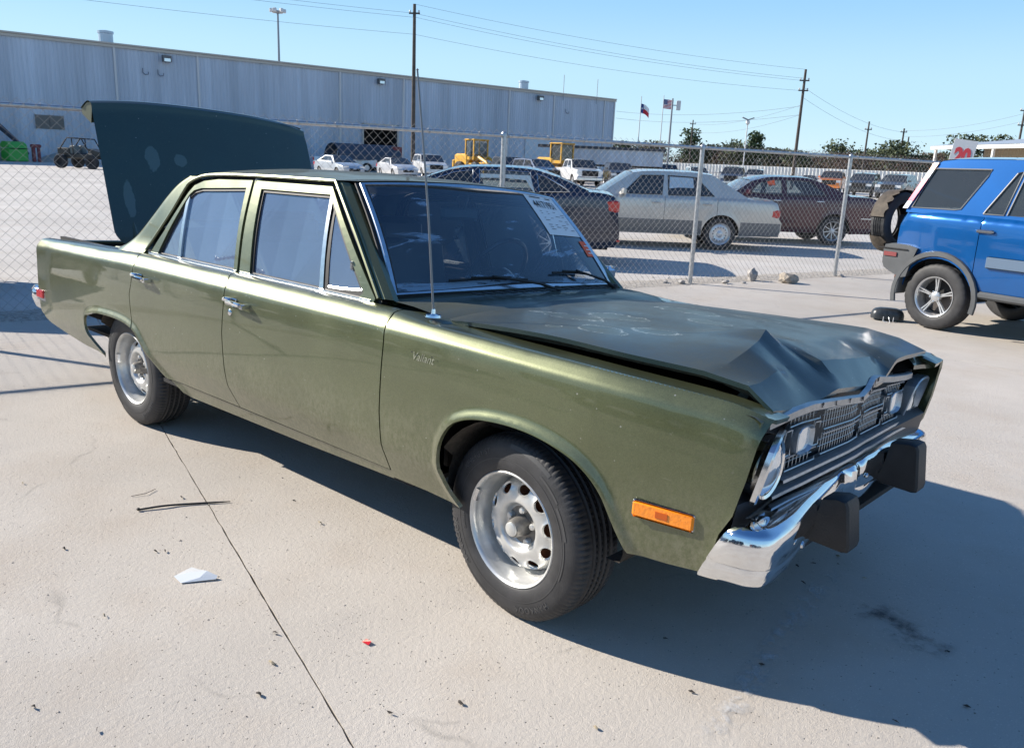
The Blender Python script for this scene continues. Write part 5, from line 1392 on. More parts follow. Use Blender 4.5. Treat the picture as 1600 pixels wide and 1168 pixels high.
# ------------------------------------------------------------------ blue compact SUV (right)
blue = car_paint('bright_blue_paint', (.003, .10, .34), .45, .22)
q_ = .0
su = gcar('blue_suv', 'bright blue compact SUV with grey bumper and torn spare tyre cover, at right', 'suv', (-.42, 7.18), math.atan2(-.28889, .95736), dict(lod=0, W=.862, wr=.70, paint=blue, wb=2.62, R=.335, tw=.205, rim=.20, spokes=5, sill=.40,
    top=[(3.30, .50), (3.36, .62), (3.34, .80), (3.2, .98), (2.9, 1.05), (2.25, 1.12), (1.5, 1.14), (.8, 1.155), (.3, 1.165), (0, 1.17), (-.40, 1.175), (-.47, 1.16), (-.515, 1.10), (-.56, .95), (-.565, .80), (-.52, .72), (-.45, .70)],
    gh=[(2.25, 1.15), (1.62, 1.60), (1.35, 1.665), (.9, 1.695), (.4, 1.70), (-.05, 1.695), (-.22, 1.675), (-.28, 1.63), (-.47, 1.185)], belt=1.165,
    wins=[[(-.27, 1.60), (.30, 1.605), (.28, 1.55), (.10, 1.22), (.04, 1.21), (-.42, 1.205)], [(.335, 1.19), (.36, 1.24), (.55, 1.58), (.60, 1.595), (.53, 1.19)], [(.56, 1.19), (.635, 1.60), (1.24, 1.60), (1.22, 1.19)], [(1.32, 1.19), (1.34, 1.60), (1.58, 1.55), (2.1, 1.19)]],
    trim=mat('blue_suv_window_rubber', (.16, .17, .18), .45), doors=[.36, 1.27, 2.2], lamps=[('headlight', white_l, 3.15, 3.33, .72, .9, .35)], handles=[(.42, 1.03), (1.38, 1.02)], hm=door_hm, mirror=(2.05, 1.22)))
sgnY = -1
# wheel-arch cladding, rear bumper, mud flap, lamp, mouldings on both sides
for s in (-1, 1):
    V = []; F = []; n = 20
    for k in range(n+1):
        t = math.radians(-14)+math.radians(208)*k/n
        for rr, yy in ((R_ := .405, .872), (.412, .890), (.455, .888), (.463, .868)): V.append((rr*math.cos(t), s*yy, .335+rr*math.sin(t)))
    for k in range(n):
        for j in range(3): a = k*4+j; F.append((a, a+1, a+5, a+4))
    MB().add(V, F).build('wheel_arch_cladding', plastic, su, True, 30)
    b_ = MB(); b_.box((1.31, s*.845, .425), (1.78, .06, .07), bev=.02); b_.build('sill_cladding', plastic, su)
    b_ = MB(); b_.box((.88, s*.876, .745), (.80, .022, .11), bev=.01); b_.build('door_moulding', mat('grey_blue_moulding', (.10, .15, .22), .45), su)
    b_ = MB(); b_.box((1.75, s*.876, .745), (.84, .022, .11), bev=.01); b_.build('door_moulding', plastic, su)
    b_ = MB(); b_.box((-.395, s*.80, .43), (.03, .17, .24), bev=.01, ry=.10); b_.build('mud_flap', plastic, su)
    # tall tail lamp beside the rear glass: amber, clear, red
    for m_, z0, z1 in ((mat('amber_tail', (.95, .30, .05), .2, coat=1.), 1.585, 1.66), (white_l, 1.50, 1.585), (mat('pink_red_tail', (.75, .02, .10), .2, coat=1.), 1.27, 1.50), (white_l, 1.19, 1.27)):
        V = []
        for z in (z0+.002, z1-.002):
            k = (z-1.185)/(1.67-1.185); x = -.485+.21*k; y = .812-.105*k
            V += [(x-.035, s*(y-.10), z), (x-.028, s*(y+.006), z), (x+.032, s*(y+.014), z)]
        MB().add(V, [(0, 1, 4, 3), (1, 2, 5, 4), (0, 3, 5, 2), (0, 2, 1), (3, 4, 5)]).build('tail_light', m_, su)
b_ = MB(); prf_ = [(-.70, .57), (-.725, .62), (-.73, .74), (-.715, .80), (-.60, .825), (-.40, .825), (-.30, .80), (-.36, .62), (-.385, .50), (-.45, .485), (-.62, .53)]
V = []; F = []; n = len(prf_); ks = np.linspace(-1, 1, 15)
for k in ks:
    for x, z in prf_: V.append((x+.05*(k*k)-(.0), .888*k, z)) if abs(k) < .99 else V.append((x+.07+.05*(x < -.6), .885*k, z))
for i in range(14):
    for j in range(n): F.append((i*n+j, i*n+(j+1) % n, (i+1)*n+(j+1) % n, (i+1)*n+j))
F += [tuple(range(n)), tuple(14*n+j for j in range(n-1, -1, -1))]
b_.add(V, F); rb = b_.build('rear_bumper', plastic, su, True, 35)
b_ = MB(); b_.box((-.52, -.893, .715), (.15, .01, .045), bev=.003); b_.build('bumper_reflector', mat('dull_red_reflector', (.22, .05, .05), .4), rb)
b_ = MB(); b_.box((-.50, -.894, .775), (.34, .008, .010)); b_.build('bumper_groove', black, rb)
b_ = MB(); b_.tube([(-.62, -.55, .44), (-.42, -.55, .46)], .06, 12); b_.build('muffler', rust, su, True)
# bare spare tyre on the tailgate, grimy tan cover remains
b_ = MB(); b_.box((-.66, -.32, 1.02), (.35, .16, .16), bev=.02); b_.build('spare_wheel_bracket', black, su)
sx = Matrix.Translation((-.90, -.32, 1.02)) @ Matrix.Rotation(-math.pi/2, 4, 'Y')
V, F = tyre_mesh(.33, .20, .20, 96); MB().add([tuple(sx @ Vector(v)) for v in V], F).build('spare_tyre', tyre_m, su, True, 32)
V = []; F = []; n = 60
for k in range(n+1):
    t = math.pi*(-.45+1.80*k/n); jag = .02*math.sin(k*1.7)+.012*math.sin(k*4.1)
    for r_, h_ in ((.20, .112), (.30, .118), (.342, .09), (.352, .0), (.352, -.085+jag)): V.append(tuple(sx @ Vector((r_*math.cos(t), r_*math.sin(t), h_))))
for k in range(n):
    for j in range(4): a = k*5+j; F.append((a, a+1, a+6, a+5))
MB().add(V, F).build('torn_spare_cover', mat('torn_brown_vinyl', (.07, .055, .040), .75, var=.5, scale=9, bump=.4, bscale=30), su, True, 50)
# ------------------------------------------------------------------ far vehicles
def far_spec(kind, col, **kw):
    P = car_paint('far_'+kind+'_paint', col, .2, .35)
    if kind == 'sedan': d = dict(W=.88, wr=.60, wb=2.7, R=.32, sill=.25, top=[(3.55, .3), (3.6, .6), (3.4, .78), (2.3, .98), (-.4, 1.03), (-.95, 1.0), (-1.02, .6), (-.95, .3)], gh=[(2.3, 1.0), (1.6, 1.40), (.4, 1.42), (-.45, 1.04)], wins=[[(1.95, 1.05), (1.5, 1.34), (.45, 1.36), (-.1, 1.08)]], lamps=[('headlight', white_l, 3.38, 3.56, .62, .76, .4), ('tail_light', red_l, -1.02, -.85, .75, .95, .3)], grille=(3.66, .45, .62, .4))
    if kind == 'suv': d = dict(W=.97, wr=.75, wb=2.85, R=.39, sill=.38, top=[(3.65, .4), (3.72, .75), (3.6, 1.05), (2.5, 1.22), (-.9, 1.20), (-1.02, .9), (-1.0, .45)], gh=[(2.5, 1.22), (1.75, 1.72), (.5, 1.80), (-.75, 1.76), (-1.0, 1.20)], wins=[[(2.1, 1.27), (1.65, 1.65), (.85, 1.70), (.85, 1.26)], [(.75, 1.26), (.75, 1.70), (-.70, 1.67), (-.85, 1.26)]], lamps=[('headlight', white_l, 3.52, 3.74, .82, 1.0, .42), ('tail_light', red_l, -1.04, -.85, .95, 1.2, .2)], grille=(3.80, .70, 1.02, .5), fbump=(3.72, .42, .66))
    if kind == 'pickup': d = dict(W=1.0, wr=.78, wb=3.6, R=.41, sill=.45, top=[(4.45, .5), (4.52, .8), (4.45, 1.15), (3.3, 1.28), (.9, 1.26), (-1.2, 1.25), (-1.22, .6), (-1.15, .5)], gh=[(3.35, 1.27), (2.65, 1.82), (1.4, 1.88), (.95, 1.80), (.85, 1.26)], wins=[[(2.95, 1.32), (2.55, 1.75), (1.98, 1.79), (1.98, 1.31)], [(1.88, 1.31), (1.88, 1.79), (1.05, 1.74), (1.0, 1.31)]], lamps=[('headlight', white_l, 4.3, 4.54, .90, 1.12, .40), ('tail_light', red_l, -1.23, -1.1, .9, 1.2, .12)], grille=(4.60, .75, 1.12, .58), fbump=(4.52, .45, .70))
    d.update(lod=1, paint=P, mirror=(d['gh'][0][0]-.5, d['gh'][0][1]+.10)); d.update(kw); return d
def toward(x, y, off=0): return math.atan2(-2.7-y, 1.6-x)+off
bumpc = dict(bump_m=chrome_dull)
FAR = [('sedan', (.42, .46, .50), (-45.76, 32.69), .45, 'far_sedan', 'light silver-blue sedan with a sticker on its windshield, parked left of the warehouse doorway', 'car', {}),
 ('pickup', (.62, .64, .66), (-61.4, 45.08), 1.7, 'far_pickup', 'white pickup seen side-on behind the light silver-blue sedan', 'pickup truck', {}),
 ('sedan', (.55, .56, .58), (-46.5, 38.5), .35, 'far_sedan', 'pale grey low sedan parked in front of the dark warehouse doorway', 'car', {}),
 ('suv', (.72, .73, .74), (-47.2, 42.4), .22, 'far_suv', 'white SUV with black grille facing us, left of the yellow wheel loader with raised cab', 'suv', {}),
 ('pickup', (.035, .045, .065), (-43.2, 46.9), .40, 'far_pickup', 'dark blue-black pickup parked right behind the front yellow loader', 'pickup truck', bumpc),
 ('suv', (.03, .06, .13), (-39.4, 46.2), .55, 'far_suv', 'dark blue SUV between the two yellow loaders', 'suv', {}),
 ('pickup', (.74, .75, .76), (-35.3, 45.9), .30, 'far_pickup', 'white pickup with big chrome grille facing us, right of the second loader', 'pickup truck', bumpc),
 ('suv', (.03, .035, .045), (-35.3, 51.0), .15, 'far_suv', 'black SUV facing us, right of the white pickup with the big grille', 'suv', {}),
 ('pickup', (.05, .11, .20), (-38.9, 63.4), .25, 'far_pickup', 'blue pickup above the silver sedan roof, nearest the trailer', 'pickup truck', {}),
 ('suv', (.72, .73, .74), (-42.3, 75.4), .2, 'far_suv', 'small white SUV before the far white wall', 'suv', {}),
 ('pickup', (.06, .09, .15), (-33.7, 66.6), -.08, 'far_pickup', 'dark blue pickup facing us above the silver sedan trunk', 'pickup truck', bumpc),
 ('suv', (.70, .72, .74), (-37.8, 79.4), -.05, 'far_suv', 'white SUV facing us, left of the tall dark utility pole', 'suv', {}),
 ('sedan', (.05, .05, .055), (-35.6, 88.1), .0, 'far_sedan', 'black sedan left of the orange truck by the far wall', 'car', {}),
 ('pickup', (.85, .24, .03), (-27.3, 73.2), -.12, 'far_pickup', 'bright orange pickup facing us by the far wall', 'pickup truck', {}),
 ('suv', (.035, .038, .042), (-21.6, 64.6), -.15, 'far_suv', 'black off-roader facing us, right of the orange pickup', 'suv', {}),
 ('suv', (.06, .075, .10), (-18.97, 64.0), -.25, 'far_suv', 'dark grey-blue SUV, rightmost of the row by the far wall', 'suv', {})]
for kind, col, loc, off, nm, lb, ct, kw in FAR:
    s_ = far_spec(kind, col, **kw); y_ = toward(*loc, off); ax = s_['wb']/2
    gcar(nm, lb, ct, (loc[0]-ax*math.cos(y_), loc[1]-ax*math.sin(y_)), y_, s_, 'vehicles parked across the yard')
# ------------------------------------------------------------------ yellow wheel loaders
yel = mat('loader_yellow', (.62, .33, .03), .5, var=.2, scale=2)
def loader(loc, yw, label, tall=1.):
    r = empty('wheel_loader', (*loc, 0), yw, label, 'wheel loader', 'yellow wheel loaders'); g_ = clear_glass
    b_ = MB(); b_.box((-1.5, 0, 1.45), (2.2, 1.5, 1.1), bev=.15); b_.box((-2.6, 0, 1.1), (.35, 1.7, .8), bev=.08); b_.build('engine_cover', yel, r)
    b_ = MB(); b_.box((-.2, 0, 1.0), (1.6, 1.2, .5), bev=.05); b_.box((1.4, 0, 1.0), (1.2, .9, .7), bev=.08); b_.build('frame', yel, r)
    b_ = MB()
    for x in (-.75, .55):
        for y in (-.68, .68): b_.box((x, y, 2.35), (.10, .10, 1.5))
    b_.box((-.1, 0, 3.14), (1.6, 1.55, .12), bev=.04); b_.box((-.1, 0, 1.65), (1.35, 1.4, .25)); b_.build('cab', yel, r)
    b_ = MB(); b_.box((-.1, 0, 2.42), (1.24, 1.30, 1.35)); b_.build('cab_glass', g_, r)
    b_ = MB()
    for y in (-.45, .45): b_.tube([(1.0, y, 1.75), (2.2, y, 1.35), (3.1, y, .65)], .13, 6)
    b_.tube([(1.2, 0, 1.2), (2.6, 0, 1.1)], .08, 6); b_.build('lift_arm', yel, r)
    b_ = MB(); b_.prism([(2.95, .25), (3.9, .22), (4.0, .30), (3.25, .50), (3.10, 1.15), (2.95, 1.25), (2.85, .8)], 1, -1.3, 1.3); b_.build('bucket', yel, r)
    for x in (-1.25, 1.35):
        for y in (-.95, .95):
            e = empty('wheel', (x, y, .68)); e.parent = r; e.rotation_euler = (math.pi/2, 0, 0)
            MB().lathe([(.32, .24), (.55, .26), (.68, .16), (.68, -.16), (.55, -.26), (.32, -.24)], 18).build('tyre', far_tyre, e); MB().lathe([(0, .12*(-1 if y > 0 else 1)), (.33, .2*(-1 if y > 0 else 1))], 14).build('rim', yel, e)
    b_ = MB(); b_.tube([(-1.6, .4, 2.0), (-1.6, .4, 2.7)], .06); b_.build('exhaust_pipe', black, r); return r
loader((-48.0, 48.5), toward(-48, 48.5, .55), 'yellow wheel loader left, between the white SUV and the dark pickup')
loader((-42.6, 53.2), toward(-42.6, 53.2, .75), 'yellow wheel loader right, beside the long grey trailer')
# ------------------------------------------------------------------ black side-by-side buggy on the left
u = empty('utility_buggy', (-52.4, 18.6, 0), toward(-52.4, 18.6, .95), 'black off-road side-by-side buggy with roll cage and knobbly tyres, left of the trunk lid', 'buggy')
b_ = MB(); b_.box((0, 0, .75), (2.0, 1.1, .35), bev=.08); b_.prism([(.6, .75), (1.45, .70), (1.40, 1.0), (.55, 1.2)], 1, -.45, .45); b_.box((-.95, 0, 1.0), (.8, 1.2, .4), bev=.06); b_.build('body', mat('buggy_black', (.02, .022, .022), .4), u)
b_ = MB()
for y in (-.62, .62): b_.tube([(.75, y, 1.05), (.35, y, 1.75), (-.6, y, 1.78), (-1.15, y, 1.1)], .035, 6); b_.tube([(-.25, y, .7), (-.3, y, 1.77)], .03, 6)
for x, z in ((.35, 1.75), (-.6, 1.78)): b_.tube([(x, -.62, z), (x, .62, z)], .035, 6)
b_.build('roll_cage', black, u, True)
b_ = MB(); b_.box((-.35, .3, 1.05), (.45, .45, .6), bev=.06, ry=-.15); b_.box((-.35, -.3, 1.05), (.45, .45, .6), bev=.06, ry=-.15); b_.build('seat', vinyl, u)
for x in (-1.0, 1.05):
    for y in (-.78, .78):
        e = empty('wheel', (x, y, .40)); e.parent = u; e.rotation_euler = (math.pi/2, 0, 0); V, F = tyre_mesh(.40, .28, .18, 24); MB().add(V, F).build('tyre', far_tyre, e); MB().lathe([(0, .06), (.18, .08), (.18, -.08), (0, -.06)], 12).build('rim', black, e)
        b_ = MB(); b_.tube([(x*.6, y*.3, .7), (x, y*.9, .42)], .03, 5); b_.build('suspension_arm', black, u)
b_ = MB(); b_.box((1.46, 0, .88), (.02, .5, .08)); b_.build('accent_panel', mat('lime_green', (.15, .5, .05), .5), u)
# ================================================================== WAREHOUSE
steel_wall = mat('ribbed_steel_wall', (.44, .46, .48), .5, .15); q = NT(steel_wall); ob_ = q.n('TexCoord').outputs['Object']
mp = q.n('Mapping', {'Vector': ob_, 'Scale': Vector((1, .55, .03))}); c_ = q.ramp(q.noise(mp.outputs[0], 1.0, 6, .7), [(.3, .40), (.5, .50), (.72, .66)])
c_ = q.n('VectorMath', {0: c_, 1: Vector((.86, .96, 1.10))}, operation='MULTIPLY').outputs[0]; q.l(c_, q.b.inputs['Base Color'])
trim_m = mat('wall_trim', (.50, .46, .40), .6); trim_l = mat('light_flashing', (.58, .58, .57), .5)
WA = Vector((-71.32, 19.98, 0)); wd = Vector((.184632, .982808, 0)); wn = Vector((.982808, -.184632, 0))
def wp(t, z, off=0): v = WA+wd*t+wn*off; return (v.x, v.y, z)
wh_ = empty('warehouse', (0, 0, 0), 0, 'long grey-blue corrugated steel warehouse filling the left background', 'building')
def ribbed(b, a0, a1, z0, z1, off=0., pitch=.30, dep=.028, P=wp):
    n = int((a1-a0)/pitch); V = []; F = []
    pts = []
    for i in range(n):
        s = a0+(a1-a0)*i/n; w = (a1-a0)/n; pts += [(s, 0), (s+w*.62, 0), (s+w*.72, dep), (s+w*.90, dep)]
    pts.append((a1, 0))
    for s, d in pts: V += [P(s, z0, off+d), P(s, z1, off+d)]
    for i in range(len(pts)-1): F.append((2*i, 2*i+2, 2*i+3, 2*i+1))
    b.add(V, F)
seams = [-75, -60, -45, -30, -15, -5, 8.6, 15.2, 28.5, 35.5, 48.9, 55.4, 63.4, 65.05]
for i in range(len(seams)-1):
    a0, a1 = seams[i]+.06, seams[i+1]-.06; b_ = MB()
    if a0 < 31 < a1: ribbed(b_, a0, 31.0, 0, 9.3); ribbed(b_, 34.8, a1, 0, 9.3); ribbed(b_, 31.0, 34.8, 4.45, 9.3)
    else: ribbed(b_, a0, a1, 0, 9.3)
    b_.build('wall_panel', steel_wall, wh_)
    b_ = MB(); b_.prism([wp(seams[i+1]-.08, 0, .05)[:2], wp(seams[i+1]+.08, 0, .05)[:2], wp(seams[i+1]+.08, 0, .14)[:2], wp(seams[i+1]-.08, 0, .14)[:2]], 2, 0, 9.3); b_.build('downspout', trim_l, wh_)
def wbox(b, a0, a1, z0, z1, o0, o1): b.prism([wp(a0, 0, o0)[:2], wp(a1, 0, o0)[:2], wp(a1, 0, o1)[:2], wp(a0, 0, o1)[:2]], 2, z0, z1)
b_ = MB(); wbox(b_, -75.2, 65.25, 9.3, 9.42, -.1, .25); wbox(b_, -75.2, 65.25, 9.08, 9.28, .06, .16); b_.build('eave_trim', trim_m, wh_)
b_ = MB(); n_ = 30
V = [wp(-75, 9.42, .2), wp(65.2, 9.42, .2), wp(65.2, 10.6, -30), wp(-75, 10.6, -30), wp(65.2, 0, 0), wp(65.2, 0, -60), wp(65.2, 9.42, -60), wp(65.2, 9.42, 0), wp(65.2, 10.6, -30)]
obj('roof', V, [(0, 1, 2, 3), (4, 5, 6, 8, 7)], steel_wall, wh_)
b_ = MB(); wbox(b_, 31, 34.8, 0, 4.45, -3, -2.9); wbox(b_, 31.0, 31.1, 0, 4.4, -3, 0); wbox(b_, 34.7, 34.8, 0, 4.4, -3, 0); wbox(b_, 31, 34.8, 4.4, 4.45, -3, 0); b_.build('doorway', mat('dark_interior', (.012, .013, .015), .9), wh_)
b_ = MB(); wbox(b_, 30.85, 31.0, 0, 4.6, .05, .12); wbox(b_, 34.8, 34.95, 0, 4.6, .05, .12); wbox(b_, 30.85, 34.95, 4.45, 4.6, .05, .12); b_.build('door_frame', trim_m, wh_)
b_ = MB(); wbox(b_, 51.4, 55.0, .0, 4.3, .05, .10); b_.build('roller_door', mat('pale_blue_door', (.52, .58, .62), .5), wh_)
for k in (0, 1):
    b_ = MB()
    for i in range(9): wbox(b_, 2.55+k*.99, 3.50+k*.99, 2.52+i*.11, 2.58+i*.11, .05, .11)
    wbox(b_, 2.55+k*.99, 3.50+k*.99, 2.48, 3.52, .045, .055); wbox(b_, 3.48+k*.99, 3.53+k*.99, 2.45, 3.55, .05, .12); wbox(b_, 2.50+k*.99, 2.55+k*.99, 2.45, 3.55, .05, .12); b_.build('louvre_window', mat('dusty_louvre', (.20, .19, .175), .7), wh_)
for a in (12.6, 32.8, 53.1):
    b_ = MB(); wbox(b_, a-.35, a+.35, 8.35, 8.85, .15, .55); l_ = b_.build('flood_lamp', mat('flood_lamp_housing', (.12, .12, .12), .5), wh_)
    b_ = MB(); wbox(b_, a-.25, a+.25, 8.38, 8.62, .55, .57); b_.build('lens', lampg, l_)
for a in (8.35, 51.8): MB().lathe([(.55, 0), (.55, .75), (.62, .78), (.62, .95), (0, 1.05)], 16, Matrix.Translation(wp(a, 9.42, -1.2))).build('roof_vent', mat('galvanised_vent', (.40, .46, .52), .35, .6), wh_)
for a in (10.7, 11.9, 57.2): b_ = MB(); b_.tube([wp(a, 7.7, .1), wp(a, 7.35, .12), wp(a+.15, 7.2, .2), wp(a+.4, 7.25, .2), wp(a+.45, 7.45, .15)], .03, 5); b_.build('conduit', mat('conduit_dark', (.12, .13, .15), .5), wh_)
for a in (56.6, 61.9): b_ = MB(); b_.tube([wp(a, 8.6, .2), wp(a, 11.4, .2)], .035, 5); b_.build('mast', mat('mast_grey', (.3, .32, .34), .5), wh_)
# ================================================================== FAR WALL AND RAIL
white_wall = mat('white_corrugated_fence', (.66, .66, .64), .6, var=.06, scale=.5)
Wa, Wb = Vector((-90, 98.2, 0)), Vector((14, 117.6, 0)); we = (Wb-Wa).normalized(); wf = Vector((we.y, -we.x, 0))
fw_ = empty('white_fence_wall', tuple(Wa), 0, 'long low white corrugated fence across the far side of the yard', 'fence')
def fp(t, z, off=0): v = we*t+wf*off; return (v.x, v.y, z)
Lw = (Wb-Wa).length
for i in range(18):
    b_ = MB(); ribbed(b_, Lw*i/18+.03, Lw*(i+1)/18-.03, .05, 2.35, 0, .42, .07, fp); b_.build('fence_panel', white_wall, fw_)
    b_ = MB(); b_.box(fp(Lw*i/18, 1.2, -.08), (.10, .10, 2.4)); b_.build('fence_post', trim_l, fw_)
rl = empty('pipe_barrier', tuple(Wa), 0, 'thin grey pipe barrier in front of the far white fence', 'barrier')
for z in (.75, 1.25): b_ = MB(); b_.tube([fp(0, z, 7), fp(Lw, z, 7)], .07, 5); b_.build('rail', galv, rl)
for i in range(34): b_ = MB(); b_.tube([fp(Lw*i/33, 0, 7), fp(Lw*i/33, 1.3, 7)], .07, 5); b_.build('post', galv, rl)
# ================================================================== POLES, WIRES, LIGHTS, FLAGS
wood = mat('weathered_pole_wood', (.075, .062, .052), .85, var=.3, scale=2)
steelp = mat('grey_light_pole', (.25, .27, .29), .5, .4)
def upole(loc, h, label, arms=(), r=.16, lean=0):
    e = empty('utility_pole', (*loc, 0), 0, label, 'utility pole', 'wooden utility poles'); b_ = MB(); b_.tube([(0, 0, 0), (lean*h*.7, lean*h*.7, h)], [r, r*.65], 10); b_.build('pole', wood, e, True)
    for z in arms:
        b_ = MB(); b_.box((lean*z*.7, lean*z*.7, z), (.9, .9 if False else .10, .12), rz=.6); b_.build('crossarm', wood, e)
        for s in (-1, 1): MB().lathe([(0, .2), (.06, .18), (.08, .1), (.05, 0)], 6, Matrix.Translation((lean*z*.7+s*.38*math.cos(.6), lean*z*.7+s*.38*math.sin(.6), z+.05))).build('insulator', trim_l, e)
    return e
upole((-52.87, 45.67), 13.6, 'tallest dark utility pole, in front of the warehouse beside the car antenna', (12.9,), .19)
upole((-32.72, 76.96), 11.1, 'tall dark utility pole over the far white fence, right of centre', (10.1, 9.2), .17)
upole((-38.68, 112.88), 8.6, 'thin utility pole over the trees, left of the close pair of poles', (7.6,), .15)
upole((-38.46, 126.77), 8.5, 'left pole of the close pair of utility poles', (8.0,), .17)
upole((-39.4, 132.49), 7.6, 'shorter right pole of the close pair of utility poles', (), .15)
upole((-18.97, 102.66), 9.9, 'utility pole with insulator arms above the canopy roof', (9.1, 7.6), .15)
upole((-66.64, 115.89), 9.0, 'small distant utility pole rising behind the pine tree', (8.4,), .13)
upole((-63, -6), 12.4, 'utility pole at the far left end of the power line', (11.8,), .17)
def wire(a, b, sag, label, r=.010):
    pts = []
    for i in range(21):
        t = i/20; p = Vector(a).lerp(Vector(b), t); p.z -= sag*4*t*(1-t); pts.append(tuple(p))
    o = MB().tube(pts, r, 4, False).build('power_line', mat('cable', (.16, .18, .20), .6) if 'cable' not in bpy.data.materials else bpy.data.materials['cable'], None); tag(o, label, 'power line', 'power lines'); return o
for dz, dx, w_ in ((0, 0, 'upper of the close pair of wires'), (-.35, .3, 'lower of the close pair of wires'), (-1.6, 0, 'lowest single wire')):
    nm_ = w_+' crossing the sky left of the tallest utility pole'; nm2_ = w_+' running between the two tall utility poles'
    wire((-63+dx, -6, 12.2+dz), (-52.87+dx, 45.67, 12.9+dz), .5, nm_); wire((-52.87+dx, 45.67, 12.9+dz), (-32.72+dx, 76.96, 10.3+dz*.7), .55, nm2_)
wire((-52.87, 45.67, 13.6), (-32.72, 76.96, 11.1), .5, 'topmost wire running between the tops of the two tall utility poles')
for z0, z1, w_ in ((10.1, 8.0, 'higher'), (9.2, 6.8, 'lower')): wire((-32.72, 76.96, z0-.6), (-38.46, 126.77, z1), .8, w_+' wire from the tall right pole down to the close pair of poles', .013); wire((-66.64, 115.89, z1+.4), (-32.72, 76.96, z0-2.2), .7, w_+' wire between the small distant pole behind the pine and the tall right pole', .013)
for z0, w_ in ((8.2, 'higher'), (7.4, 'lower')): wire((-38.46, 126.77, z0), (-18.97, 102.66, z0+.6), .5, w_+' wire from the close pair of poles to the pole over the canopy', .013); wire((-59, 84, z0-.2), (-32.72, 76.96, z0-.4), .6, w_+' wire from the warehouse corner to the tall right pole', .013)
lt = empty('light_tower', (-99.07, 62.92, 0), 0, 'tall thin light tower with a ring of floodlights above the warehouse roof', 'light tower')
b_ = MB(); b_.tube([(0, 0, 0), (0, 0, 19.3)], [.22, .12], 8); b_.build('mast', steelp, lt, True); MB().lathe([(.2, 19.0), (.75, 19.15), (.75, 19.3), (.2, 19.35)], 12).build('lamp_ring', steelp, lt)
for k in range(6):
    a = k*math.pi/3; b_ = MB(); b_.box((.85*math.cos(a), .85*math.sin(a), 19.35), (.42, .42, .45), rz=a, bev=.05); b_.build('floodlight', trim_l, lt)
lp = empty('yard_light', (-38.81, 78.49, 0), 0, 'slim white pole light with two winged lamp heads above the trees', 'street light')
b_ = MB(); b_.tube([(0, 0, 0), (0, 0, 6.3)], [.07, .05], 6); b_.build('pole', trim_l, lp); b_ = MB(); b_.lathe([(.05, 6.1), (.22, 6.3), (.20, 6.55), (0, 6.6)], 8); b_.build('globe', trim_l, lp)
for s in (-1, 1): b_ = MB(); b_.box((s*.32*.7, s*.32*.7, 6.75), (.62, .22, .10), rz=math.pi/4, ry=-s*.35); b_.build('lamp_head', steelp, lp)
def flagpole(loc, h, label, kind, zt):
    e = empty('flag_pole', (*loc, 0), 0, label, 'flag'); b_ = MB(); b_.tube([(0, 0, 0), (0, 0, h)], [.07, .04], 6); b_.build('pole', trim_l, e)
    ux, uy = .754, .657; Wf, Hf = 1.15, 1.0
    def fpnt(s, t):  # s along fly 0..1, t 0 bottom..1 top
        droop = -.55*s*s if kind == 'state' else -.12*s; rip = .07*math.sin(s*7+t)
        L = Wf*s*(.85 if kind == 'state' else 1); return (ux*L-uy*rip, uy*L+ux*rip, zt-Hf+Hf*t+droop)
    def patch(s0, s1, t0, t1, m_, nm):
        V = []; F = []; n = 6
        for i in range(n+1):
            s = s0+(s1-s0)*i/n; V += [fpnt(s, t0), fpnt(s, t1)]
        for i in range(n): F.append((2*i, 2*i+2, 2*i+3, 2*i+1))
        obj(nm, V, F, m_, e)
    R_ = mat('flag_red', (.55, .03, .04), .8); Wm = mat('flag_white', (.78, .78, .76), .8); B_ = mat('flag_blue', (.03, .06, .22), .8)
    if kind == 'state':
        patch(0, .33, 0, 1, B_, 'blue_field'); patch(.33, 1, .5, 1, Wm, 'white_stripe'); patch(.33, 1, 0, .5, R_, 'red_stripe')
        V = []; 
        for k in range(10):
            r_ = .14 if k % 2 == 0 else .055; a = math.pi/2+k*math.pi/5; p = fpnt(.165, .5); dx = r_*math.cos(a); V.append((p[0]+ux*dx+.02, p[1]+uy*dx-.02, p[2]+r_*math.sin(a)))
        obj('star', V, [tuple(range(10))], Wm, e)
    else:
        for k in range(13):
            m_ = R_ if k % 2 == 0 else Wm; t1 = 1-k/13; t0 = 1-(k+1)/13; patch(.4 if k < 7 else 0, 1, t0, t1, m_, 'stripe')
        patch(0, .4, 6/13, 1, B_, 'canton')
        b_ = MB()
        for i in range(6):
            for j in range(5): p = fpnt(.03+.06*i, 6/13+.05+.1*j); b_.box((p[0]+.015, p[1]-.015, p[2]), (.03, .03, .03))
        b_.build('stars', Wm, e)['kind'] = 'stuff'
flagpole((-52.84, 79.96), 9.3, 'red, white and blue one-star state flag on a pole right of the warehouse', 'state', 8.5)
flagpole((-50.94, 81.62), 9.5, 'striped American flag on a pole between the state flag and a light pole', 'us', 9.1)
e_ = empty('yard_light', (-47.44, 77.82, 0), 0, 'dark pole with a pale floodlight, immediately right of the American flag', 'street light'); b_ = MB(); b_.tube([(0, 0, 0), (0, 0, 8.8)], [.13, .09], 8); b_.build('pole', steelp, e_)
b_ = MB(); b_.box((.5, .45, 8.1), (.45, .3, 1.0), rz=.7, bev=.05); b_.build('floodlight', trim_l, e_); b_ = MB(); b_.tube([(0, 0, 8.1), (.5, .45, 8.1)], .05, 5); b_.build('bracket', steelp, e_)
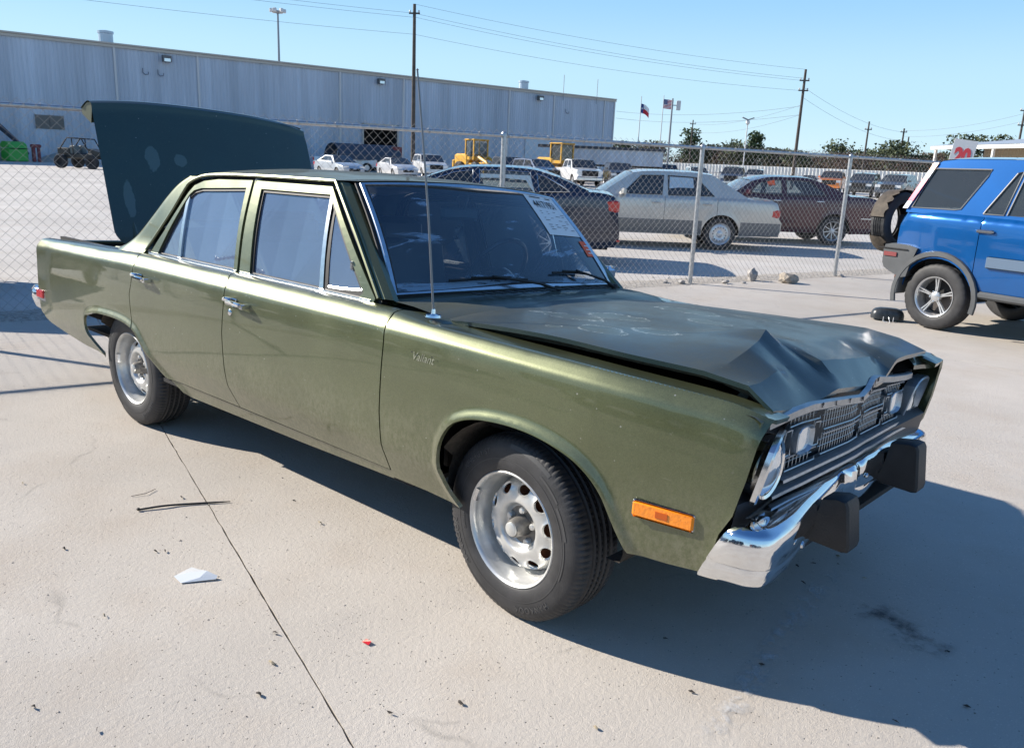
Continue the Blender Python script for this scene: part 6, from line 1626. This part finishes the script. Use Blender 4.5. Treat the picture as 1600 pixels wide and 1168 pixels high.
# ================================================================== CANOPY BUILDING + STOCK SIGN
cb = empty('canopy_building', (-17.12, 65.9, 0), math.atan2(-.685, .73), 'low beige metal building with an open white-edged canopy roof, far right', 'building')
beige = mat('beige_ribbed_siding', (.50, .44, .31), .6, var=.05, scale=1)
for i in range(6): b_ = MB(); b_.box((i*6.6, 0, 1.85), (.16, .16, 3.7)); b_.build('post', white_wall, cb)
b_ = MB(); b_.box((17, -.10, 3.83), (35, .12, .26)); b_.build('fascia', white_wall, cb)
obj('roof', [(-.6, -.2, 3.97), (34.5, -.2, 3.97), (34.5, 9, 5.0), (-.6, 9, 5.0), (34.5, 18, 3.97), (-.6, 18, 3.97)], [(0, 1, 2, 3), (3, 2, 4, 5)], mat('grey_metal_roof', (.40, .42, .45), .4, .2), cb)
obj('soffit', [(-.5, -.1, 3.72), (34.4, -.1, 3.72), (34.4, 6, 4.3), (-.5, 6, 4.3)], [(0, 1, 2, 3)], mat('red_primer_soffit', (.16, .05, .045), .8), cb)
b_ = MB(); ribbed(b_, .9, 34, 0, 4.05, 0, .35, .05, lambda s, z, o: (s, 3.2-o, z)); b_.build('siding', beige, cb); b_ = MB(); ribbed(b_, 3.2, 16, 0, 4.05, 0, .35, .05, lambda s, z, o: (.9-o, s, z)); b_.build('siding', beige, cb)
sg_ = empty('stock_sign', (-2.86, 15.31, 0), math.atan2(-2.7-15.4, 1.6+2.75)+math.pi/2, 'white board with a red number 20 behind the blue SUV roof', 'sign')
b_ = MB(); b_.tube([(0, .03, 0), (0, .03, 2.2)], .025, 8); b_.lathe([(.25, 0), (.22, .05), (.04, .08)], 16); b_.build('stand', steelp, sg_)
b_ = MB(); b_.box((.03, 0, 1.96), (.41, .015, .60), ry=.13, bev=.004); bd = b_.build('board', mat('white_sign_board', (.50, .52, .55), .6), sg_)
Vt, Ft = text_mesh('20', .40, .002, .95, .022); V = []
for x, y, z in Vt:
    x *= .72; a = .13; V.append((.03+x*math.cos(a)+y*math.sin(a)*1, -.011-z, 1.94-x*math.sin(a)+y*math.cos(a)))
obj('digits', V, Ft, mat('sign_red', (.50, .045, .06), .6), bd)
# ================================================================== FAR LEFT CLUTTER, TRAILER
gb = empty('green_bin', (-67.0, 19.5, 0), toward(-67, 19.5, .5), 'bright green dumpster with a sloped lid by the warehouse, far left', 'dumpster')
grn = mat('green_plastic', (.06, .38, .06), .5); b_ = MB(); b_.box((0, 0, .48), (1.2, 1.35, .9), bev=.05); b_.build('body', grn, gb)
b_ = MB(); b_.prism([(-.6, .95), (.6, .95), (.45, 1.25), (.1, 1.42), (-.3, 1.42), (-.6, 1.2)], 1, -.66, .66); b_.build('lid', grn, gb); b_ = MB(); b_.box((.62, 0, .93), (.04, 1.38, .05)); b_.build('rim', black, gb)
ps = empty('red_hydrant_pump', (-66.8, 20.9, 0), 0, 'dull red upright pump stand right of the green dumpster', 'pump'); rp = mat('dull_red', (.22, .05, .05), .7)
b_ = MB(); b_.box((0, -.18, .6), (.25, .22, 1.2), bev=.04); b_.box((0, .18, .55), (.2, .2, 1.1), bev=.04); b_.build('column', rp, ps); b_ = MB(); b_.box((0, 0, 1.15), (.35, .7, .25), bev=.06); b_.build('head', rp, ps)
ex_ = empty('yellow_excavator', (-68.5, 17.9, 0), .4, 'yellow excavator with a bent dark arm, at the left edge of the yard', 'excavator')
b_ = MB(); b_.box((0, -.8, 1.9), (2.2, 2.2, 1.0), bev=.15); b_.build('engine_house', yel, ex_); b_ = MB(); b_.box((0, -1.0, .5), (2.6, 2.8, .8), bev=.3); b_.build('track', black, ex_)
b_ = MB(); b_.tube([(.3, .2, 2.0), (.4, 1.2, 2.5), (.5, 2.9, 1.1), (.5, 3.3, .5)], [.22, .2, .14, .16], 6); b_.build('boom', mat('dark_boom', (.05, .06, .09), .6), ex_); b_ = MB(); b_.box((0, -1.2, 2.6), (1, 1, .7), bev=.08); b_.build('cab', black, ex_)
dirt = []
for i, (x, y, r_, h_, lb) in enumerate(((-69.5, 19.0, 1.7, 1.2, 'brown dirt heap behind the green dumpster'), (-69.0, 23.2, 1.5, .75, 'tan dirt heap against the warehouse, right of the red pump'))):
    V = [(x, y, h_)]; F = []; n = 18
    for k in range(4):
        for j in range(n): a = 2*math.pi*j/n; rr = r_*(k+1)/4*rnd.uniform(.85, 1.15); V.append((x+rr*math.cos(a), y+rr*math.sin(a)*1.3, max(-.01, h_*(1-(k+1)/4)**1.1+rnd.uniform(-.06, .06)) if k < 3 else -.02))
    for j in range(n):
        F.append((0, 1+j, 1+(j+1) % n))
        for k in range(3): F.append((1+k*n+j, 1+(k+1)*n+j, 1+(k+1)*n+(j+1) % n, 1+k*n+(j+1) % n))
    tag(obj('dirt_heap', V, F, grm, None, True), lb, 'dirt heap')
tr_ = empty('long_trailer', (-42.4, 59.5, 0), math.atan2(5.0, 6.0), 'long grey box trailer with a dark roof beside the right yellow loader', 'trailer')
b_ = MB(); b_.box((0, 0, 2.25), (9.4, 2.5, 1.3)); b_.build('box', steel_wall, tr_); b_ = MB(); b_.box((-.7, 0, 3.0), (11.2, 2.8, .22)); b_.build('roof', mat('dark_trailer_roof', (.04, .05, .065), .6), tr_)
b_ = MB(); b_.box((0, 0, 1.5), (9.4, 2.2, .18)); b_.box((-3.8, 0, .9), (.2, 1.8, 1.4)); b_.build('chassis', black, tr_)
for x in (2.6, 3.8, -4.4):
    for y in (-1, 1): e = empty('wheel', (x, y, .5)); e.parent = tr_; e.rotation_euler = (math.pi/2, 0, 0); MB().lathe([(0, .12), (.28, .14), (.5, .12), (.5, -.12), (.28, -.14), (0, -.12)], 16).build('tyre', far_tyre, e)
tn = empty('dark_tarp_shelter', (-61.0, 46.8, 0), math.atan2(wd.y, wd.x), 'low dark curved shelter against the warehouse behind the white pickup', 'shelter')
V = []; F = []
for i, x in enumerate((-3.2, 3.2)):
    for k in range(9): a = math.pi*k/8; V.append((x, 1.6*math.cos(a), 1.1+1.4*math.sin(a)))
for k in range(8): F.append((k, k+1, k+10, k+9))
obj('tarp', V, F, mat('dark_tarp', (.05, .07, .10), .8), tn)
for x in (-3.1, 3.1):
    for y in (-1.6, 1.6): b_ = MB(); b_.tube([(x, y, 0), (x, y, 1.15)], .05, 5); b_.build('leg', steelp, tn)
rc = empty('red_cabinet', (-59.6, 49.6, 0), math.atan2(wd.y, wd.x), 'small dark red cabinet left of the warehouse doorway', 'cabinet'); b_ = MB(); b_.box((0, 0, 1.3), (.9, .5, 2.2), bev=.03); b_.build('case', rp, rc); b_ = MB(); b_.box((0, -.27, 1.3), (.78, .03, 2.0)); b_.build('door', rp, rc)
# ================================================================== TREES
bark = mat('tree_bark', (.06, .045, .035), .9)
leafm = [mat('pine_needles', (.030, .058, .026), .85, col2=(.070, .105, .045), scale=.5), mat('olive_leaves', (.045, .065, .030), .85, col2=(.10, .12, .06), scale=.4), mat('dry_brown_twigs', (.085, .055, .045), .9, col2=(.17, .115, .09), scale=.4)]
def tree(x, y, h, w, kind, label):
    e = empty('tree' if kind < 2 else 'bare_tree', (x, y, 0), 0, label, 'tree', 'trees beyond the white fence'); R = rnd
    b_ = MB(); b_.tube([(0, 0, 0), (w*.03, .05, h*.45), (0, 0, h*.92)], [w*.05+.05, w*.035+.03, .02], 6); b_.build('trunk', bark, e)
    limbs = []; b_ = MB()
    for i in range(9 if kind < 2 else 16):
        z = h*R.uniform(.25, .8); a = R.uniform(0, 6.28); l = w*.5*R.uniform(.6, 1.05)*(1.15-z/h*(.9 if kind == 0 else .4)); p = (l*math.cos(a), l*math.sin(a), z+l*(.25 if kind == 0 else .6)); limbs.append(p); b_.tube([(0, 0, z), tuple(Vector(p)*.5+Vector((0, 0, z*.5))), p], [.06, .04, .015], 4)
        if kind == 2:
            for j in range(5): q_ = Vector(p)*R.uniform(.5, 1); q_.z = z+(p[2]-z)*R.uniform(.5, 1); b_.tube([tuple(q_), (q_.x+R.uniform(-.5, .5), q_.y+R.uniform(-.5, .5), q_.z+R.uniform(.3, .9))], [.025, .008], 3)
    b_.build('branches', bark if kind < 2 else leafm[2], e)['kind'] = 'stuff'
    V = []; F = []; n = {0: 1500, 1: 1700, 2: 1300}[kind]; cl = [Vector(l) for l in limbs]+[Vector((R.uniform(-.2, .2)*w, R.uniform(-.2, .2)*w, h*R.uniform(.45, .96))) for _ in range(10)]
    for i in range(n):
        c = R.choice(cl); s = w*(.13 if kind == 0 else .17); p = c+Vector((R.gauss(0, s), R.gauss(0, s), R.gauss(0, s*.8)))
        if p.z > h*1.03 or p.z < h*.12: continue
        if kind == 2: L_ = R.uniform(.25, .60); t = .035
        else: L_ = R.uniform(.16, .36); t = L_*.6
        a, b = R.uniform(0, 6.28), R.uniform(-.6, 1.1); d = Vector((math.cos(a)*math.cos(b), math.sin(a)*math.cos(b), math.sin(b)))*L_; s2 = d.cross(Vector((R.uniform(-1, 1), R.uniform(-1, 1), R.uniform(-1, 1)))).normalized()*t
        k = len(V); V += [tuple(p-s2), tuple(p+d), tuple(p+s2), tuple(p-d*.4)]; F.append((k, k+1, k+2, k+3))
    o = obj('crown', V, F, leafm[kind], e); o['kind'] = 'stuff'; return e
u_ = [(-90.0, 122.9), (-25.5, 165.5)]
def tl(t, back=0): 
    p = Vector((-94, 108.5, 0)).lerp(Vector((6, 129.5, 0)), t); return p.x-.205*back*-1*0+(-.2*back), p.y+.98*back
LM = [(955, 'the warehouse corner'), (994, 'the state flag pole'), (1042, 'the dark floodlight pole'), (1076, 'the tall pine'), (1160, 'the winged yard light'), (1239, 'the tall dark utility pole'), (1346, 'the thin utility pole'), (1403, 'the close pair of poles'), (1455, 'the canopy corner post'), (1585, 'the pole over the canopy roof')]
seen_labels = {}
def where(x, y):
    v = Vector((x, y, 1.5))-cam_pos; u = 800+1282.7*(v.dot(rt)/v.dot(fw))
    if u > 1600: return 'behind the canopy building at the far right'
    if u < 955: return 'hidden behind the warehouse end'
    for (u0, a), (u1, b) in zip(LM, LM[1:]):
        if u0 <= u < u1:
            f = (u-u0)/(u1-u0)
            return 'just right of '+a if f < .27 else 'just left of '+b if f > .73 else 'between '+a[4:]+' and '+b[4:] if True else ''
    return 'right of the pole over the canopy roof'
def tlabel(kind, h, x, y):
    k = ('short ' if h < 4.0 else 'medium ' if h < 4.6 else 'taller ')+('bare brown tree' if kind == 2 else 'green bushy tree')
    return k+' '+where(x, y)
for i in range(34):
    t = .10+.90*(i+rnd.uniform(-.3, .3))/34; x, y = tl(t, rnd.uniform(2, 18)); h_ = rnd.uniform(3.8, 5.6); tree(x, y, h_, rnd.uniform(3.8, 5.6), 2, tlabel(2, h_-.5, x, y))
for i in range(22):
    t = .14+.86*(i+rnd.uniform(-.4, .4))/22; x, y = tl(t, rnd.uniform(6, 24)); h_ = rnd.uniform(3.8, 5.8); tree(x, y, h_, rnd.uniform(4., 5.6), 1, tlabel(1, h_-.5, x, y))
for u1, h, w, kd, lb in ((.262, 7.8, 3.6, 0, 'tall dark pine standing above the scrub, left of the winged yard light'), (.365, 8.0, 3.2, 0, 'tall narrow pine by the winged yard light'), (.34, 6.4, 4.2, 1, 'broad green tree left of the winged yard light'), (.49, 6.8, 4.4, 1, 'green tree rising just left of the tall dark utility pole'), (.56, 6.6, 4.6, 1, 'green tree rising just right of the tall dark utility pole'), (.655, 7.6, 4.8, 1, 'round green tree above the maroon sedan trunk'), (.69, 7.6, 4.4, 1, 'round green tree beside the thin utility pole'), (.80, 6.9, 5.0, 1, 'green tree left of the canopy building'), (.74, 5.8, 5, 1, 'low wide green tree between the utility pole pair and the canopy'), (.15, 5.5, 4, 0, 'small pine close to the warehouse corner')):
    x, y = tl(u1, 6); tree(x, y, h, w, kd, lb)

# unbroken low scrub filling the line beyond the white fence
V = []; F = []; R = random.Random(5)
for i in range(26000):
    t = R.uniform(.02, 1); x, y = tl(t, R.uniform(1, 16)); n_ = 1.6+.9*math.sin(t*61)+.6*math.sin(t*149+1); z = R.uniform(.2, 2.4+n_*.75)*R.uniform(.75, 1); L_ = R.uniform(.15, .42); a, b = R.uniform(0, 6.28), R.uniform(-.5, 1.2)
    d = Vector((math.cos(a)*math.cos(b), math.sin(a)*math.cos(b), math.sin(b)))*L_; s2 = d.cross(Vector((R.uniform(-1, 1), R.uniform(-1, 1), R.uniform(-1, 1)))).normalized()*L_*.28; p = Vector((x, y, z)); k = len(V)
    V += [tuple(p-s2), tuple(p+d), tuple(p+s2), tuple(p-d*.4)]; F.append((k, k+1, k+2, k+3))
scr_m = mat('mixed_scrub', (.045, .055, .028), .9, col2=(.15, .10, .075), scale=.16); q = NT(scr_m)
o = obj('scrub_line', V, F, scr_m); tag(o, kind='stuff')
BL0, BL1, BL2 = (-1.641, -1.339, 0), (-1.565, -1.17, 0), (-1.463, -1.018, 0)
PAP = [-0.958, -1.452]; CHIP = [-0.203, -1.275]; TWIG = [-1.804, -1.296]
BITS = [[0.552, -1.091], [-1.238, -1.458], [-1.214, -1.432], [-1.488, -1.691], [-0.315, -1.543], [0.66, -0.762], [0.59, 0.307], [0.627, 0.127], [-0.917, -1.781], [1.146, -0.471], [1.273, -0.245], [-1.283, -0.814], [-1.024, -0.865], [-0.212, -1.652], [-0.375, -2.026], [0.113, -1.445], [0.779, 0.334], [0.552, 0.244], [0.459, -0.577], [-0.588, -2.106], [-2.258, -1.575], [-1.647, -1.146], [0.219, -1.277], [1.152, 0.023], [0.637, 0.451], [0.749, -0.484], [-0.447, -1.447]]
SCUFF = [[0.675, 0.351], [0.686, 0.1], [0.71, -0.155], [0.73, -0.328], [0.749, -0.507], [0.773, -0.683], [0.787, -0.827], [0.798, -0.954]]
OIL = [[0.839, 0.097], [0.912, 0.11], [1.003, 0.058], [1.082, 0.03], [1.173, 0.018]]
# ================================================================== SMALL THINGS ON THE GROUND
def rock(x, y, s, seed, label, m_, sc=(1, 1, .8)):
    R = random.Random(seed); import bmesh
    bm = bmesh.new(); bmesh.ops.create_icosphere(bm, subdivisions=2, radius=s)
    for v in bm.verts:
        k = 1+R.uniform(-.22, .18); v.co = Vector((v.co.x*sc[0]*k, v.co.y*sc[1]*k, v.co.z*sc[2]*k))
    me = bpy.data.meshes.new('rock'); bm.to_mesh(me); bm.free(); me.materials.append(m_); o = bpy.data.objects.new('rock', me); COL.objects.link(o); o.location = (x, y, s*sc[2]*.75); o.rotation_euler = (R.uniform(0, .4), R.uniform(0, .4), R.uniform(0, 6)); tag(o, label, 'rock'); return o
rm = mat('limestone_chunk', (.33, .31, .29), .9, var=.35, scale=22, bump=.6, bscale=50)
rock(-3.53, 8.26, .095, 3, 'upright grey rock by the fence, left of the flatter tan rock', rm, (.75, .8, 1.1)); rock(-3.10, 8.50, .13, 5, 'flatter tan rock by the fence, right of the upright grey rock', mat('tan_rock', (.36, .31, .25), .9, var=.3, scale=20, bump=.6, bscale=50), (1.1, .8, .62))
for i, (x, y, s, lb_) in enumerate(((-3.95, 7.02, .05, 'small stone touching the foot of the near fence post'), (-4.10, 6.85, .04, 'small stone just left of the near fence post foot'), (-3.60, 7.6, .045, 'small stone between the near post and the upright grey rock'), (-3.45, 7.85, .03, 'pebble-sized stone in front of the upright grey rock'), (-2.9, 9.98, .04, 'small stone at the foot of the next fence post right'))): rock(x, y, s, 20+i, lb_, rm, (1.2, 1, .6))['group'] = 'small stones at the fence foot'
# black mirror shell
mc = empty('mirror_housing', (-1.13, 6.55, 0), .45, 'black door-mirror housing lying on the concrete near the blue SUV wheel', 'mirror')
b_ = MB(); V = []; F = []
pr_ = [(1.0, 0), (1.0, .35), (.93, .62), (.80, .80), (.55, .90), (0, .93)]
for rr, zz in pr_:
    for k in range(24): t = 2*math.pi*k/24; e4 = (abs(math.cos(t))**3.4+abs(math.sin(t))**3.4)**(-1/3.4); V.append((.165*rr*e4*math.cos(t), .095*rr*e4*math.sin(t), .02+.125*zz))
for i in range(5):
    for k in range(24): F.append((i*24+k, i*24+(k+1) % 24, (i+1)*24+(k+1) % 24, (i+1)*24+k))
b_.add(V, F); b_.build('shell', mat('scuffed_black_plastic', (.03, .034, .038), .35, var=.5, scale=30), mc, True, 50)
b_ = MB(); b_.tube([(-.05, -.10, .05), (-.06, -.16, .01), (-.02, -.17, .004)], .004, 5); b_.tube([(.05, -.10, .05), (.04, -.15, .01)], .004, 5); b_.tube([(0, -.1, .05), (.01, -.16, .0)], .004, 5); b_.build('wires', white_l, mc)
# wiper blade
wb_ = empty('wiper_refill', (-1.30, -1.50, 0), 0, 'curved black wiper rubber strip lying on the concrete at left', 'wiper blade')
p0, p1, p2 = Vector(BL0), Vector(BL1), Vector(BL2)
pts = [tuple(v) for v in catmull([p0, p0.lerp(p1, .5)+Vector((0, 0, .004)), p1, p2], 5)]
off = Vector((1.30, 1.50, 0)); b_ = MB(); b_.tube([tuple(Vector(p)+off+Vector((0, 0, .006))) for p in pts], [.0045]*(len(pts)-3)+[.004, .003, .002], 5); b_.build('rubber_strip', seal, wb_, True)
b_ = MB(); b_.box(tuple(p0+off+Vector((0, 0, .009))), (.014, .012, .012), bev=.003); b_.build('end_clip', seal, wb_)
# crumpled clear/white sheet
pp = empty('plastic_scrap', (PAP[0], PAP[1], 0), .3, 'crumpled translucent white plastic scrap on the concrete at left', 'litter')
V = [(-.055, .045, .004), (-.05, -.035, .010), (-.02, .0, .016), (-.005, -.05, .004), (.03, -.005, .012), (.075, .02, .006), (.07, .032, .012), (.03, .028, .022), (-.015, .035, .012)]
V = [(x*1.1, y*1.1, z) for x, y, z in V]
MB().add(V, [(0, 1, 2), (1, 3, 2), (2, 3, 4), (4, 3, 5), (4, 5, 6), (4, 6, 7), (2, 4, 7), (2, 7, 8), (0, 2, 8)]).build('film', mat('white_film', (.72, .74, .75), .25, coat=.6), pp, True, 10)
V, F = [(-.015, -.008, .001), (.016, -.005, .001), (.012, .009, .007), (-.013, .010, .004)], [(0, 1, 2, 3)]
o = obj('lens_chip', [(x+CHIP[0], y+CHIP[1], z+.003) for x, y, z in V], F, redl); tag(o, 'tiny bright red lens chip on the open concrete', 'litter')
# leaves, twigs, pebbles
deb = mat('dark_debris', (.05, .042, .035), .9); tan = mat('tan_debris', (.30, .25, .17), .9)
for i, (x, y) in enumerate(BITS):
    R = random.Random(100+i); a = R.uniform(0, 6.28); s = R.uniform(.006, .010); V = []
    for k in range(6): t = 2*math.pi*k/6; V.append((x+s*R.uniform(.7, 1.3)*math.cos(t+a)*1.5, y+s*R.uniform(.4, .8)*math.sin(t), .003+R.uniform(0, .008)))
    V.append((x, y, .012)); o = obj('leaf_scrap', V, [(k, (k+1) % 6, 6) for k in range(6)], deb if i % 4 else tan); 
    LMK = [((-.95, -1.45), 'white plastic scrap'), ((-1.55, -1.2), 'curved wiper rubber'), ((-.2, -1.28), 'red lens chip'), ((0, -.9), 'front wheel'), ((.85, -.8), 'front bumper end'), ((1.0, .1), 'oil stain'), ((.75, -.5), 'pale scuff mark'), ((1.2, -.5), 'lower right shadow edge'), ((-.9, -1.9), 'lower left corner'), ((-.6, -1.9), 'bottom edge of the view')]
    (lx, ly), ln_ = min(LMK, key=lambda k: (k[0][0]-x)**2+(k[0][1]-y)**2); dx_ = (x-lx)*.754+(y-ly)*.657; dy_ = (x-lx)*-.657+(y-ly)*.754
    side_ = ('right of' if dx_ > 0 else 'left of') if abs(dx_) > abs(dy_) else ('beyond' if dy_ > 0 else 'in front of')
    tag(o, ('dark' if i % 4 else 'tan')+' curled leaf scrap on the concrete, '+side_+' the '+ln_, 'leaf', 'leaf scraps on the concrete')
b_ = MB()
for i in range(800):
    x, y = rnd.uniform(-5.5, 2.4), rnd.uniform(-2.6, 5.5); r = rnd.uniform(.0015, .0045)*(1.7 if rnd.random() < .05 else 1)
    P = [(x+r*dx*rnd.uniform(.6, 1.3), y+r*dy*rnd.uniform(.6, 1.3), .0005+r*.8*dz) for dx, dy, dz in ((1, 0, 0), (0, 1, 0), (-1, 0, 0), (0, -1, 0), (0, 0, 1))]; b_.add(P, [(0, 1, 4), (1, 2, 4), (2, 3, 4), (3, 0, 4)])
o = b_.build('loose_grit', mat('grit', (.28, .25, .21), .9, var=.5, scale=6)); tag(o, kind='stuff')
b_ = MB()
for i in range(4): 
    p = Vector((TWIG[0], TWIG[1], .004)); a = 1.2+i*.5; b_.tube([tuple(p), tuple(p+Vector((.06*math.cos(a), .06*math.sin(a), .004))), tuple(p+Vector((.10*math.cos(a+.4), .11*math.sin(a+.4), .002)))], .0014, 4) if i < 1 else None
o = b_.build('twig', deb); tag(o, 'hair-thin curled dark twig left of the wiper rubber', 'twig')
# flat marks: pale scuff and dark oil stain
def mark(name, pts, w, col, dens, label, scale=9.):
    M = bpy.data.materials.new(name+'_stain'); M.use_nodes = True; q = NT(M); q.b.inputs['Base Color'].default_value = (*col, 1); q.b.inputs['Roughness'].default_value = .9
    tc = q.n('TexCoord'); uv = q.n('UVMap').outputs[0]; s = q.n('SeparateXYZ', {0: uv}); e = q.math('SUBTRACT', 1., q.math('ABSOLUTE', q.math('SUBTRACT', q.math('MULTIPLY', s.outputs[0], 2.), 1.)))
    e2 = q.math('SUBTRACT', 1., q.math('ABSOLUTE', q.math('SUBTRACT', q.math('MULTIPLY', s.outputs[1], 2.), 1.)))
    nz = q.noise(tc.outputs['Object'], scale, 6, .7); f_ = q.math('MULTIPLY', q.math('MULTIPLY', q.math('MINIMUM', q.math('MULTIPLY', e, 1.2), 1.), q.math('MINIMUM', q.math('MULTIPLY', e2, 3.), 1.)), q.ramp(nz, [(.46, 0.), (.62, 1.)]), True); f_ = q.math('MULTIPLY', f_, dens, True)
    q.l(f_, q.b.inputs['Alpha'])
    V = []; F = []; UV = []; n = len(pts)
    for i, (x, y) in enumerate(pts):
        a = Vector(pts[max(0, i-1)]); c = Vector(pts[min(n-1, i+1)]); d = (c-a).normalized(); V += [(x-d.y*w, y+d.x*w, .004), (x+d.y*w, y-d.x*w, .004)]
    for i in range(n-1): F.append((2*i, 2*i+1, 2*i+3, 2*i+2))
    o = obj(name, V, F, M); ul = o.data.uv_layers.new(name='UVMap')
    for p in o.data.polygons:
        for li in p.loop_indices: vi = o.data.loops[li].vertex_index; ul.data[li].uv = ((vi % 2)*1., (vi//2)/(n-1))
    o['kind'] = 'structure'; return o
mark('ground_scuff', SCUFF, .05, (.60, .60, .60), .75, '', 14.)
mark('oil_stain', OIL, .12, (.05, .05, .055), .6, '', 7.)
#mark('oil_stain', [(-.6, -2.0), (-.2, -1.9), (.1, -1.75)], .30, (.24, .19, .15), .25, '', 3.)

gcar('parked_suv', 'dark SUV parked beyond the fence at far left, its shadow reaching the fence', 'suv', (-8.9, -1.1), yaw3, far_spec('suv', (.05, .05, .06)))

# unseen vehicles added behind the photographer to give the green sedan's side and glass reflections
for i, (x, y, kd, col, lb) in enumerate(((-15.5, -9.8, 'pickup', (.05, .06, .07), 'unseen dark pickup added for reflections opposite the green sedan, far end'), (-10.2, -9.2, 'suv', (.06, .07, .06), 'unseen dark green-grey SUV added for reflections opposite the green sedan'), (-5.0, -9.6, 'pickup', (.04, .05, .07), 'unseen dark blue pickup added for reflections opposite the green sedan'), (.4, -9.4, 'suv', (.05, .05, .05), 'unseen black SUV added for reflections directly opposite the green sedan'), (5.8, -9.9, 'suv', (.10, .10, .11), 'unseen grey SUV added for reflections, nearest the crumpled hood'), (11, -9.5, 'sedan', (.3, .3, .3), 'unseen silver sedan added for reflections, right end of the row'))):
    gcar('reflection_prop_'+kd, lb, 'suv' if kd == 'suv' else 'pickup truck' if kd == 'pickup' else 'car', (x, y), [.12, 3.0, .05, 3.2, -.1, 3.1][i], far_spec(kd, col), 'unseen vehicles added for reflections')

f2 = copy_tree(fence); f2.location = (-3, -6.6, 0); f2.rotation_euler = (0, 0, -1.2777+.06); f2['label'] = 'second chain-link fence, in front of the added row of vehicles'
